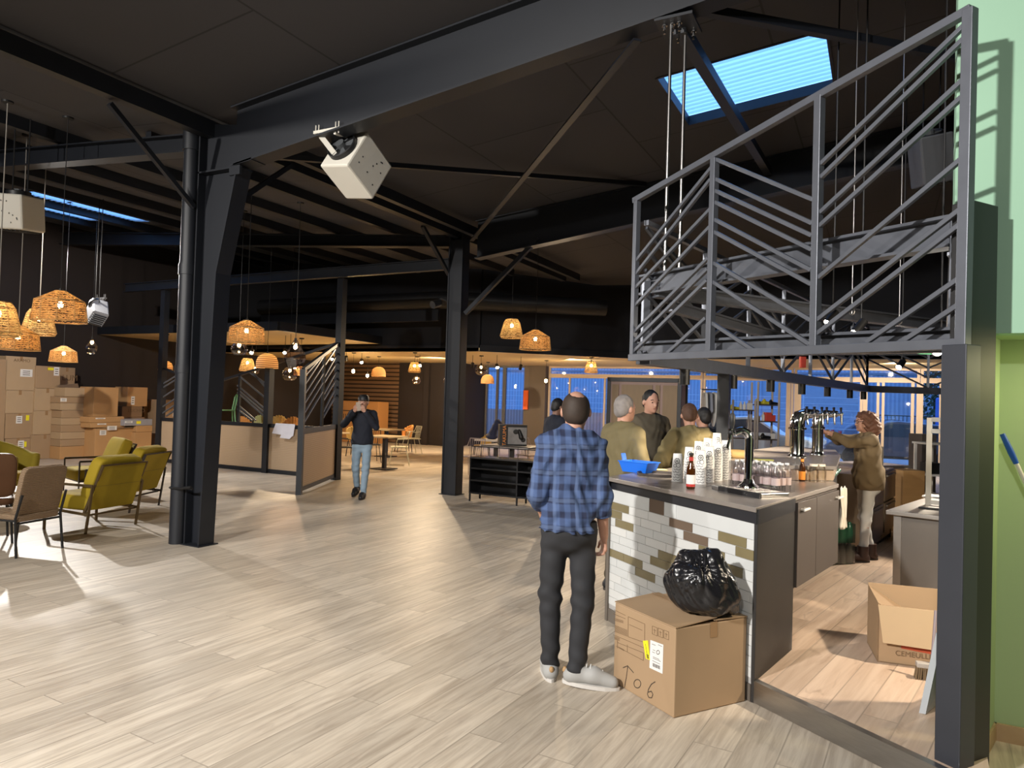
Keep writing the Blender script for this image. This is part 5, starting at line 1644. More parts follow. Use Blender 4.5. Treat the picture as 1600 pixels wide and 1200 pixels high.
MB().tube([tuple(Vector((math.cos(a) * .150 - .028, math.sin(a) * .120 - .01, .925)) * s) for a in np.linspace(0, 2 * math.pi, 32)], .016, 8).obj('belt', BLACK, root, smooth=True)
for a in 'lr':
    wv = j['el' + a].lerp(j['wr' + a], .37); dd = (j['wr' + a] - j['el' + a]).normalized()
    MB().tube([wv - dd * .026, wv - dd * .02, wv + dd * .02, wv + dd * .026], [.050, .0575, .0565, .047], 18).obj('cuff', PLAID, root, smooth=True)
for a in 'lr':
    an, to = j['an' + a], j['to' + a]
    f_ = Vector((to.x - an.x, to.y - an.y, 0)).normalized(); sd = Vector((-f_.y, f_.x, 0))
    lc = MB()
    for k in range(5):
        c_ = an + f_ * (.062 + k * .024) + Vector((0, 0, .036 - k * .010))
        lc.tube([c_ - sd * .026 - Vector((0, 0, .012)), c_ + Vector((0, 0, .006)), c_ + sd * .026 - Vector((0, 0, .012))], .0045, 6)
    c0 = an - f_ * .082 + Vector((0, 0, -.012))
    MB().ball(c0 + f_ * .012, (.015, .015, .020), 12, 8).obj('heel_tab', mat('heel_tan', (.42, .26, .12), .6), root, smooth=True)
    lc.obj('laces', mat('lace_white', (.62, .62, .60), .7), root, smooth=True)
# --- walking man
p = fl(563, 777)
J = dict(shl=(-.18, 0, 1.42), shr=(.18, 0, 1.42), ell=(-.25, .08, 1.20), wrl=(-.075, .20, 1.46), elr=(.31, .07, 1.23), wrr=(.10, .20, 1.46), knl=(-.09, .06, .49), knr=(.10, .0, .50), anl=(-.07, .10, .085), anr=(.10, -.14, .16), tol=(-.08, .27, .035), tor=(.11, .0, .055))
root, j, s, hd = person('man in navy sweater and light jeans walking past the screen, hands at his face', (p.x, p.y, 0), HEAD + math.pi - .05, 1.72, NAVY, JEANB, SHOEK, HBK, J,
    dict(l=((.35, .35, .85), (.5, -.6, .2), (.8, .2, -.3), .9), r=((-.35, .35, .85), (-.5, -.6, .2), (-.8, .2, -.3), .9)), res=.016, wr=.003, skin_res=.009)
MB().lathe([(.092 * s, -.012), (.094 * s, .02), (.088 * s, .055), (.06 * s, .085), (0, .093)], 20, hd(0, -.003, .118)).obj('cap', BLACK, root, smooth=True)
MB().extrude([hd(-.07, .07, .118), hd(-.05, .14, .108), hd(.05, .14, .108), hd(.07, .07, .118)], (0, 0, .006)).obj('cap_peak', BLACK, root)
ph = Vector((.02, .235, 1.545)) * s
MB().box(tuple(ph), (.075, .012, .15), rot=Matrix.Rotation(.2, 3, 'Y')).obj('phone', mat('phone_case', (.32, .24, .17), .4), root, bevel=.004)
# --- three men in olive behind the counter
q = at(974, 700, 6.55); 
person('grey haired man in an olive jacket, side on, next to the plaid man', (q.x, q.y, 0), HEAD - .95, 1.80, OLIVE, OLTR, SHOEK, HG, dict(ell=(-.24, -.03, 1.13), elr=(.25, -.02, 1.13), wrl=(-.20, .12, .93), wrr=(.2, .14, .94)), res=.015, hem=.80, bulk=.022, wr=.004, head_r=rotz(.0))
q = at(1014, 700, 8.1)
person('dark haired man in a grey olive shirt facing the hall between two olive jackets', (q.x, q.y, 0), HEAD + math.pi + .35, 1.88, OLIVE2, OLTR, SHOEK, HBK, dict(ell=(-.235, .02, 1.14), wrl=(-.12, .19, 1.0), elr=(.235, .02, 1.14), wrr=(.1, .19, .98)), res=.015, hem=.86, bulk=.012, wr=.004, head_r=Matrix.Rotation(-.1, 3, 'X'))
q = at(1077, 700, 7.55)
person('brown haired man in a khaki jacket seen from behind by the paper cups', (q.x, q.y, 0), HEAD + .12, 1.74, OLIVE3, OLTR, SHOEK, HRD, dict(ell=(-.33, -.06, 1.13), wrl=(-.22, .15, .98), elr=(.31, -.02, 1.15), wrr=(.22, .18, 1.02)), res=.015, hem=.82, bulk=.035, wr=.006, face=False, head_r=Matrix.Rotation(-.16, 3, 'X') @ rotz(-.3))
q = at(1098, 700, 8.4)
person('person in a dark navy jacket mostly hidden behind the khaki jacket', (q.x, q.y, 0), HEAD + .5, 1.70, NAVY, OLTR, SHOEK, HBK, {}, res=.018, hem=.84, bulk=.02, wr=.003, face=False)
# --- dark man behind the plaid shirt
q = at(868, 700, 10.2)
person('dark haired man in a black tee shirt, side on, behind the plaid man', (q.x, q.y, 0), HEAD - 1.0, 1.76, NAVY, JEANK, SHOEK, HBK, dict(wrr=(.2, .16, .95), wrl=(-.2, .16, .95)), sleeve=0, skin=SKIN2, res=.017, wr=.003, head_r=Matrix.Rotation(-.22, 3, 'X'))
# --- woman at the taps
p = fl(1352, 876, DZ)
def curly(hd, HM, s):
    pr = [('e', hd(0, -.03, .085), (.10 * s, .115 * s, .115 * s), .02, HM), ('e', hd(0, -.075, .005), (.105 * s, .095 * s, .105 * s), .04, HM), ('e', hd(0, .03, .15), (.075 * s, .06 * s, .045 * s), .03, HM)]
    pr += [('-e', hd(0, .115, .03), (.075 * s, .092 * s, .115 * s), 0)]
    return pr
balding.noise = lambda x, y, z: .003 * np.sin(90 * x + 30 * z) * np.sin(100 * y + 70 * z) + .002 * np.sin(150 * z + 60 * x)
curly.noise = lambda x, y, z: .006 * np.sin(120 * x + 3 * np.sin(60 * z)) * np.sin(105 * y + 2 * np.sin(51 * x)) + .006 * np.sin(130 * z + 2.5 * np.sin(70 * y)) 
J = dict(ns=(0, .0, 1.43), nt=(0, .025, 1.53), shl=(-.155, .02, 1.395), shr=(.155, .02, 1.395), ell=(-.17, .26, 1.36), elr=(.15, .27, 1.38), wrl=(-.10, .46, 1.465), wrr=(.07, .47, 1.475),
         chest=(0, -.005, 1.25), belly=(0, -.005, 1.05), pel=(0, -.02, .94), knl=(-.085, .03, .50), knr=(.085, .0, .50), anl=(-.09, .06, .085), anr=(.085, -.09, .085), tol=(-.10, .24, .035), tor=(.095, .09, .035))
root, j, s, hd = person('curly haired woman in a khaki sweatshirt and white jeans reaching to the beer taps', (p.x, p.y, DZ), HEAD + math.pi / 2 - .12, 1.60, KHAKI, JEANW, BOOT, HC, J,
    dict(l=((0, .9, .35), (0, -.3, 1), (.9, .2, .2), .8), r=((0, .9, .35), (0, -.3, 1), (-.9, .2, .2), .8)), sleeve=.80, res=.012, hem=.83, hairf=curly, gender='f', wr=.005, bulk=.012, tight=True, head_r=Matrix.Rotation(-.08, 3, 'X'))
GL = MB()
for x in (-.033, .033):
    GL.tube([hd(x + math.cos(a) * .026, .100, .080 + math.sin(a) * .019) for a in np.linspace(0, 2 * math.pi, 14)], .003, 6)
for x in (-1, 1):
    GL.tube([hd(x * .058, .098, .084), hd(x * .076, .03, .084), hd(x * .080, -.02, .078)], .003, 6)
GL.obj('glasses', BLACK, root)
for a in 'lr':
    an = j['an' + a]
    MB().tube([an + Vector((0, 0, -.02)), an + Vector((0, 0, .09))], [.053, .056], 16).obj('boot_shaft', BOOT, root, smooth=True)
# ================================================================ unit heaters
HEATW = mat('heater_white', (.66, .63, .55), .45, 0, .04, 3)
def heater(corner, e1, e2, e3, label, dist, m, bracket=None, holes=True):
    c = at(corner[0], corner[1], dist)
    F_ = lambda q: CR * q[0] + CU * q[1] + CD * q[2]
    a, b, d = F_(e1), F_(e2), F_(e3)
    t = thing('unit_heater', label, 'heater', tuple(c + (a + b + d) / 2), 0, 'unit heaters under the roof')
    MB().extrude([c, c + b, c + b + d, c + d], a).obj('casing', m, t, world=True, bevel=.02)
    n = -a.normalized()
    ce = c + (b + d) * .5
    R = n.to_track_quat('Z', 'Y').to_matrix()
    r = min(b.length, d.length) * .42
    MB().lathe([(0, .0), (r, 0), (r, .05), (r * .94, .055), (r * .9, .03), (0, .03)], 28, tuple(ce), R).obj('fan_guard', BLACK, t, world=True, smooth=True)
    mb = MB()
    for k in range(5):
        an = k * 2 * math.pi / 5
        mb.extrude([ce + R @ Vector((math.cos(an + x) * q, math.sin(an + x) * q, .034 + .012 * x)) for q, x in ((.03, 0), (r * .88, -.1), (r * .88, .5), (.03, .6))], n * .003)
    mb.lathe([(0, .08), (.05, .08), (.05, .03), (0, .03)], 12, tuple(ce), R)
    mb.obj('fan', mat('fan_grey', (.07, .075, .08), .5), t, world=True)
    if holes:
        nn = -d.normalized() if abs((-d).normalized().dot((CAM - c).normalized())) > 0 else d.normalized()
        mb = MB()
        rr = random.Random(5)
        R2 = nn.to_track_quat('Z', 'Y').to_matrix()
        for k in range(9):
            q = c + a * rr.uniform(.2, .85) + b * rr.uniform(.15, .85)
            mb.lathe([(0, .0015), (.009, .0015)], 10, tuple(q), R2)
        mb.obj('screw_holes', BLACK, t, world=True)
    # slatted outlet
    mb = MB()
    for k in range(6):
        q = c + a * 1.005 + b * (.12 + .14 * k)
        mb.bar(q + d * .08, q + d * .92, .012, .03, up=a)
    mb.obj('louvre', BLACK, t, world=True)
    if bracket is None or dist > 12:
        for k in (.25, .75):
            q = c + b * k + d * .5 + a * .35
            MB().tube([q, (q.x, q.y, roof_z(q.x))], .008, 6).obj('hanger', BLACK, t, world=True)
    if bracket:
        mb = MB()
        top = c + b * .8 + d * .5
        for k in (-1, 1):
            s_ = bracket + Vector((.1 * k, 0, 0))
            mb.bar(s_, c + b * (.55 + .3 * k) + d * .55, .03, .05)
        mb.bar(bracket + Vector((-.16, 0, .02)), bracket + Vector((.16, 0, .02)), .05, .03)
        for x in (-.15, -.11, .11, .15):
            mb.tube([bracket + Vector((x, 0, -.02)), bracket + Vector((x, 0, .10))], .006, 6)
        mb.obj('bracket', m, t, world=True)
    return t
heater((542, 258), (.189, -.248, .376), (.175, .401, .176), (-.329, .055, .202), 'white unit heater bolted under the front rafter', 7.15, HEATW, Vector(ony(511, 208, -.05)))
heater((-14, 300), (-.02, -.42, .05), (.3, .0, .1), (.05, .03, .36), 'white unit heater cut off at the picture edge above the wicker lamps', 8.6, HEATW)
heater((157, 490), (.19, -.30, -.30), (.22, .22, -.12), (-.36, .10, .10), 'grey unit heater high on the dark wall above the cartons', 14.0, mat('heater_grey', (.10, .10, .11), .5), Vector(at(157, 468, 14.0)))
heater((1437, 215), (.16, -.45, .2), (.30, .04, -.1), (.05, .05, .35), 'dark unit heater hanging behind the canopy lattice', 7.5, mat('heater_dark', (.075, .08, .09), .5), None, False)
# ================================================================ pendant lamps
WK = wicker_mat('wicker_tan', (.17, .05, .012), (.86, .50, .20), .42, 12)
WKP = wicker_mat('wicker_pale', (.36, .17, .045), (.92, .68, .33), .35, 11)
BAND = band_mat('wicker_banded', (.13, .04, .012), (.82, .50, .24), 7.5, 'Z', .7, .2, .8, sharp=True)
_nt = BAND.node_tree
_b = _nt.nodes['Principled BSDF']; _ts = N(_nt, 'ShaderNodeBsdfTranslucent'); _mx = N(_nt, 'ShaderNodeMixShader')
_mx.inputs[0].default_value = .5
_nt.links.new(_nt.nodes['Color Ramp'].outputs[0], _ts.inputs[0]); _nt.links.new(_b.outputs[0], _mx.inputs[1]); _nt.links.new(_ts.outputs[0], _mx.inputs[2]); _nt.links.new(_mx.outputs[0], _nt.nodes['Material Output'].inputs[0])
SMOKE = glass_mat('smoked_glass', (.80, .72, .68), .13)
BULB = glow_mat('bulb_glow', (1, .70, .34), 55)
CORD = mat('lamp_cord', (.30, .28, .25), .6)
CORDK = mat('lamp_cord_black', (.015, .015, .016), .6)
SH = {
 'wide': (10, [(.20, 0), (.90, -.40), (1.0, -1.22)], WK, .9),
 'cone': (10, [(.52, 0), (.70, -.28), (1.0, -1.45), (.90, -1.62)], WKP, .9),
 'dome': (24, [(.14, 0), (.50, -.10), (.80, -.34), (.97, -.75), (1.0, -1.38)], BAND, .9),
 'globe': (24, [(.22, 0), (.62, -.22), (.94, -.72), (1.0, -1.05), (.88, -1.5), (.62, -1.75), (.4, -1.8)], SMOKE, .8),
 'drop': (10, [(.16, 0), (.30, -.30), (.95, -1.35), (1.0, -1.75), (.70, -2.6), (.55, -2.75)], SMOKE, 1.1),
}
def pendant(kind, px, ptop, dist, R, label, ceil=None, light=6, cord=None, group='woven pendant lamps'):
    p = at(px, ptop, dist)
    zc = ceil if ceil else roof_z(p.x)
    n, prof, m, bz = SH[kind]
    t = thing('pendant_lamp', label, 'lamp', tuple(p), 0, group if kind in ('wide', 'cone', 'dome') else 'smoked glass pendant lamps')
    mb = MB().lathe([(r * R, z * R) for r, z in prof], n)
    s_ = mb.obj('lamp_shade', m, t, smooth=(n > 12))
    if kind in ('wide', 'cone'):
        rb = MB()
        for k in range(n):
            an = 2 * math.pi * k / n
            rb.tube([(r * R * math.cos(an) * 1.004, r * R * math.sin(an) * 1.004, z * R) for r, z in prof], .004, 5, cap=False)
        for r, z in prof:
            rb.tube([(r * R * math.cos(2 * math.pi * k / n), r * R * math.sin(2 * math.pi * k / n), z * R) for k in range(n + 1)], .006, 5, cap=False)
        rb.obj('rib', mat('cane_rib', (.55, .34, .14), .7), s_)
    MB().tube([(0, 0, .03), (0, 0, -.06)], .022, 10).obj('lamp_holder', BLACK, t)
    br = .032
    MB().ball((0, 0, -bz * R * .62), (br, br, br * 1.25), 14, 10).obj('bulb', BULB, t, smooth=True)
    MB().tube([(0, 0, .02), (random.uniform(-.01, .01), 0, (zc - p.z) * .5), (0, 0, zc - p.z)], .006 if cord is CORD else .005, 6).obj('cord', cord or CORDK, t)
    MB().lathe([(0, 0), (.06, 0), (.06, -.025), (0, -.03)], 16, (0, 0, zc - p.z)).obj('ceiling_rose', BLACK, t)
    if light:
        point('bulb_light', (p.x, p.y, p.z - bz * R * .62), light * (7 if ceil else 2.6), (1, .66, .32), .03)
pendant('wide', 95, 455, 8.6, .30, 'largest woven lamp, hanging in front of the cluster above the cartons', light=16, cord=CORDK)
pendant('wide', 29, 509, 9.6, .265, 'pale woven lamp hanging low over the left stack of cartons', light=16, cord=CORD)
pendant('cone', 62, 484, 10.5, .23, 'pale cone woven lamp half hidden behind the largest lamp', light=12, cord=CORD)
pendant('cone', -2, 472, 8.2, .24, 'woven cone lamp cut off at the picture edge', light=12, cord=CORD)
pendant('wide', 100, 541, 14.5, .26, 'small woven lamp hanging in front of the carton marked LUM', light=12)
pendant('drop', 144, 529, 15.6, .122, 'clear glass lamp hanging over the thin cartons', light=6)
pendant('wide', 386, 501, 11.6, .295, 'wide woven lamp between the front column and the screen', light=16)
pendant('globe', 374, 533, 13.5, .15, 'smoked glass lamp tucked under the wide woven lamp', light=4)
pendant('dome', 418, 552, 15.0, .228, 'banded dome lamp above the sheets hung on the screen', light=8)
pendant('drop', 462, 531, 12.2, .18, 'large smoked glass drop lamp in front of the tall screen post', light=8)
pendant('cone', 387, 560, 19.0, .21, 'small cone lamp behind the banded dome lamp', 3.1, light=6)
pendant('globe', 399, 572, 19.5, .12, 'small dark glass lamp behind the banded dome lamp', 3.1, light=0)
pendant('globe', 453, 573, 17.0, .18, 'round smoked glass lamp below the large drop lamp', light=4)
pendant('dome', 470, 572, 18.2, .17, 'small banded dome lamp behind the round glass lamp', 3.1, light=4)
pendant('dome', 259, 564, 18.2, .177, 'banded dome lamp between the tall screen post and the front column', 3.1, light=6)
pendant('cone', 800, 499, 14.2, .23, 'narrow cone lamp right of the far column', light=14)
pendant('wide', 837, 516, 13.2, .295, 'wide woven lamp hanging above the plaid man', light=18)
pendant('cone', 924, 565, 19.3, .19, 'cone lamp on the cream ceiling over the men in olive', 2.9, light=8)
pendant('dome', 592, 573, 22.0, .22, 'banded dome lamp in front of the slatted wall', 2.9, light=8)
pendant('cone', 648, 566, 19.5, .17, 'cone lamp on the cream ceiling left of the far column', 2.9, light=8)
pendant('globe', 651, 588, 21.5, .13, 'round smoked lamp below the cone lamp near the far column', 2.9, light=3)
pendant('globe', 752, 569, 20.0, .17, 'clear brown globe lamp in front of the window right of the far column', 2.9, light=5)
pendant('dome', 762, 585, 23.5, .22, 'banded dome lamp before the window under the globe lamp', 2.9, light=5)
pendant('globe', 699, 588, 19.5, .11, 'glass lamp peeping out beside the far column', 2.9, light=0)
def bare(px, py, dist, label, ceil=2.9):
    p = at(px, py, dist)
    t = thing('pendant_bulb', label, 'lamp', tuple(p), 0, 'bare pendant bulbs')
    MB().ball((0, 0, 0), (.045, .045, .055), 14, 10).obj('bulb', BULB, t, smooth=True)
    MB().tube([(0, 0, .05), (0, 0, .12)], .018, 8).obj('lamp_holder', BLACK, t)
    MB().tube([(0, 0, .1), (0, 0, ceil - p.z)], .004, 6).obj('cord', CORDK, t)
    MB().lathe([(0, 0), (.06, 0), (.06, -.02), (0, -.025)], 14, (0, 0, ceil - p.z)).obj('ceiling_rose', BLACK, t)
    point('bulb_light', (p.x, p.y, p.z - .08), 25, (1, .66, .32), .04)
bare(552, 580, 20.5, 'bare glowing bulb left of the dome lamp, larger of two')
bare(574, 587, 22.5, 'bare glowing bulb just left of the slatted wall dome lamp, smaller of two')
bare(853, 595, 21.5, 'bare glowing bulb in front of the taupe pier')
for px, py, dist, ce, lab in ((565, 566, 20.6, 2.9, 'bright ceiling spot above the walking man'), (656, 571, 20.5, 2.9, 'bright ceiling spot beside the cone lamp near the far column'),
                          (445, 551, 17.5, 3.1, 'bright ceiling spot behind the large drop lamp'), (393, 551, 18.0, 3.1, 'bright ceiling spot between the column and the dome lamp'),
                          (519, 561, 22.0, 2.9, 'ceiling spot seen against the tall screen post'), (777, 574, 19.5, 2.9, 'bright ceiling spot before the window beside the globe lamp')):
    q = at(px, py, dist)
    track_spot(0, 0, q, q + Vector((.5, -.6, -.55)), lab, r=.05, ceil=ce)
for px, py, dist, lab in ((541, 562, 20.6, 'unlit ceiling spot over the bare bulbs'), (738, 573, 20.0, 'unlit ceiling spot against the window next to the far column'), (813, 576, 20.0, 'unlit ceiling spot against the window next to the taupe pier')):
    q = at(px, py, dist)
    track_spot(0, 0, q, q + Vector((-.4, .5, -.8)), lab, r=.045, on=False, ceil=2.9)
# ================================================================ cartons along the left wall
def carton(name, x0, y0, x1, y1, X, depth, m, label, z0=None, lab=None, tag=None, txt=None, tape=True, group='cartons stacked along the left wall'):
    """front face lies in the plane x = X"""
    a, b = onx(x0, y1, X), onx(x1, y1, X)
    zt = onx((x0 + x1) / 2, (y0), X).z
    zb = max(0, onx((x0 + x1) / 2, y1, X).z) if z0 is None else z0
    ya, yb = a.y, b.y
    t = thing(name, label, 'box', (X - depth / 2, (ya + yb) / 2, zb), 0, group)
    w, h = abs(yb - ya), zt - zb
    MB().box((0, 0, h / 2), (depth, w - .008, h - .004)).obj('body', m, t, bevel=.008)
    if tape:
        MB().box((depth / 2 + .001, 0, h - .05), (.002, .06, .1)).obj('tape', TAPE, t)
    def decal(fx, fy, sw, sh, mm, nm):
        MB().box((depth / 2 + .002, -w / 2 + fx * w, fy * h), (.003, sw, sh)).obj(nm, mm, t)
    for f in (lab or ()):
        decal(f[0], f[1], f[2], f[3], LABEL, 'paper_label')
        mb = MB()
        for k in range(3):
            mb.box((depth / 2 + .0045, -w / 2 + f[0] * w, f[1] * h + (k - 1) * f[3] * .25), (.002, f[2] * .6, f[3] * .08))
        mb.obj('label_print', PRINT, t)
    for f in (tag or ()):
        decal(f[0], f[1], f[2], f[3], YTAG, 'yellow_tag')
    if txt:
        text('printed_text', txt[0], PRINTB, t, Vector((X + .003, (ya + yb) / 2 - w / 2 + txt[1] * w, zb + txt[2] * h)), (0, 1, 0), (0, 0, 1), txt[3])
    return t, zt
XA = -10.55
# first stack
_, z = carton('cardboard_box', 7, 685, 46, 721, XA, .62, CARD, 'bottom cardboard box of the first tall stack, with white label and yellow tag', 0, [(.62, .72, .13, .17)], [(.80, .72, .05, .12)])
_, z = carton('cardboard_box', 7, 646, 51, 685, XA, .62, CARD, 'cardboard box second from the floor in the first tall stack, white label tilted', z, [(.48, .75, .13, .17)], [(.78, .82, .07, .12)])
_, z = carton('cardboard_box', 8, 610, 52, 646, XA, .62, CARD2, 'plain cardboard box third from the floor in the first tall stack', z)
_, z = carton('cardboard_box', 7, 557, 55, 610, XA, .62, CARD2, 'topmost large cardboard box of the first tall stack with a wide white label', z, [(.68, .52, .26, .17)], None, ('ARAMO', .52, .88, .10))
carton('cardboard_box', -30, 560, 5, 722, XA, .60, CARD, 'tall carton cut off at the picture edge beside the first stack', 0)
XB = -10.5
_, z = carton('cardboard_box', 47, 679, 90, 718, XB, .6, CARD, 'bottom cardboard box of the second stack, broad and plain', 0)
_, z = carton('cardboard_box', 51, 642, 91, 679, XB, .6, CARD2, 'plain cardboard box second from the floor in the second stack', z)
_, z = carton('cardboard_box', 53, 607, 93, 642, XB, .6, CARD2, 'plain cardboard box third from the floor in the second stack', z)
_, z = carton('cardboard_box', 55, 572, 94, 607, XB, .6, CARD, 'topmost cardboard box of the second stack with white label and yellow tag', z, [(.82, .78, .12, .2)], [(.58, .88, .13, .06)])
carton('cardboard_box', 86, 574, 112, 717, XB - .75, .5, CARD, 'cardboard box marked LUM standing behind the second stack', 0, None, None, ('LUM', .68, .88, .2))
XC = -10.1
_, z = carton('cardboard_box', 93, 697, 141, 717, XC, .6, CARD3, 'low orange brown cardboard box under the stack of thin cartons', 0, None, None, None, False)
ys = [697, 686, 675, 664, 653, 641, 630, 620]
names = ['lowest', 'second lowest', 'third', 'fourth', 'fifth', 'sixth', 'uppermost']
for k in range(7):
    _, z = carton('flat_carton', 94 + (.5 * k if k < 5 else 0), ys[k + 1], 137 - .3 * k, ys[k], XC, .6, CARD2 if k % 2 else CARD, '%s thin flat carton of the stack beside the tall plain box%s' % (names[k], ' counted from below' if 1 < k < 6 else ''), z, [(.12, .5, .14, .08)] if k == 6 else None, None, None, False, 'thin flat cartons')
    mb = None
t, zt = carton('cardboard_box', 101, 606, 144, 620, XC + .02, .55, CARD2, 'open cardboard box with raised flap on top of the thin cartons', z, None, None, None, False)
a, b = onx(101, 606, XC + .02), onx(128, 606, XC + .02)
MB().extrude([(XC - .1, a.y, zt), (XC - .1, b.y, zt), (XC - .32, b.y + .1, zt + .10), (XC - .32, a.y, zt + .04)], (.008, 0, .004)).obj('flap', CARDK, t, world=True)
XD = -9.7
_, z = carton('cardboard_box', 147, 669, 206, 713, XD, .7, CARD3, 'wide cardboard box on the floor under the two long cartons, white label', 0, [(.20, .86, .16, .12)], None, None, False)
_, z2 = carton('flat_carton', 165, 668, 212, 676, XD + .06, .6, CARD2, 'thin carton with white label lying at the edge of the wide box', z, [(.2, .5, .24, .1)], None, None, False)
_, z = carton('flat_carton', 141, 660, 195, 668, XD - .02, .6, CARD3, 'long thin carton with a white strip, lower of two under the tall plain box', z2, [(.32, .7, .22, .03)], None, None, False)
_, z = carton('flat_carton', 140, 651, 194, 660, XD - .02, .6, CARD3, 'long thin carton with a white strip, upper of two under the tall plain box', z, [(.3, .7, .24, .03)], None, None, False)
carton('cardboard_box', 145, 605, 184, 650, XD - .02, .55, CARD3, 'tall plain orange brown cardboard box on the two long cartons', z, None, None, None, False)
XE = -9.55
_, z = carton('cardboard_box', 209, 675, 236, 711, XE, .6, CARD3, 'cardboard box with a torn dark hole beside the tall screen post', 0, None, None, None, False)
_, z = carton('flat_carton', 213, 665, 238, 675, XE, .5, CARD3, 'row of small cartons lying on the box with the torn hole', z, None, None, None, False)
_, z3 = carton('parcel_bundle', 194, 655, 238, 665, XE - .02, .5, mat('wrap_grey', (.30, .30, .33), .4), 'grey plastic wrapped bundle with a yellow tag on the small cartons', z, [(.15, .6, .2, .05)], [(.5, .5, .12, .07)], None, False)
XF = -10.6
_, z = carton('cardboard_box', 190, 652, 224, 712, XF, .6, CARDK, 'dark carton hidden behind the grey wrapped bundle', 0, None, None, None, False)
_, z = carton('cardboard_box', 190, 635, 222, 652, XF, .6, CARDK, 'low brown carton with dark lettering under the square carton', z, None, None, ('LUCHIO', .7, .6, .13), False)
carton('cardboard_box', 198, 605, 230, 635, XF, .5, CARD3, 'square orange brown carton with a small white label, topmost at the dark wall', z, [(.28, .3, .1, .22)], None, None, False)
carton('cardboard_box', 222, 627, 249, 712, XF - .4, .5, CARDK, 'brown carton seen partly behind the tall screen post', 0, None, None, None, False)
carton('cardboard_box', 251, 625, 281, 712, -10.4, .6, CARD, 'brown carton seen through the screen lattice beside the front column', 0, [(.7, .75, .2, .2)], None, None, False)
# ================================================================ lounge chairs
MUST = mat('mustard_velvet', (.40, .285, .012), .8, 0, .16, 4, bump=.1)
MUSTD = mat('mustard_wool', (.30, .235, .02), .85, 0, .14, 4)
BRONZE = mat('bronze_frame', (.18, .125, .06), .4, .7, .1)
DBR = mat('dark_frame', (.035, .024, .018), .4, .4, .1)
def armchair(loc, rz, label, fm):
    t = thing('armchair', label, 'armchair', tuple(loc), rz, 'mustard armchairs')
    for x in (-.36, .36):
        mb = MB()
        pts = [(x, .36, 0), (x, .36, .56), (x, -.36, .56), (x, -.28, 0)]
        for a, b in zip(pts, pts[1:]):
            mb.bar(a, b, .016, .03)
        mb.bar((x, .36, .26), (x, -.32, .22), .016, .03)
        mb.obj('side_frame', fm, t)
    mb = MB()
    mb.bar((-.36, -.26, .21), (.36, -.26, .21), .02)
    for x in (-.32, .32):
        mb.bar((x, -.20, .22), (x, -.46, .80), .02, .03)
    mb.bar((-.33, -.46, .80), (.33, -.46, .80), .02).bar((-.36, -.36, .56), (.36, -.36, .56), .02)
    mb.bar((-.32, -.24, .25), (-.32, -.26, .2), .02)
    mb.obj('back_frame', fm, t)
    MB().bar((-.36, .34, .25), (.36, .34, .25), .02).obj('front_rail', fm, t)
    cushion((0, .06, .345), (.66, .66, .19), e=.22).obj('seat_cushion', MUST, t, smooth=True)
    R = Matrix.Rotation(.36, 3, 'X')
    cushion((0, -.265, .62), (.66, .17, .56), R, e=.25).obj('back_cushion', MUST, t, smooth=True)
    MB().box((0, -.355, .53), (.64, .012, .56), rot=R).obj('back_panel', MUST, t)
    return t
q0, q1 = fl(146, 834), fl(212, 821)
e = (q1 - q0).normalized(); fa = Vector((-e.y, e.x, 0))
armchair((q0 + q1) / 2 + fa * .34, math.atan2(fa.y, fa.x) - math.pi / 2, 'mustard armchair with bronze frame nearest the front column, back turned', BRONZE)
armchair(fl(196, 794), HEAD + 1.5, 'mustard armchair just behind the one with its back turned, thin dark legs', DBR)
armchair(fl(150, 772), HEAD + 2.4, 'mustard armchair farthest back, its seat seen from the front', DBR)
# tub chair
c = at(4, 740, 9.9)
t = thing('tub_chair', 'mustard tub chair cut off at the picture edge in front of the cartons', 'armchair', (c.x, c.y, 0), HEAD - math.pi / 2 + .15)
pr = [('e', (0, 0, .36), (.36, .36, .12), .03)]
for a in np.linspace(-2.35, 2.35, 29):
    x, y = math.sin(a) * .37, -math.cos(a) * .35
    hgt = .70 + .22 * max(0, math.cos(a * .8))
    pr.append(('c', (x, y, .30), (x * 1.12, y * 1.15, hgt), .058, .05, .04))
soft('shell', pr, MUSTD, t, .016)
cushion((0, .04, .45), (.56, .56, .14), e=.3).obj('seat_cushion', MUST, t, smooth=True)
for x in (-.24, .24):
    for y in (-.24, .24):
        MB().tube([(x, y, .26), (x * 1.2, y * 1.2, 0)], [.018, .012], 8).obj('leg', DBR, t)
# rattan chair
q0, q1 = fl(28, 872), fl(95, 857)
e = (q1 - q0).normalized(); fa = Vector((-e.y, e.x, 0))
RAT = band_mat('rattan', (.17, .10, .055), (.42, .30, .185), 22, 'Z', .8, .5, 3)
lw = (q1 - q0).length / 2 + .02
t = thing('rattan_chair', 'woven rattan chair with black metal legs at the front of the lounge group', 'chair', tuple((q0 + q1) / 2 + fa * .30), math.atan2(fa.y, fa.x) - math.pi / 2)
cushion((0, .02, .375), (lw * 2 - .04, .60, .07), e=.18).obj('seat', RAT, t, smooth=True)
cushion((0, -.27, .645), (lw * 2 - .03, .07, .50), Matrix.Rotation(.22, 3, 'X'), e=.18).obj('backrest', RAT, t, smooth=True)
for x in (-lw, lw):
    MB().tube([(x, -.30, 0), (x * .97, -.26, .38), (x * .95, -.33, .62)], .013, 8).obj('leg', BLACK, t, smooth=True)
    MB().tube([(x, .33, 0), (x * .97, .28, .38)], .013, 8).obj('leg', BLACK, t, smooth=True)
    MB().tube([(x * .97, .28, .36), (x * .97, -.26, .36)], .011, 8).obj('seat_rail', BLACK, t, smooth=True)
for y in (-.26, .28):
    MB().tube([(-lw, y, .33), (lw, y, .33)], .011, 8).obj('cross_rail', BLACK, t)
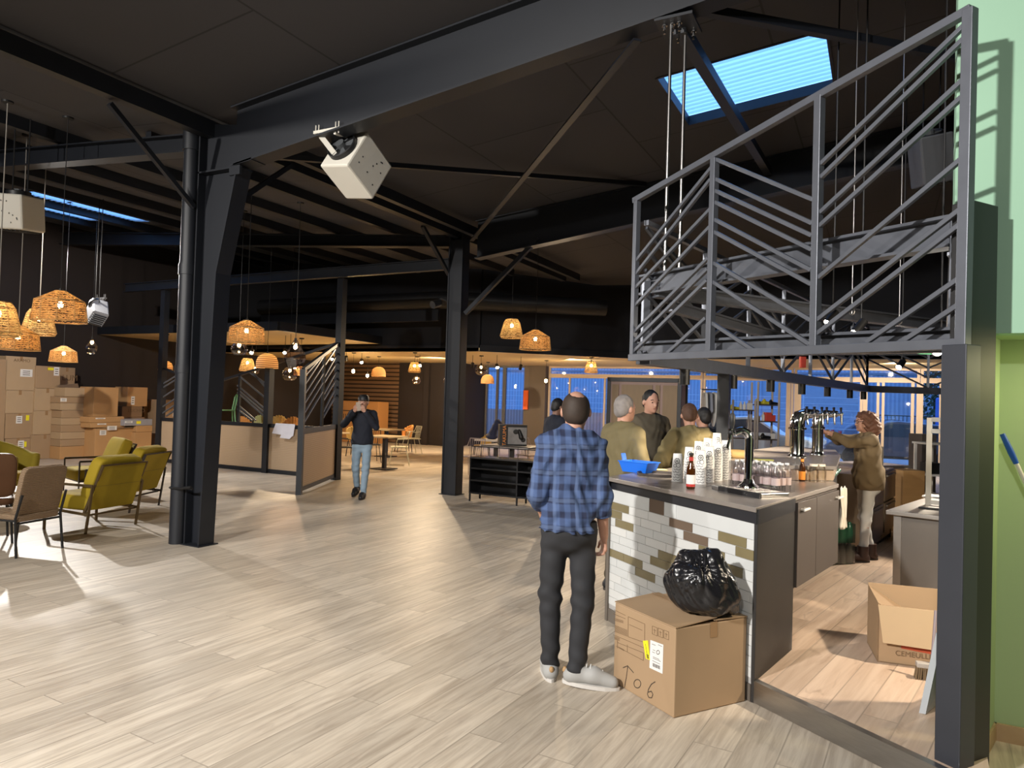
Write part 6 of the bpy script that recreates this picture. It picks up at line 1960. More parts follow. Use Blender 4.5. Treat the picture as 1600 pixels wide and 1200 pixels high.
# brown chair at the edge
c = at(-26, 850, 7.75)
t = thing('leather_chair', 'brown leather chair mostly outside the picture beside the rattan chair', 'chair', (c.x, c.y, 0), HEAD + .7)
LEA = mat('brown_leather', (.16, .075, .035), .5, 0, .15, 5)
cushion((0, .02, .45), (.50, .48, .09), e=.3).obj('seat', LEA, t, smooth=True)
cushion((0, -.24, .74), (.50, .07, .48), Matrix.Rotation(.15, 3, 'X'), e=.3).obj('backrest', LEA, t, smooth=True)
for x in (-.21, .21):
    for y in (-.2, .22):
        MB().tube([(x, y, .42), (x * 1.12, y * 1.12, 0)], .012, 8).obj('leg', BLACK, t)
c = at(-10, 768, 8.9)
t = thing('low_table', 'low pale table at the picture edge between the lounge chairs', 'table', (c.x, c.y, 0), HEAD)
MB().lathe([(0, .40), (.38, .40), (.38, .37), (0, .37)], 28).obj('tabletop', mat('table_pale', (.6, .52, .42), .4), t)
for k in range(3):
    a = k * 2.1
    MB().tube([(.1 * math.cos(a), .1 * math.sin(a), .37), (.3 * math.cos(a), .3 * math.sin(a), 0)], .012, 8).obj('leg', BLACK, t)
# ================================================================ screen with wooden panels
YP = 5.62
def sp(px, py, y=YP):
    return ony(px, py, y)
t = thing('wood_screen', 'long black framed screen with oak panels and lattice behind the front column', 'screen', tuple(sp(400, 735)))
xs = {k: sp(k, 700).x for k in (249, 371, 417, 526)}
zr, zb_ = sp(300, 657).z, sp(341, 727).z
ztall = 4.02
for k, top_ in ((249, ztall), (417, sp(417, 572).z), (526, ztall)):
    MB().bb((xs[k] - .07, YP - .07, 0), (xs[k] + .07, YP + .07, top_)).obj('post', DARK, t, world=True)
x0, x1 = xs[249], xs[526]
MB().bb((x0, YP - .03, zr - .05), (x1, YP + .03, zr + .03)).obj('rail', DARK, t, world=True)
MB().bb((x0, YP - .03, zb_ - .05), (x1, YP + .03, zb_ + .03)).obj('rail', DARK, t, world=True)
for a, b in ((xs[249], (xs[249] + xs[417]) / 2), ((xs[249] + xs[417]) / 2, xs[417]), (xs[417], xs[526])):
    MB().bb((a + .06, YP - .015, zb_ + .03), (b - .06, YP + .015, zr - .05)).obj('panel', OAKV, t, world=True)
xm = (xs[249] + xs[417]) / 2
MB().bb((xm - .05, YP - .035, zb_), (xm + .05, YP + .035, zr)).obj('post', DARK, t, world=True)
MB().bb((xs[371] - .025, YP - .025, zr), (xs[371] + .025, YP + .025, sp(371, 585).z)).obj('post', DARK, t, world=True)
SL = [((248, 604), (281, 584)), ((248, 610), (283, 588)), ((248, 625), (286, 600)), ((248, 640), (286, 615)), ((248, 650), (286, 624)), ((260, 650), (286, 633)),
      ((376, 589), (415, 622)), ((371, 602), (414, 639)), ((371, 608), (414, 645)), ((371, 613), (413, 650)), ((371, 632), (400, 657)), ((371, 639), (394, 657)), ((389, 581), (415, 599)), ((396, 583), (415, 605))]
for a, b in SL:
    MB().bar(sp(*a), sp(*b), .03).obj('lattice_bar', MATS['hood_steel'], t, world=True)
for a, b in (((249, 573), (300, 592)), ((300, 592), (345, 595)), ((345, 595), (526, 537))):
    MB().bar(sp(*a), sp(*b), .05).obj('sloping_rail', DARK, t, world=True)
# end panel
g0, g1 = fl(467, 773), fl(525, 752)
g1 = Vector((xs[526], YP - .07, 0))
ed = (g1 - g0).normalized(); en = Vector((ed.y, -ed.x, 0))
def ep(px, py): return onp(px, py, g0, en)
t = thing('wood_screen', 'short end screen with oak panel and dense lattice beside the walking man', 'screen', tuple(g0))
zt0 = ep(472, 577).z
MB().bar(g0, g0 + Vector((0, 0, zt0)), .09, .09, up=ed).obj('post', DARK, t, world=True)
zt1, zrl, zbl = 2.72, ep(472, 674).z, ep(469, 764).z
MB().bar(g0 + Vector((0, 0, zrl)), g1 + Vector((0, 0, zrl)), .07, .09).obj('rail', DARK, t, world=True)
MB().bar(g0 + Vector((0, 0, zbl)), g1 + Vector((0, 0, zbl)), .07, .07).obj('rail', DARK, t, world=True)
MB().extrude([g0 + Vector((0, 0, zbl)), g1 + Vector((0, 0, zbl)), g1 + Vector((0, 0, zrl)), g0 + Vector((0, 0, zrl))], en * .02).obj('panel', OAKV, t, world=True)
zt1 = onp(527, 537, g0, en).z
zt1 = min(zt1, 3.2)
MB().bar(g0 + Vector((0, 0, zt0)), g1 + Vector((0, 0, zt1)), .06).obj('sloping_rail', DARK, t, world=True)
gm = g0.lerp(g1, .56)
MB().bar(gm + Vector((0, 0, zrl)), gm + Vector((0, 0, zt0 + (zt1 - zt0) * .56)), .045).obj('post', DARK, t, world=True)
for k in range(7):
    z_ = zrl + .08 + k * .165
    a, b = g0 + Vector((0, 0, z_)), gm + Vector((0, 0, min(z_ + .62, zt0 + (zt1 - zt0) * .56)))
    MB().bar(a, b, .026).obj('lattice_bar', MATS['hood_steel'], t, world=True)
    a, b = gm + Vector((0, 0, z_ + (.02 if k % 2 else .08))), g1 + Vector((0, 0, min(z_ + .55, zt1)))
    MB().bar(a, b, .026).obj('lattice_bar', MATS['hood_steel'], t, world=True)
for k, (pts, lab) in enumerate(((((431, 661), (461, 663), (458, 682), (425, 677)), 'white sheet hung over the screen rail, upper of two'), (((440, 678), (458, 680), (452, 686), (437, 684)), 'white sheet hung over the screen rail, lower tip showing'))):
    q = [ony(a, b, YP - .06 - .004 * k) for a, b in pts]
    o = MB().extrude(q, (0, .003, 0)).obj('paper_sheet', mat('sheet_white', (.70, .70, .78), .7), label=lab, cat='paper', loc=tuple(q[3]))
# ================================================================ dining chairs and tables
def wire_chair(m, h=.82):
    t = thing('wire_chair', 'x', 'chair', (0, 0, 0))
    s_ = MB().box((0, 0, .45), (.44, .42, .025)).obj('seat', m, t, bevel=.01)
    for x in (-.2, .2):
        MB().tube([(x * .9, .16, .44), (x * 1.15, .24, 0)], .01, 6).obj('leg', m, t)
        MB().tube([(x * .9, -.16, .44), (x * 1.15, -.26, 0)], .01, 6).obj('leg', m, t)
    mb = MB()
    mb.tube([(-.2, .05, .64), (-.22, -.18, .66), (-.2, -.24, h), (.2, -.24, h), (.22, -.18, .66), (.2, .05, .64)], .010, 6)
    for k in range(8):
        x = -.19 + k * .38 / 7
        mb.tube([(x * .9, -.18, .45), (x, -.25, h)], .006, 5)
    mb.tube([(-.2, .05, .64), (-.2, .1, .45)], .008, 6).tube([(.2, .05, .64), (.2, .1, .45)], .008, 6)
    mb.obj('backrest', m, t)
    return t
def wicker_chair(m, h=.84):
    t = thing('wicker_chair', 'x', 'chair', (0, 0, 0))
    pr = [('e', (0, 0, .44), (.23, .23, .035), .02)]
    for a in np.linspace(-1.5, 1.5, 11):
        x, y = math.sin(a) * .24, -math.cos(a) * .22
        pr.append(('c', (x, y, .46), (x * 1.12, y * 1.2, h - .035 - .16 * (abs(a) / 1.5) ** 2), .032, .034, .04))
    V, F = sdf_mesh(pr, .018)
    MB().add(V, F).obj('shell', m, t, smooth=True)
    for x in (-.18, .18):
        for y in (-.18, .18):
            MB().tube([(x, y, .42), (x * 1.2, y * 1.25, 0)], .012, 6).obj('leg', BLACK, t)
    return t
WO = band_mat('wicker_orange', (.40, .15, .03), (.68, .32, .08), 16, 'Z', .8, .4, 3)
WG = band_mat('wicker_green', (.28, .32, .12), (.55, .58, .28), 16, 'Z', .8, .4, 3)
WY = band_mat('wicker_yellow', (.45, .26, .05), (.75, .52, .18), 16, 'Z', .8, .4, 3)
CRM = mat('chair_cream', (.62, .60, .44), .5)
KCH = mat('chair_black', (.02, .02, .022), .5)
PCH = mat('chair_pinkgrey', (.30, .24, .23), .5)
cw = [wicker_chair(WO), wicker_chair(WG), wicker_chair(WY)]
for k, (px, py, idx, lab) in enumerate(((388, 653, 0, 'orange wicker chair behind the screen below the fine lattice'), (412, 651, 1, 'yellow green wicker chair behind the second screen post'), (436, 651, 2, 'yellow wicker chair behind the hung sheets'), (453, 653, 0, 'orange wicker chair behind the screen end next to the hung sheets'))):
    p = ony(px, py - 4, 6.75)
    o = cw[idx] if k < 3 else dup(cw[0], (0, 0, 0))
    o.location = (p.x, p.y, 0); o.rotation_euler = (0, 0, .4 * k)
    sc = max(1.0, (p.z) / .84)
    o.scale = (.72, .72, sc)
    o['label'] = lab; o['group'] = 'wicker chairs behind the screen'
# table with a green metal chair put up on it
p = ony(353, 652, 7.6)
t = thing('bistro_table', 'dark table behind the screen with a green metal chair put up on it', 'table', (p.x, 7.6, 0), 0)
MB().box((0, 0, .735), (.8, .7, .03)).obj('tabletop', KCH, t)
MB().tube([(0, 0, 0), (0, 0, .72)], .035, 10).obj('leg', KCH, t)
MB().box((0, 0, .01), (.42, .42, .02)).obj('base_plate', KCH, t)
GM = mat('green_metal', (.10, .26, .13), .45, .1, .1)
t = thing('metal_chair', 'green metal chair put up on a table, seen between column and lattice', 'chair', (p.x + .02, 7.6, .75), 2.6)
MB().box((0, 0, .45), (.36, .36, .03)).obj('seat', GM, t, bevel=.02)
mb = MB(); mb.tube([(-.17, -.16, .45), (-.18, -.22, .80), (-.1, -.24, .86), (.1, -.24, .86), (.18, -.22, .80), (.17, -.16, .45)], .014, 8)
mb.bar((0, -.17, .46), (0, -.235, .85), .12, .01, up=(0, 1, 0))
mb.obj('backrest', GM, t)
for x in (-.16, .16):
    for y in (-.16, .16):
        MB().tube([(x, y, .44), (x * 1.25, y * 1.25, 0)], [.02, .014], 6).obj('leg', GM, t)
def ped_table(x, y, label, m, r=.0, size=(.75, .75)):
    t = thing('bistro_table', label, 'table', (x, y, 0), 0, 'pedestal tables')
    MB().box((0, 0, .755), (size[0], size[1], .035)).obj('tabletop', m, t, bevel=.006)
    MB().box((0, 0, .38), (.08, .08, .72)).obj('leg', KCH, t)
    MB().box((0, 0, .012), (.45, .45, .024)).obj('base_plate', KCH, t)
    return t
TT = mat('table_oak', (.62, .47, .27), .4, 0, .1, 4, (1, 8, 1))
p = fl(600, 733)
ped_table(p.x, p.y, 'oak topped pedestal table right behind the walking man', TT)
p2 = at(604, 668, 20.0)
ped_table(p2.x, p2.y, 'oak topped table farther back by the slatted wall', TT)
p3 = at(512, 680, 17.5)
ped_table(p3.x, p3.y, 'pedestal table half hidden behind the end screen', TT)
wk, wcr, wpk = wire_chair(KCH), wire_chair(CRM), wire_chair(PCH)
used = set()
def place(src, px, py, rz, label, group, z=0, y=None):
    p = fl(px, py) if y is None else ony(px, py, y)
    if src.name not in used:
        used.add(src.name); o = src
    else:
        o = dup(src, (0, 0, 0))
    o.location = (p.x, p.y, 0); o.rotation_euler = (0, 0, rz)
    o['label'] = label; o['group'] = group
    return o
G1 = 'wire chairs around the oak tables'
place(wk, 541, 728, HEAD - 1.2, 'black wire chair between the end screen and the walking man', G1)
place(wk, 578, 722, HEAD + .4, 'black wire chair just right of the walking man', G1)
place(wcr, 623, 727, HEAD + 1.7, 'cream wire chair on the right of the oak topped table', G1)
place(wcr, 642, 709, HEAD + 2.1, 'pale green cream chair farthest right of the oak tables', G1)
o = dup(cw[0], (0, 0, 0)); q = fl(630, 706); o.location = (q.x, q.y, 0); o.scale = (1, 1, 1); o.rotation_euler = (0, 0, 2.4); o['label'] = 'orange wicker chair behind the cream wire chair'; o['group'] = 'wicker chairs at the oak tables'
o = dup(cw[2], (0, 0, 0)); q = fl(556, 712); o.location = (q.x, q.y, 0); o.scale = (1, 1, 1); o.rotation_euler = (0, 0, .4); o['label'] = 'yellow wicker chair behind the walking man'; o['group'] = 'wicker chairs at the oak tables'
# large orange carton by the slatted wall
a, b = ony(527, 690, 14.6), ony(589, 692, 14.6)
zt = ony(560, 627, 14.6).z
t = thing('cardboard_box', 'very large orange brown carton standing before the slatted wall', 'box', ((a.x + b.x) / 2, 14.6, 0))
MB().bb((a.x, 14.6, 0), (b.x, 15.2, zt)).obj('body', mat('carton_orange', (.46, .22, .07), .75, 0, .06, 2), t, world=True, bevel=.01)
mb = MB().bb((a.x + .1, 14.594, zt - .36), (b.x - .3, 14.6, zt - .33))
for k in range(9):
    mb.bb((a.x + .15 + k * .09, 14.594, zt - .62), (a.x + .18 + k * .09, 14.6, zt - .46))
mb.obj('print', PRINT, t, world=True)
# ---------------------------------------------------------------- low black shelf in front of the window tables
YS = 4.78
a, b = ony(733, 780, YS), ony(846, 788, YS)
zt = ony(740, 715, YS).z
x0, x1 = a.x, a.x + 1.75
t = thing('low_shelf', 'low black shelf unit with wire gallery right of the far column', 'shelf', ((x0 + x1) / 2, YS, 0))
SHK = mat('shelf_black', (.016, .016, .018), .35, .2, .1)
for x in (x0, (x0 + x1) / 2, x1):
    MB().bb((x - .012, YS, .13), (x + .012, YS + .38, zt)).obj('side_panel', SHK, t, world=True)
for k, z in enumerate((.14, .14 + (zt - .14) * .36, .14 + (zt - .14) * .70, zt)):
    MB().bb((x0, YS - .005, z - .013), (x1, YS + .38, z + .013)).obj('shelf', SHK if z < zt else mat('shelf_top', (.07, .065, .065), .25, .3), t, world=True)
MB().bb((x0, YS + .37, .14), (x1, YS + .385, zt)).obj('back_panel', SHK, t, world=True)
for x in (x0, (x0 + x1) / 2, x1):
    for y in (YS + .02, YS + .36):
        MB().bb((x - .012, y - .012, 0), (x + .012, y + .012, .14)).obj('leg', SHK, t, world=True)
mb = MB()
zg_ = ony(735, 697, YS).z
for y in (YS + .02, YS + .36):
    mb.tube([(x0, y, zt), (x0, y, zg_), (x1, y, zg_), (x1, y, zt)], .008, 6)
    for k in range(1, 5):
        x = x0 + (x1 - x0) * k / 5
        mb.tube([(x, y, zt), (x, y, zg_)], .005, 5)
mb.obj('gallery', SHK, t, world=True)
# window side tables, chairs, printed box
p = at(800, 698, 14.6)
t1 = ped_table(p.x, p.y, 'table with the printed black carton on it behind the low black shelf', mat('table_white', (.55, .50, .46), .4), size=(1.1, .75))
bxp = thing('printed_carton', 'black carton with vertical orange lettering and photo print behind the low shelf', 'box', (p.x, p.y, .775), HEAD + .12)
MB().box((0, 0, .21), (.56, .34, .42)).obj('body', BLACK, bxp, bevel=.006)
MB().box((.08, -.172, .20), (.38, .004, .34)).obj('photo_print', mat('photo_grey', (.26, .25, .25), .4, 0, .6, 6), bxp)
mb = MB(); V, F = sdf_mesh([('e', (.05, -.174, .28), (.06, .006, .05), .01), ('c', (.12, -.174, .3), (.16, -.174, .17), .03, .05, .02), ('e', (.2, -.174, .12), (.05, .006, .05), .01)], .006)
mb.add(V, F).obj('photo_print', BLACK, bxp)
text('printed_text', 'TAKUMA', mat('orange_ink', (.75, .25, .04), .5), bxp, wmat(bxp) @ Vector((-.18, -.175, .2)), RZ @ Vector((.12, .02, 1)) * 0 + Vector((0, 0, 1)), -(Matrix.Rotation(HEAD + .12, 3, 'Z') @ Vector((1, 0, 0))), .10)
p = at(775, 700, 16.5)
ped_table(p.x, p.y, 'small table with a dark jacket near the window right of the far column', MATS['table_white'])
V, F = sdf_mesh([('c', (-.12, 0, .08), (.02, 0, .40), .10, .07, .05), ('c', (.02, 0, .40), (.18, .02, .30), .06, .035, .03), ('e', (-.12, 0, .05), (.15, .12, .06), .04), ('h', (0, 0, .002), (0, 0, 1))], .014, lambda x, y, z: .006 * np.sin(40 * z + 22 * x))
MB().add(V, F).obj('jacket', mat('jacket_navy', (.012, .016, .045), .8), smooth=True, label='dark navy jacket heaped on the small window table', cat='jacket').location = (p.x, p.y, .775)
p = at(787, 693, 16.3)
lathe_obj('vase', [(0, .0), (.05, 0), (.06, .1), (.04, .16)], mat('vase_grey', (.3, .32, .3), .3), None, 16, label='small grey pot beside the dark navy jacket', cat='pot').location = (p.x, p.y, .775)
G2 = 'wire chairs near the window tables'
place(wpk, 735, 745, HEAD + 2.6, 'slatted wire chair close beside the far column', G2)
place(wpk, 826, 742, HEAD - 2.4, 'slatted wire chair right of the printed black carton', G2)
q = fl(752, 722); o = dup(cw[2], (q.x, q.y, 0), 2.0, 'tan wicker chair by the window behind the slatted chair', 'wicker chairs at the window'); o.scale = (1, 1, 1)
MB().bb((wx(824) - .0, YW - .34, ony(827, 640, YW - .3).z), (wx(831), YW - .28, ony(827, 610, YW - .3).z)).obj('hanging_banner', mat('banner_orange', (.80, .13, .02), .5), label='narrow orange banner on the window side of the taupe pier', cat='banner', loc=(wx(827), YW - .3, 1.2))
# camera/speaker on the far column
t = thing('security_camera', 'small dark camera on a bracket high on the far column', 'camera', (-.2, 5.2, 3.42), 0)
MB().tube([(.06, 0, 0), (-.06, 0, .05), (-.12, 0, .02)], .02, 8).obj('bracket', BLACK, t)
MB().tube([(-.12, .02, -.02), (-.16, -.14, -.08)], .07, 12).obj('body', BLACK, t)
# ================================================================ wardrobe, racks and clothes by the windows
a, b = at(946, 700, 14.4), at(1062, 700, 13.9); a.z = b.z = 0
dx = (b - a).normalized(); dy = Vector((-dx.y, dx.x, 0))
cpt = at(1094, 700, 14.9); Dp = max(.6, (cpt - b).dot(dy))
H_ = at(1000, 590, 14.1).z
WD = mat('wardrobe_tan', (.26, .17, .085), .55, 0, .12, 3, (6, 6, 1))
WDS = mat('wardrobe_pinkish', (.36, .24, .20), .6, 0, .05)
t = thing('wardrobe', 'tall tan cabinet in a black frame behind the men in olive', 'cabinet', tuple((a + b) / 2 + dy * .4))
L_ = (b - a).length
def wp(x, y, z): return a + dx * x + dy * y + Vector((0, 0, z))
MB().extrude([wp(.04, .03, .05), wp(L_ - .04, .03, .05), wp(L_ - .04, Dp, .05), wp(.04, Dp, .05)], (0, 0, H_ - .1)).obj('body', WDS, t, world=True)
for x in (.0, L_ - .07):
    MB().extrude([wp(x, 0, 0), wp(x + .07, 0, 0), wp(x + .07, .06, 0), wp(x, .06, 0)], (0, 0, H_)).obj('frame_post', BLACK, t, world=True)
MB().extrude([wp(L_ - .06, Dp - .05, 0), wp(L_, Dp - .05, 0), wp(L_, Dp, 0), wp(L_ - .06, Dp, 0)], (0, 0, H_)).obj('frame_post', BLACK, t, world=True)
MB().extrude([wp(0, 0, H_ - .08), wp(L_, 0, H_ - .08), wp(L_, Dp, H_ - .08), wp(0, Dp, H_ - .08)], (0, 0, .08)).obj('frame_top', BLACK, t, world=True)
for k, (u0, u1) in enumerate(((.07, .16), (.20, .62), (.66, .72), (.76, .95))):
    MB().extrude([wp(L_ * u0, .005, .1), wp(L_ * u1, .005, .1), wp(L_ * u1, .03, .1), wp(L_ * u0, .03, .1)], (0, 0, H_ - .24)).obj('door', WD, t, world=True)
def shelf_rack(px0, px1, dist, pys, ptop, label):
    a, b = at(px0, 690, dist), at(px1, 690, dist); a.z = b.z = 0
    dx = (b - a).normalized(); dy = Vector((-dx.y, dx.x, 0)); L_ = (b - a).length
    H_ = at((px0 + px1) / 2, ptop, dist).z
    t = thing('shelf_rack', label, 'shelf', tuple((a + b) / 2 + dy * .2), 0, 'goods racks by the window')
    for x in (0, L_):
        for y in (0, .4):
            q = a + dx * x + dy * y
            MB().bar(q, q + Vector((0, 0, H_)), .04).obj('post', mat('rack_bronze', (.10, .08, .065), .4, .5), t, world=True)
    zs = []
    for py in pys:
        z = at((px0 + px1) / 2, py, dist).z
        zs.append(z)
        MB().extrude([a + Vector((0, 0, z)), b + Vector((0, 0, z)), b + dy * .4 + Vector((0, 0, z)), a + dy * .4 + Vector((0, 0, z))], (0, 0, .025)).obj('shelf', MATS['rack_bronze'], t, world=True)
    return a, dx, dy, L_, zs
ra = shelf_rack(1183, 1216, 15.0, (634, 660, 688, 716), 597, 'open shelf rack with goods right of the black canopy post')
rb_ = shelf_rack(1144, 1179, 15.0, (642, 686, 714), 625, 'lower open shelf rack just right of the black canopy post')
YB = mat('goods_yellow', (.70, .62, .05), .5); RD = mat('goods_red', (.62, .07, .05), .5); WHT = mat('goods_white', (.72, .70, .66), .5)
def goods(rack, level, u, kind, m, label, s=1.0):
    a, dx, dy, L_, zs = rack
    q = a + dx * (L_ * u) + dy * .15
    z = zs[level] + .026
    if kind == 'bottle':
        o = lathe_obj('bottle', [(0, 0), (.035, 0), (.037, .01), (.037, .11), (.014, .15), (.014, .19), (0, .19)], m, None, 14)
    elif kind == 'box':
        o = MB().box((0, 0, .07), (.10, .08, .14)).obj('small_box', m, bevel=.004)
    else:
        V, F = sdf_mesh([('c', (-.09, 0, .04), (.10, 0, .03), .045, .035, .02), ('c', (-.08, 0, .05), (-.07, 0, .10), .04, .035, .03), ('h', (0, 0, 0), (0, 0, 1))], .01)
        o = MB().add(V, F).obj('shoe', m, smooth=True)
    o.location = (q.x, q.y, z); o.scale = (s, s, s); o.rotation_euler = (0, 0, HEAD + .1)
    props(o, label, {'bottle': 'bottle', 'box': 'box', 'shoe': 'shoe'}[kind], 'goods on the window racks')
goods(ra, 0, .2, 'shoe', YB, 'yellow shoe on the top shelf of the taller rack, nearest the black post', .9)
goods(ra, 0, .55, 'shoe', YB, 'yellow shoe in the middle of the taller rack top shelf', .9)
goods(ra, 0, .85, 'shoe', BLACK, 'black shoe on the top shelf of the taller rack', .8)
goods(ra, 1, .15, 'box', WHT, 'small white box on the middle shelf of the taller rack', .7)
goods(ra, 1, .38, 'bottle', WHT, 'white bottle among red goods on the taller rack', 1.0)
goods(ra, 1, .60, 'box', RD, 'larger red box on the middle shelf of the taller rack', 1.3)
goods(ra, 1, .84, 'box', RD, 'small red box at the end of the taller rack middle shelf', .9)
goods(ra, 2, .18, 'shoe', WHT, 'white shoe on the lower shelf of the taller rack', .8)
goods(ra, 2, .52, 'shoe', BLACK, 'black shoe on the lower shelf of the taller rack', .9)
goods(ra, 2, .85, 'box', WHT, 'white box on the lower shelf of the taller rack', .8)
goods(rb_, 0, .18, 'shoe', YB, 'yellow shoe on the lower rack beside the black post', .8)
goods(rb_, 0, .45, 'bottle', WHT, 'white bottle on the lower rack, first of two', .9)
goods(rb_, 0, .62, 'bottle', WHT, 'white bottle on the lower rack, second of two', .9)
goods(rb_, 0, .85, 'box', WHT, 'white box on the lower rack at its far end', 1.0)
c = at(1112, 612, 14.8)
t = thing('clothes_rail', 'metal clothes rail with hanging shirts between wardrobe and black post', 'rail', (c.x, c.y, 0), HEAD)
for x in (-.22, .22):
    MB().tube([(x, 0, 0), (x, 0, c.z + .04)], .014, 8).obj('post', ALU, t)
    MB().tube([(x, -.22, .02), (x, .22, .02)], .014, 8).obj('foot', ALU, t)
MB().tube([(-.22, 0, c.z + .04), (.22, 0, c.z + .04)], .014, 8).obj('rail', ALU, t)
V, F = sdf_mesh([('c', (0, -.16, -.10), (0, .16, -.10), .03, .03, .03), ('e', (0, 0, -.42), (.032, .20, .36), .04), ('c', (0, -.18, -.12), (0, -.25, -.45), .03, .028, .02), ('c', (0, .18, -.12), (0, .25, -.45), .03, .028, .02)], .014)
shr = MB().add(V, F)
for k in range(4):
    o = shr.obj('hanging_shirt', [WHT, mat('shirt_grey', (.3, .32, .38), .8), WHT, mat('shirt_grey', (.3, .32, .38), .8)][k], smooth=True, label='%s shirt hanging on the clothes rail' % ('outermost white', 'second, grey', 'third, white', 'innermost grey')[k], cat='shirt', group='shirts on the clothes rail')
    q = Matrix.Rotation(HEAD, 3, 'Z') @ Vector((-.15 + k * .1, 0, 0))
    o.location = (c.x + q.x, c.y + q.y, c.z + .05); o.rotation_euler = (0, 0, HEAD)
# ================================================================ outside, at dusk
ASPH = mat('asphalt', (.24, .24, .25), .8, 0, .2, 1.5)
struct(MB().bb((-40, 17.62, -.2), (60, 70, -.06)), 'ground', ASPH)
WHS = band_mat('warehouse_cladding', (.20, .26, .36), (.30, .37, .48), 1.6, 'X', .5, .5, 0)
t = thing('warehouse', 'long corrugated blue grey warehouse across the yard', 'building', (6, 36, -.06))
MB().bb((-38, 36, -.06), (50, 46, 9)).obj('wall', WHS, t, world=True)
MB().bb((-38, 35.94, 3.5), (50, 36, 3.62)).obj('band', mat('band_grey', (.14, .17, .22), .5), t, world=True)
MB().bb((1, 35.85, -.06), (6, 36, 3.4)).obj('loading_door', mat('door_grey', (.24, .29, .37), .5), t, world=True)
WF = band_mat('fence_boards', (.45, .28, .25), (.62, .42, .38), 2.2, 'X', .8, .4, .3)
o = MB().bb((-14, 22.5, -.06), (wx(838) + 1.5, 22.58, 1.25)).obj('board_fence', WF, label='weathered board fence outside the window right of the far column', cat='fence', loc=(-4, 22.5, -.06))
t = thing('wire_fence', 'tall wire mesh fence behind the board fence in the yard', 'fence', (-4, 25, -.06))
mb = MB()
for k in range(11):
    mb.tube([(-14 + k * 2, 25, -.06), (-14 + k * 2, 25, 2.2)], .03, 6)
mb.obj('posts', mat('fence_post', (.45, .52, .62), .5), t, world=True)
mb = MB()
for k in range(9):
    mb.tube([(-14, 25, .2 + k * .24), (6, 25, .2 + k * .24)], .008, 4)
mb.obj('wires', MATS['fence_post'], t, world=True)
t = thing('railing', 'black bar railing in the yard behind the beer taps', 'railing', (10, 27.6, -.06))
mb = MB()
for k in range(60):
    x = 6 + k * .14
    mb.tube([(x, 27.6, -.06), (x, 27.6, 1.5)], .012, 4)
mb.tube([(5.9, 27.6, 1.5), (14.5, 27.6, 1.5)], .02, 5).tube([(5.9, 27.6, .1), (14.5, 27.6, .1)], .02, 5)
mb.obj('bars', BLACK, t, world=True)
CG = mat('car_glass', (.05, .08, .13), .15, 0, 0)
TYRE = mat('tyre', (.012, .012, .013), .8)
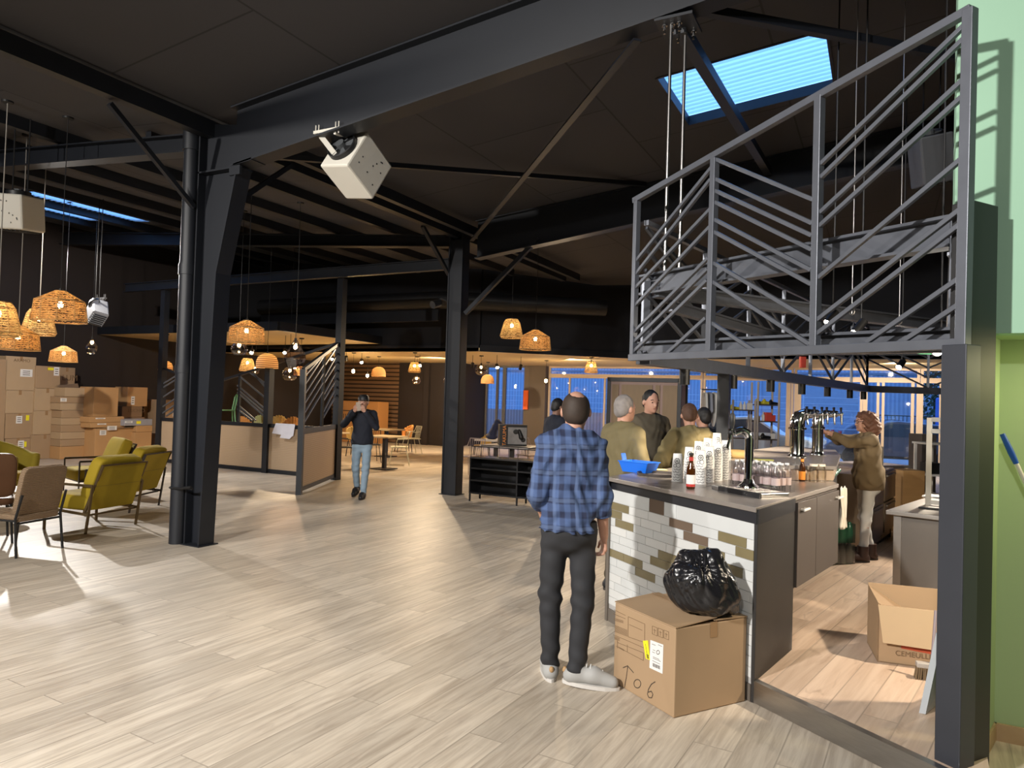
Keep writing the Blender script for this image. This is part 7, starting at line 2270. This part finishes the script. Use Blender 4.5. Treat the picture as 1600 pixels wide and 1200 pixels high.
def car(loc, rz, m, label, L=4.1, Wd=1.7, H=1.45, van=False):
    t = thing('van' if van else 'car', label, 'van' if van else 'car', loc, rz)
    h = Wd / 2
    if van:
        side = [(-L / 2, .35), (L / 2, .35), (L / 2, .95), (L / 2 - .35, 1.05), (L / 2 - .85, H - .08), (L / 2 - 1.2, H), (-L / 2, H)]
        win = [(L / 2 - 1.75, 1.12), (L / 2 - .62, 1.12), (L / 2 - .95, H - .2), (L / 2 - 1.75, H - .2)]
    else:
        side = [(-L / 2, .32), (L / 2, .30), (L / 2 + .02, .62), (L / 2 - .25, .80), (L / 2 - 1.05, .93), (L / 2 - 1.75, H - .04), (0, H), (-L / 2 + .75, H - .10), (-L / 2 + .1, .95), (-L / 2 - .03, .6)]
        win = [(L / 2 - 1.2, .95), (L / 2 - 1.78, H - .12), (0, H - .09), (-L / 2 + .8, H - .17), (-L / 2 + .38, .97)]
    mb = MB(); mb.extrude([(x, -h, z) for x, z in side], (0, Wd, 0)); mb.obj('body', m, t, bevel=.06)
    for sgn in (-1, 1):
        MB().extrude([(x, sgn * (h + .004), z) for x, z in win], (0, sgn * .012, 0)).obj('window', CG, t)
        for x in (-L / 2 + .75, L / 2 - .8):
            R = Matrix.Rotation(math.pi / 2, 3, 'X')
            wl = MB().lathe([(0, -.1), (.26, -.1), (.31, -.08), (.31, .08), (.26, .1), (0, .1)], 22, (x, sgn * (h - .06), .31), R).obj('wheel', TYRE, t, smooth=True)
            MB().lathe([(0, 0), (.2, 0), (.2, .02), (0, .03)], 10, (x, sgn * (h + .04), .31), R).obj('hubcap', MATS['heater_grey'], wl)
    MB().bb((L / 2 - .05, -h + .12, .62), (L / 2 + .03, -h + .5, .76)).obj('headlight', LABEL, t)
    MB().bb((L / 2 - .05, h - .5, .62), (L / 2 + .03, h - .12, .76)).obj('headlight', LABEL, t)
    MB().bb((-L / 2 - .04, -h + .1, .66), (-L / 2 + .02, -h + .4, .82)).obj('tail_light', RD, t)
    MB().bb((-L / 2 - .04, h - .4, .66), (-L / 2 + .02, h - .1, .82)).obj('tail_light', RD, t)
    MB().bb((-L / 2, -h, .28), (L / 2, h, .36)).obj('sill', BLACK, t)
q = at(1172, 700, 23.5); car((q.x, q.y, -.06), .05, mat('car_silver', (.75, .82, .88), .35, .0), 'pale silver car parked outside behind the shelf racks')
q = at(1312, 700, 24.0); car((q.x + 1.6, q.y - .6, -.06), math.pi + .1, mat('car_dark', (.10, .12, .18), .3, .2), 'dark car parked outside behind the beer taps')
q = at(1468, 680, 26.0); car((q.x + 2.5, q.y + .5, -.06), .1, mat('van_blue', (.03, .11, .50), .35, .1), 'bright blue van parked outside behind the bench rack', 5.0, 1.9, 2.3, True)
q = at(1385, 700, 31.0); car((q.x, q.y, -.06), .3, mat('car_grey', (.18, .2, .26), .3, .2), 'grey car farther off between the cream frames')
# tree beyond the van
q = at(1460, 660, 34.5)
t = thing('tree', 'dark dense tree beyond the blue van', 'tree', (q.x, q.y, -.06))
MB().tube([(0, 0, 0), (.05, 0, 1.2), (0, .05, 3.0)], [.14, .11, .06], 8).obj('trunk', mat('bark', (.05, .035, .025), .9), t, smooth=True)
mb = MB(); rr = random.Random(11)
for k in range(900):
    a, z = rr.uniform(0, 6.28), rr.uniform(1.4, 5.6)
    R_ = (.75 - .09 * abs(z - 3.0)) * math.sqrt(rr.random())
    c_ = Vector((R_ * math.cos(a), R_ * math.sin(a), z))
    n_ = Vector((rr.uniform(-1, 1), rr.uniform(-1, 1), rr.uniform(-.5, 1))).normalized()
    u_ = n_.orthogonal().normalized() * .11; w_ = n_.cross(u_).normalized() * .06
    mb.add([c_ - u_, c_ + w_, c_ + u_, c_ - w_], [(0, 1, 2, 3)])
mb.obj('foliage', mat('leaf_dark', (.018, .045, .022), .7, 0, .4, 4), t)
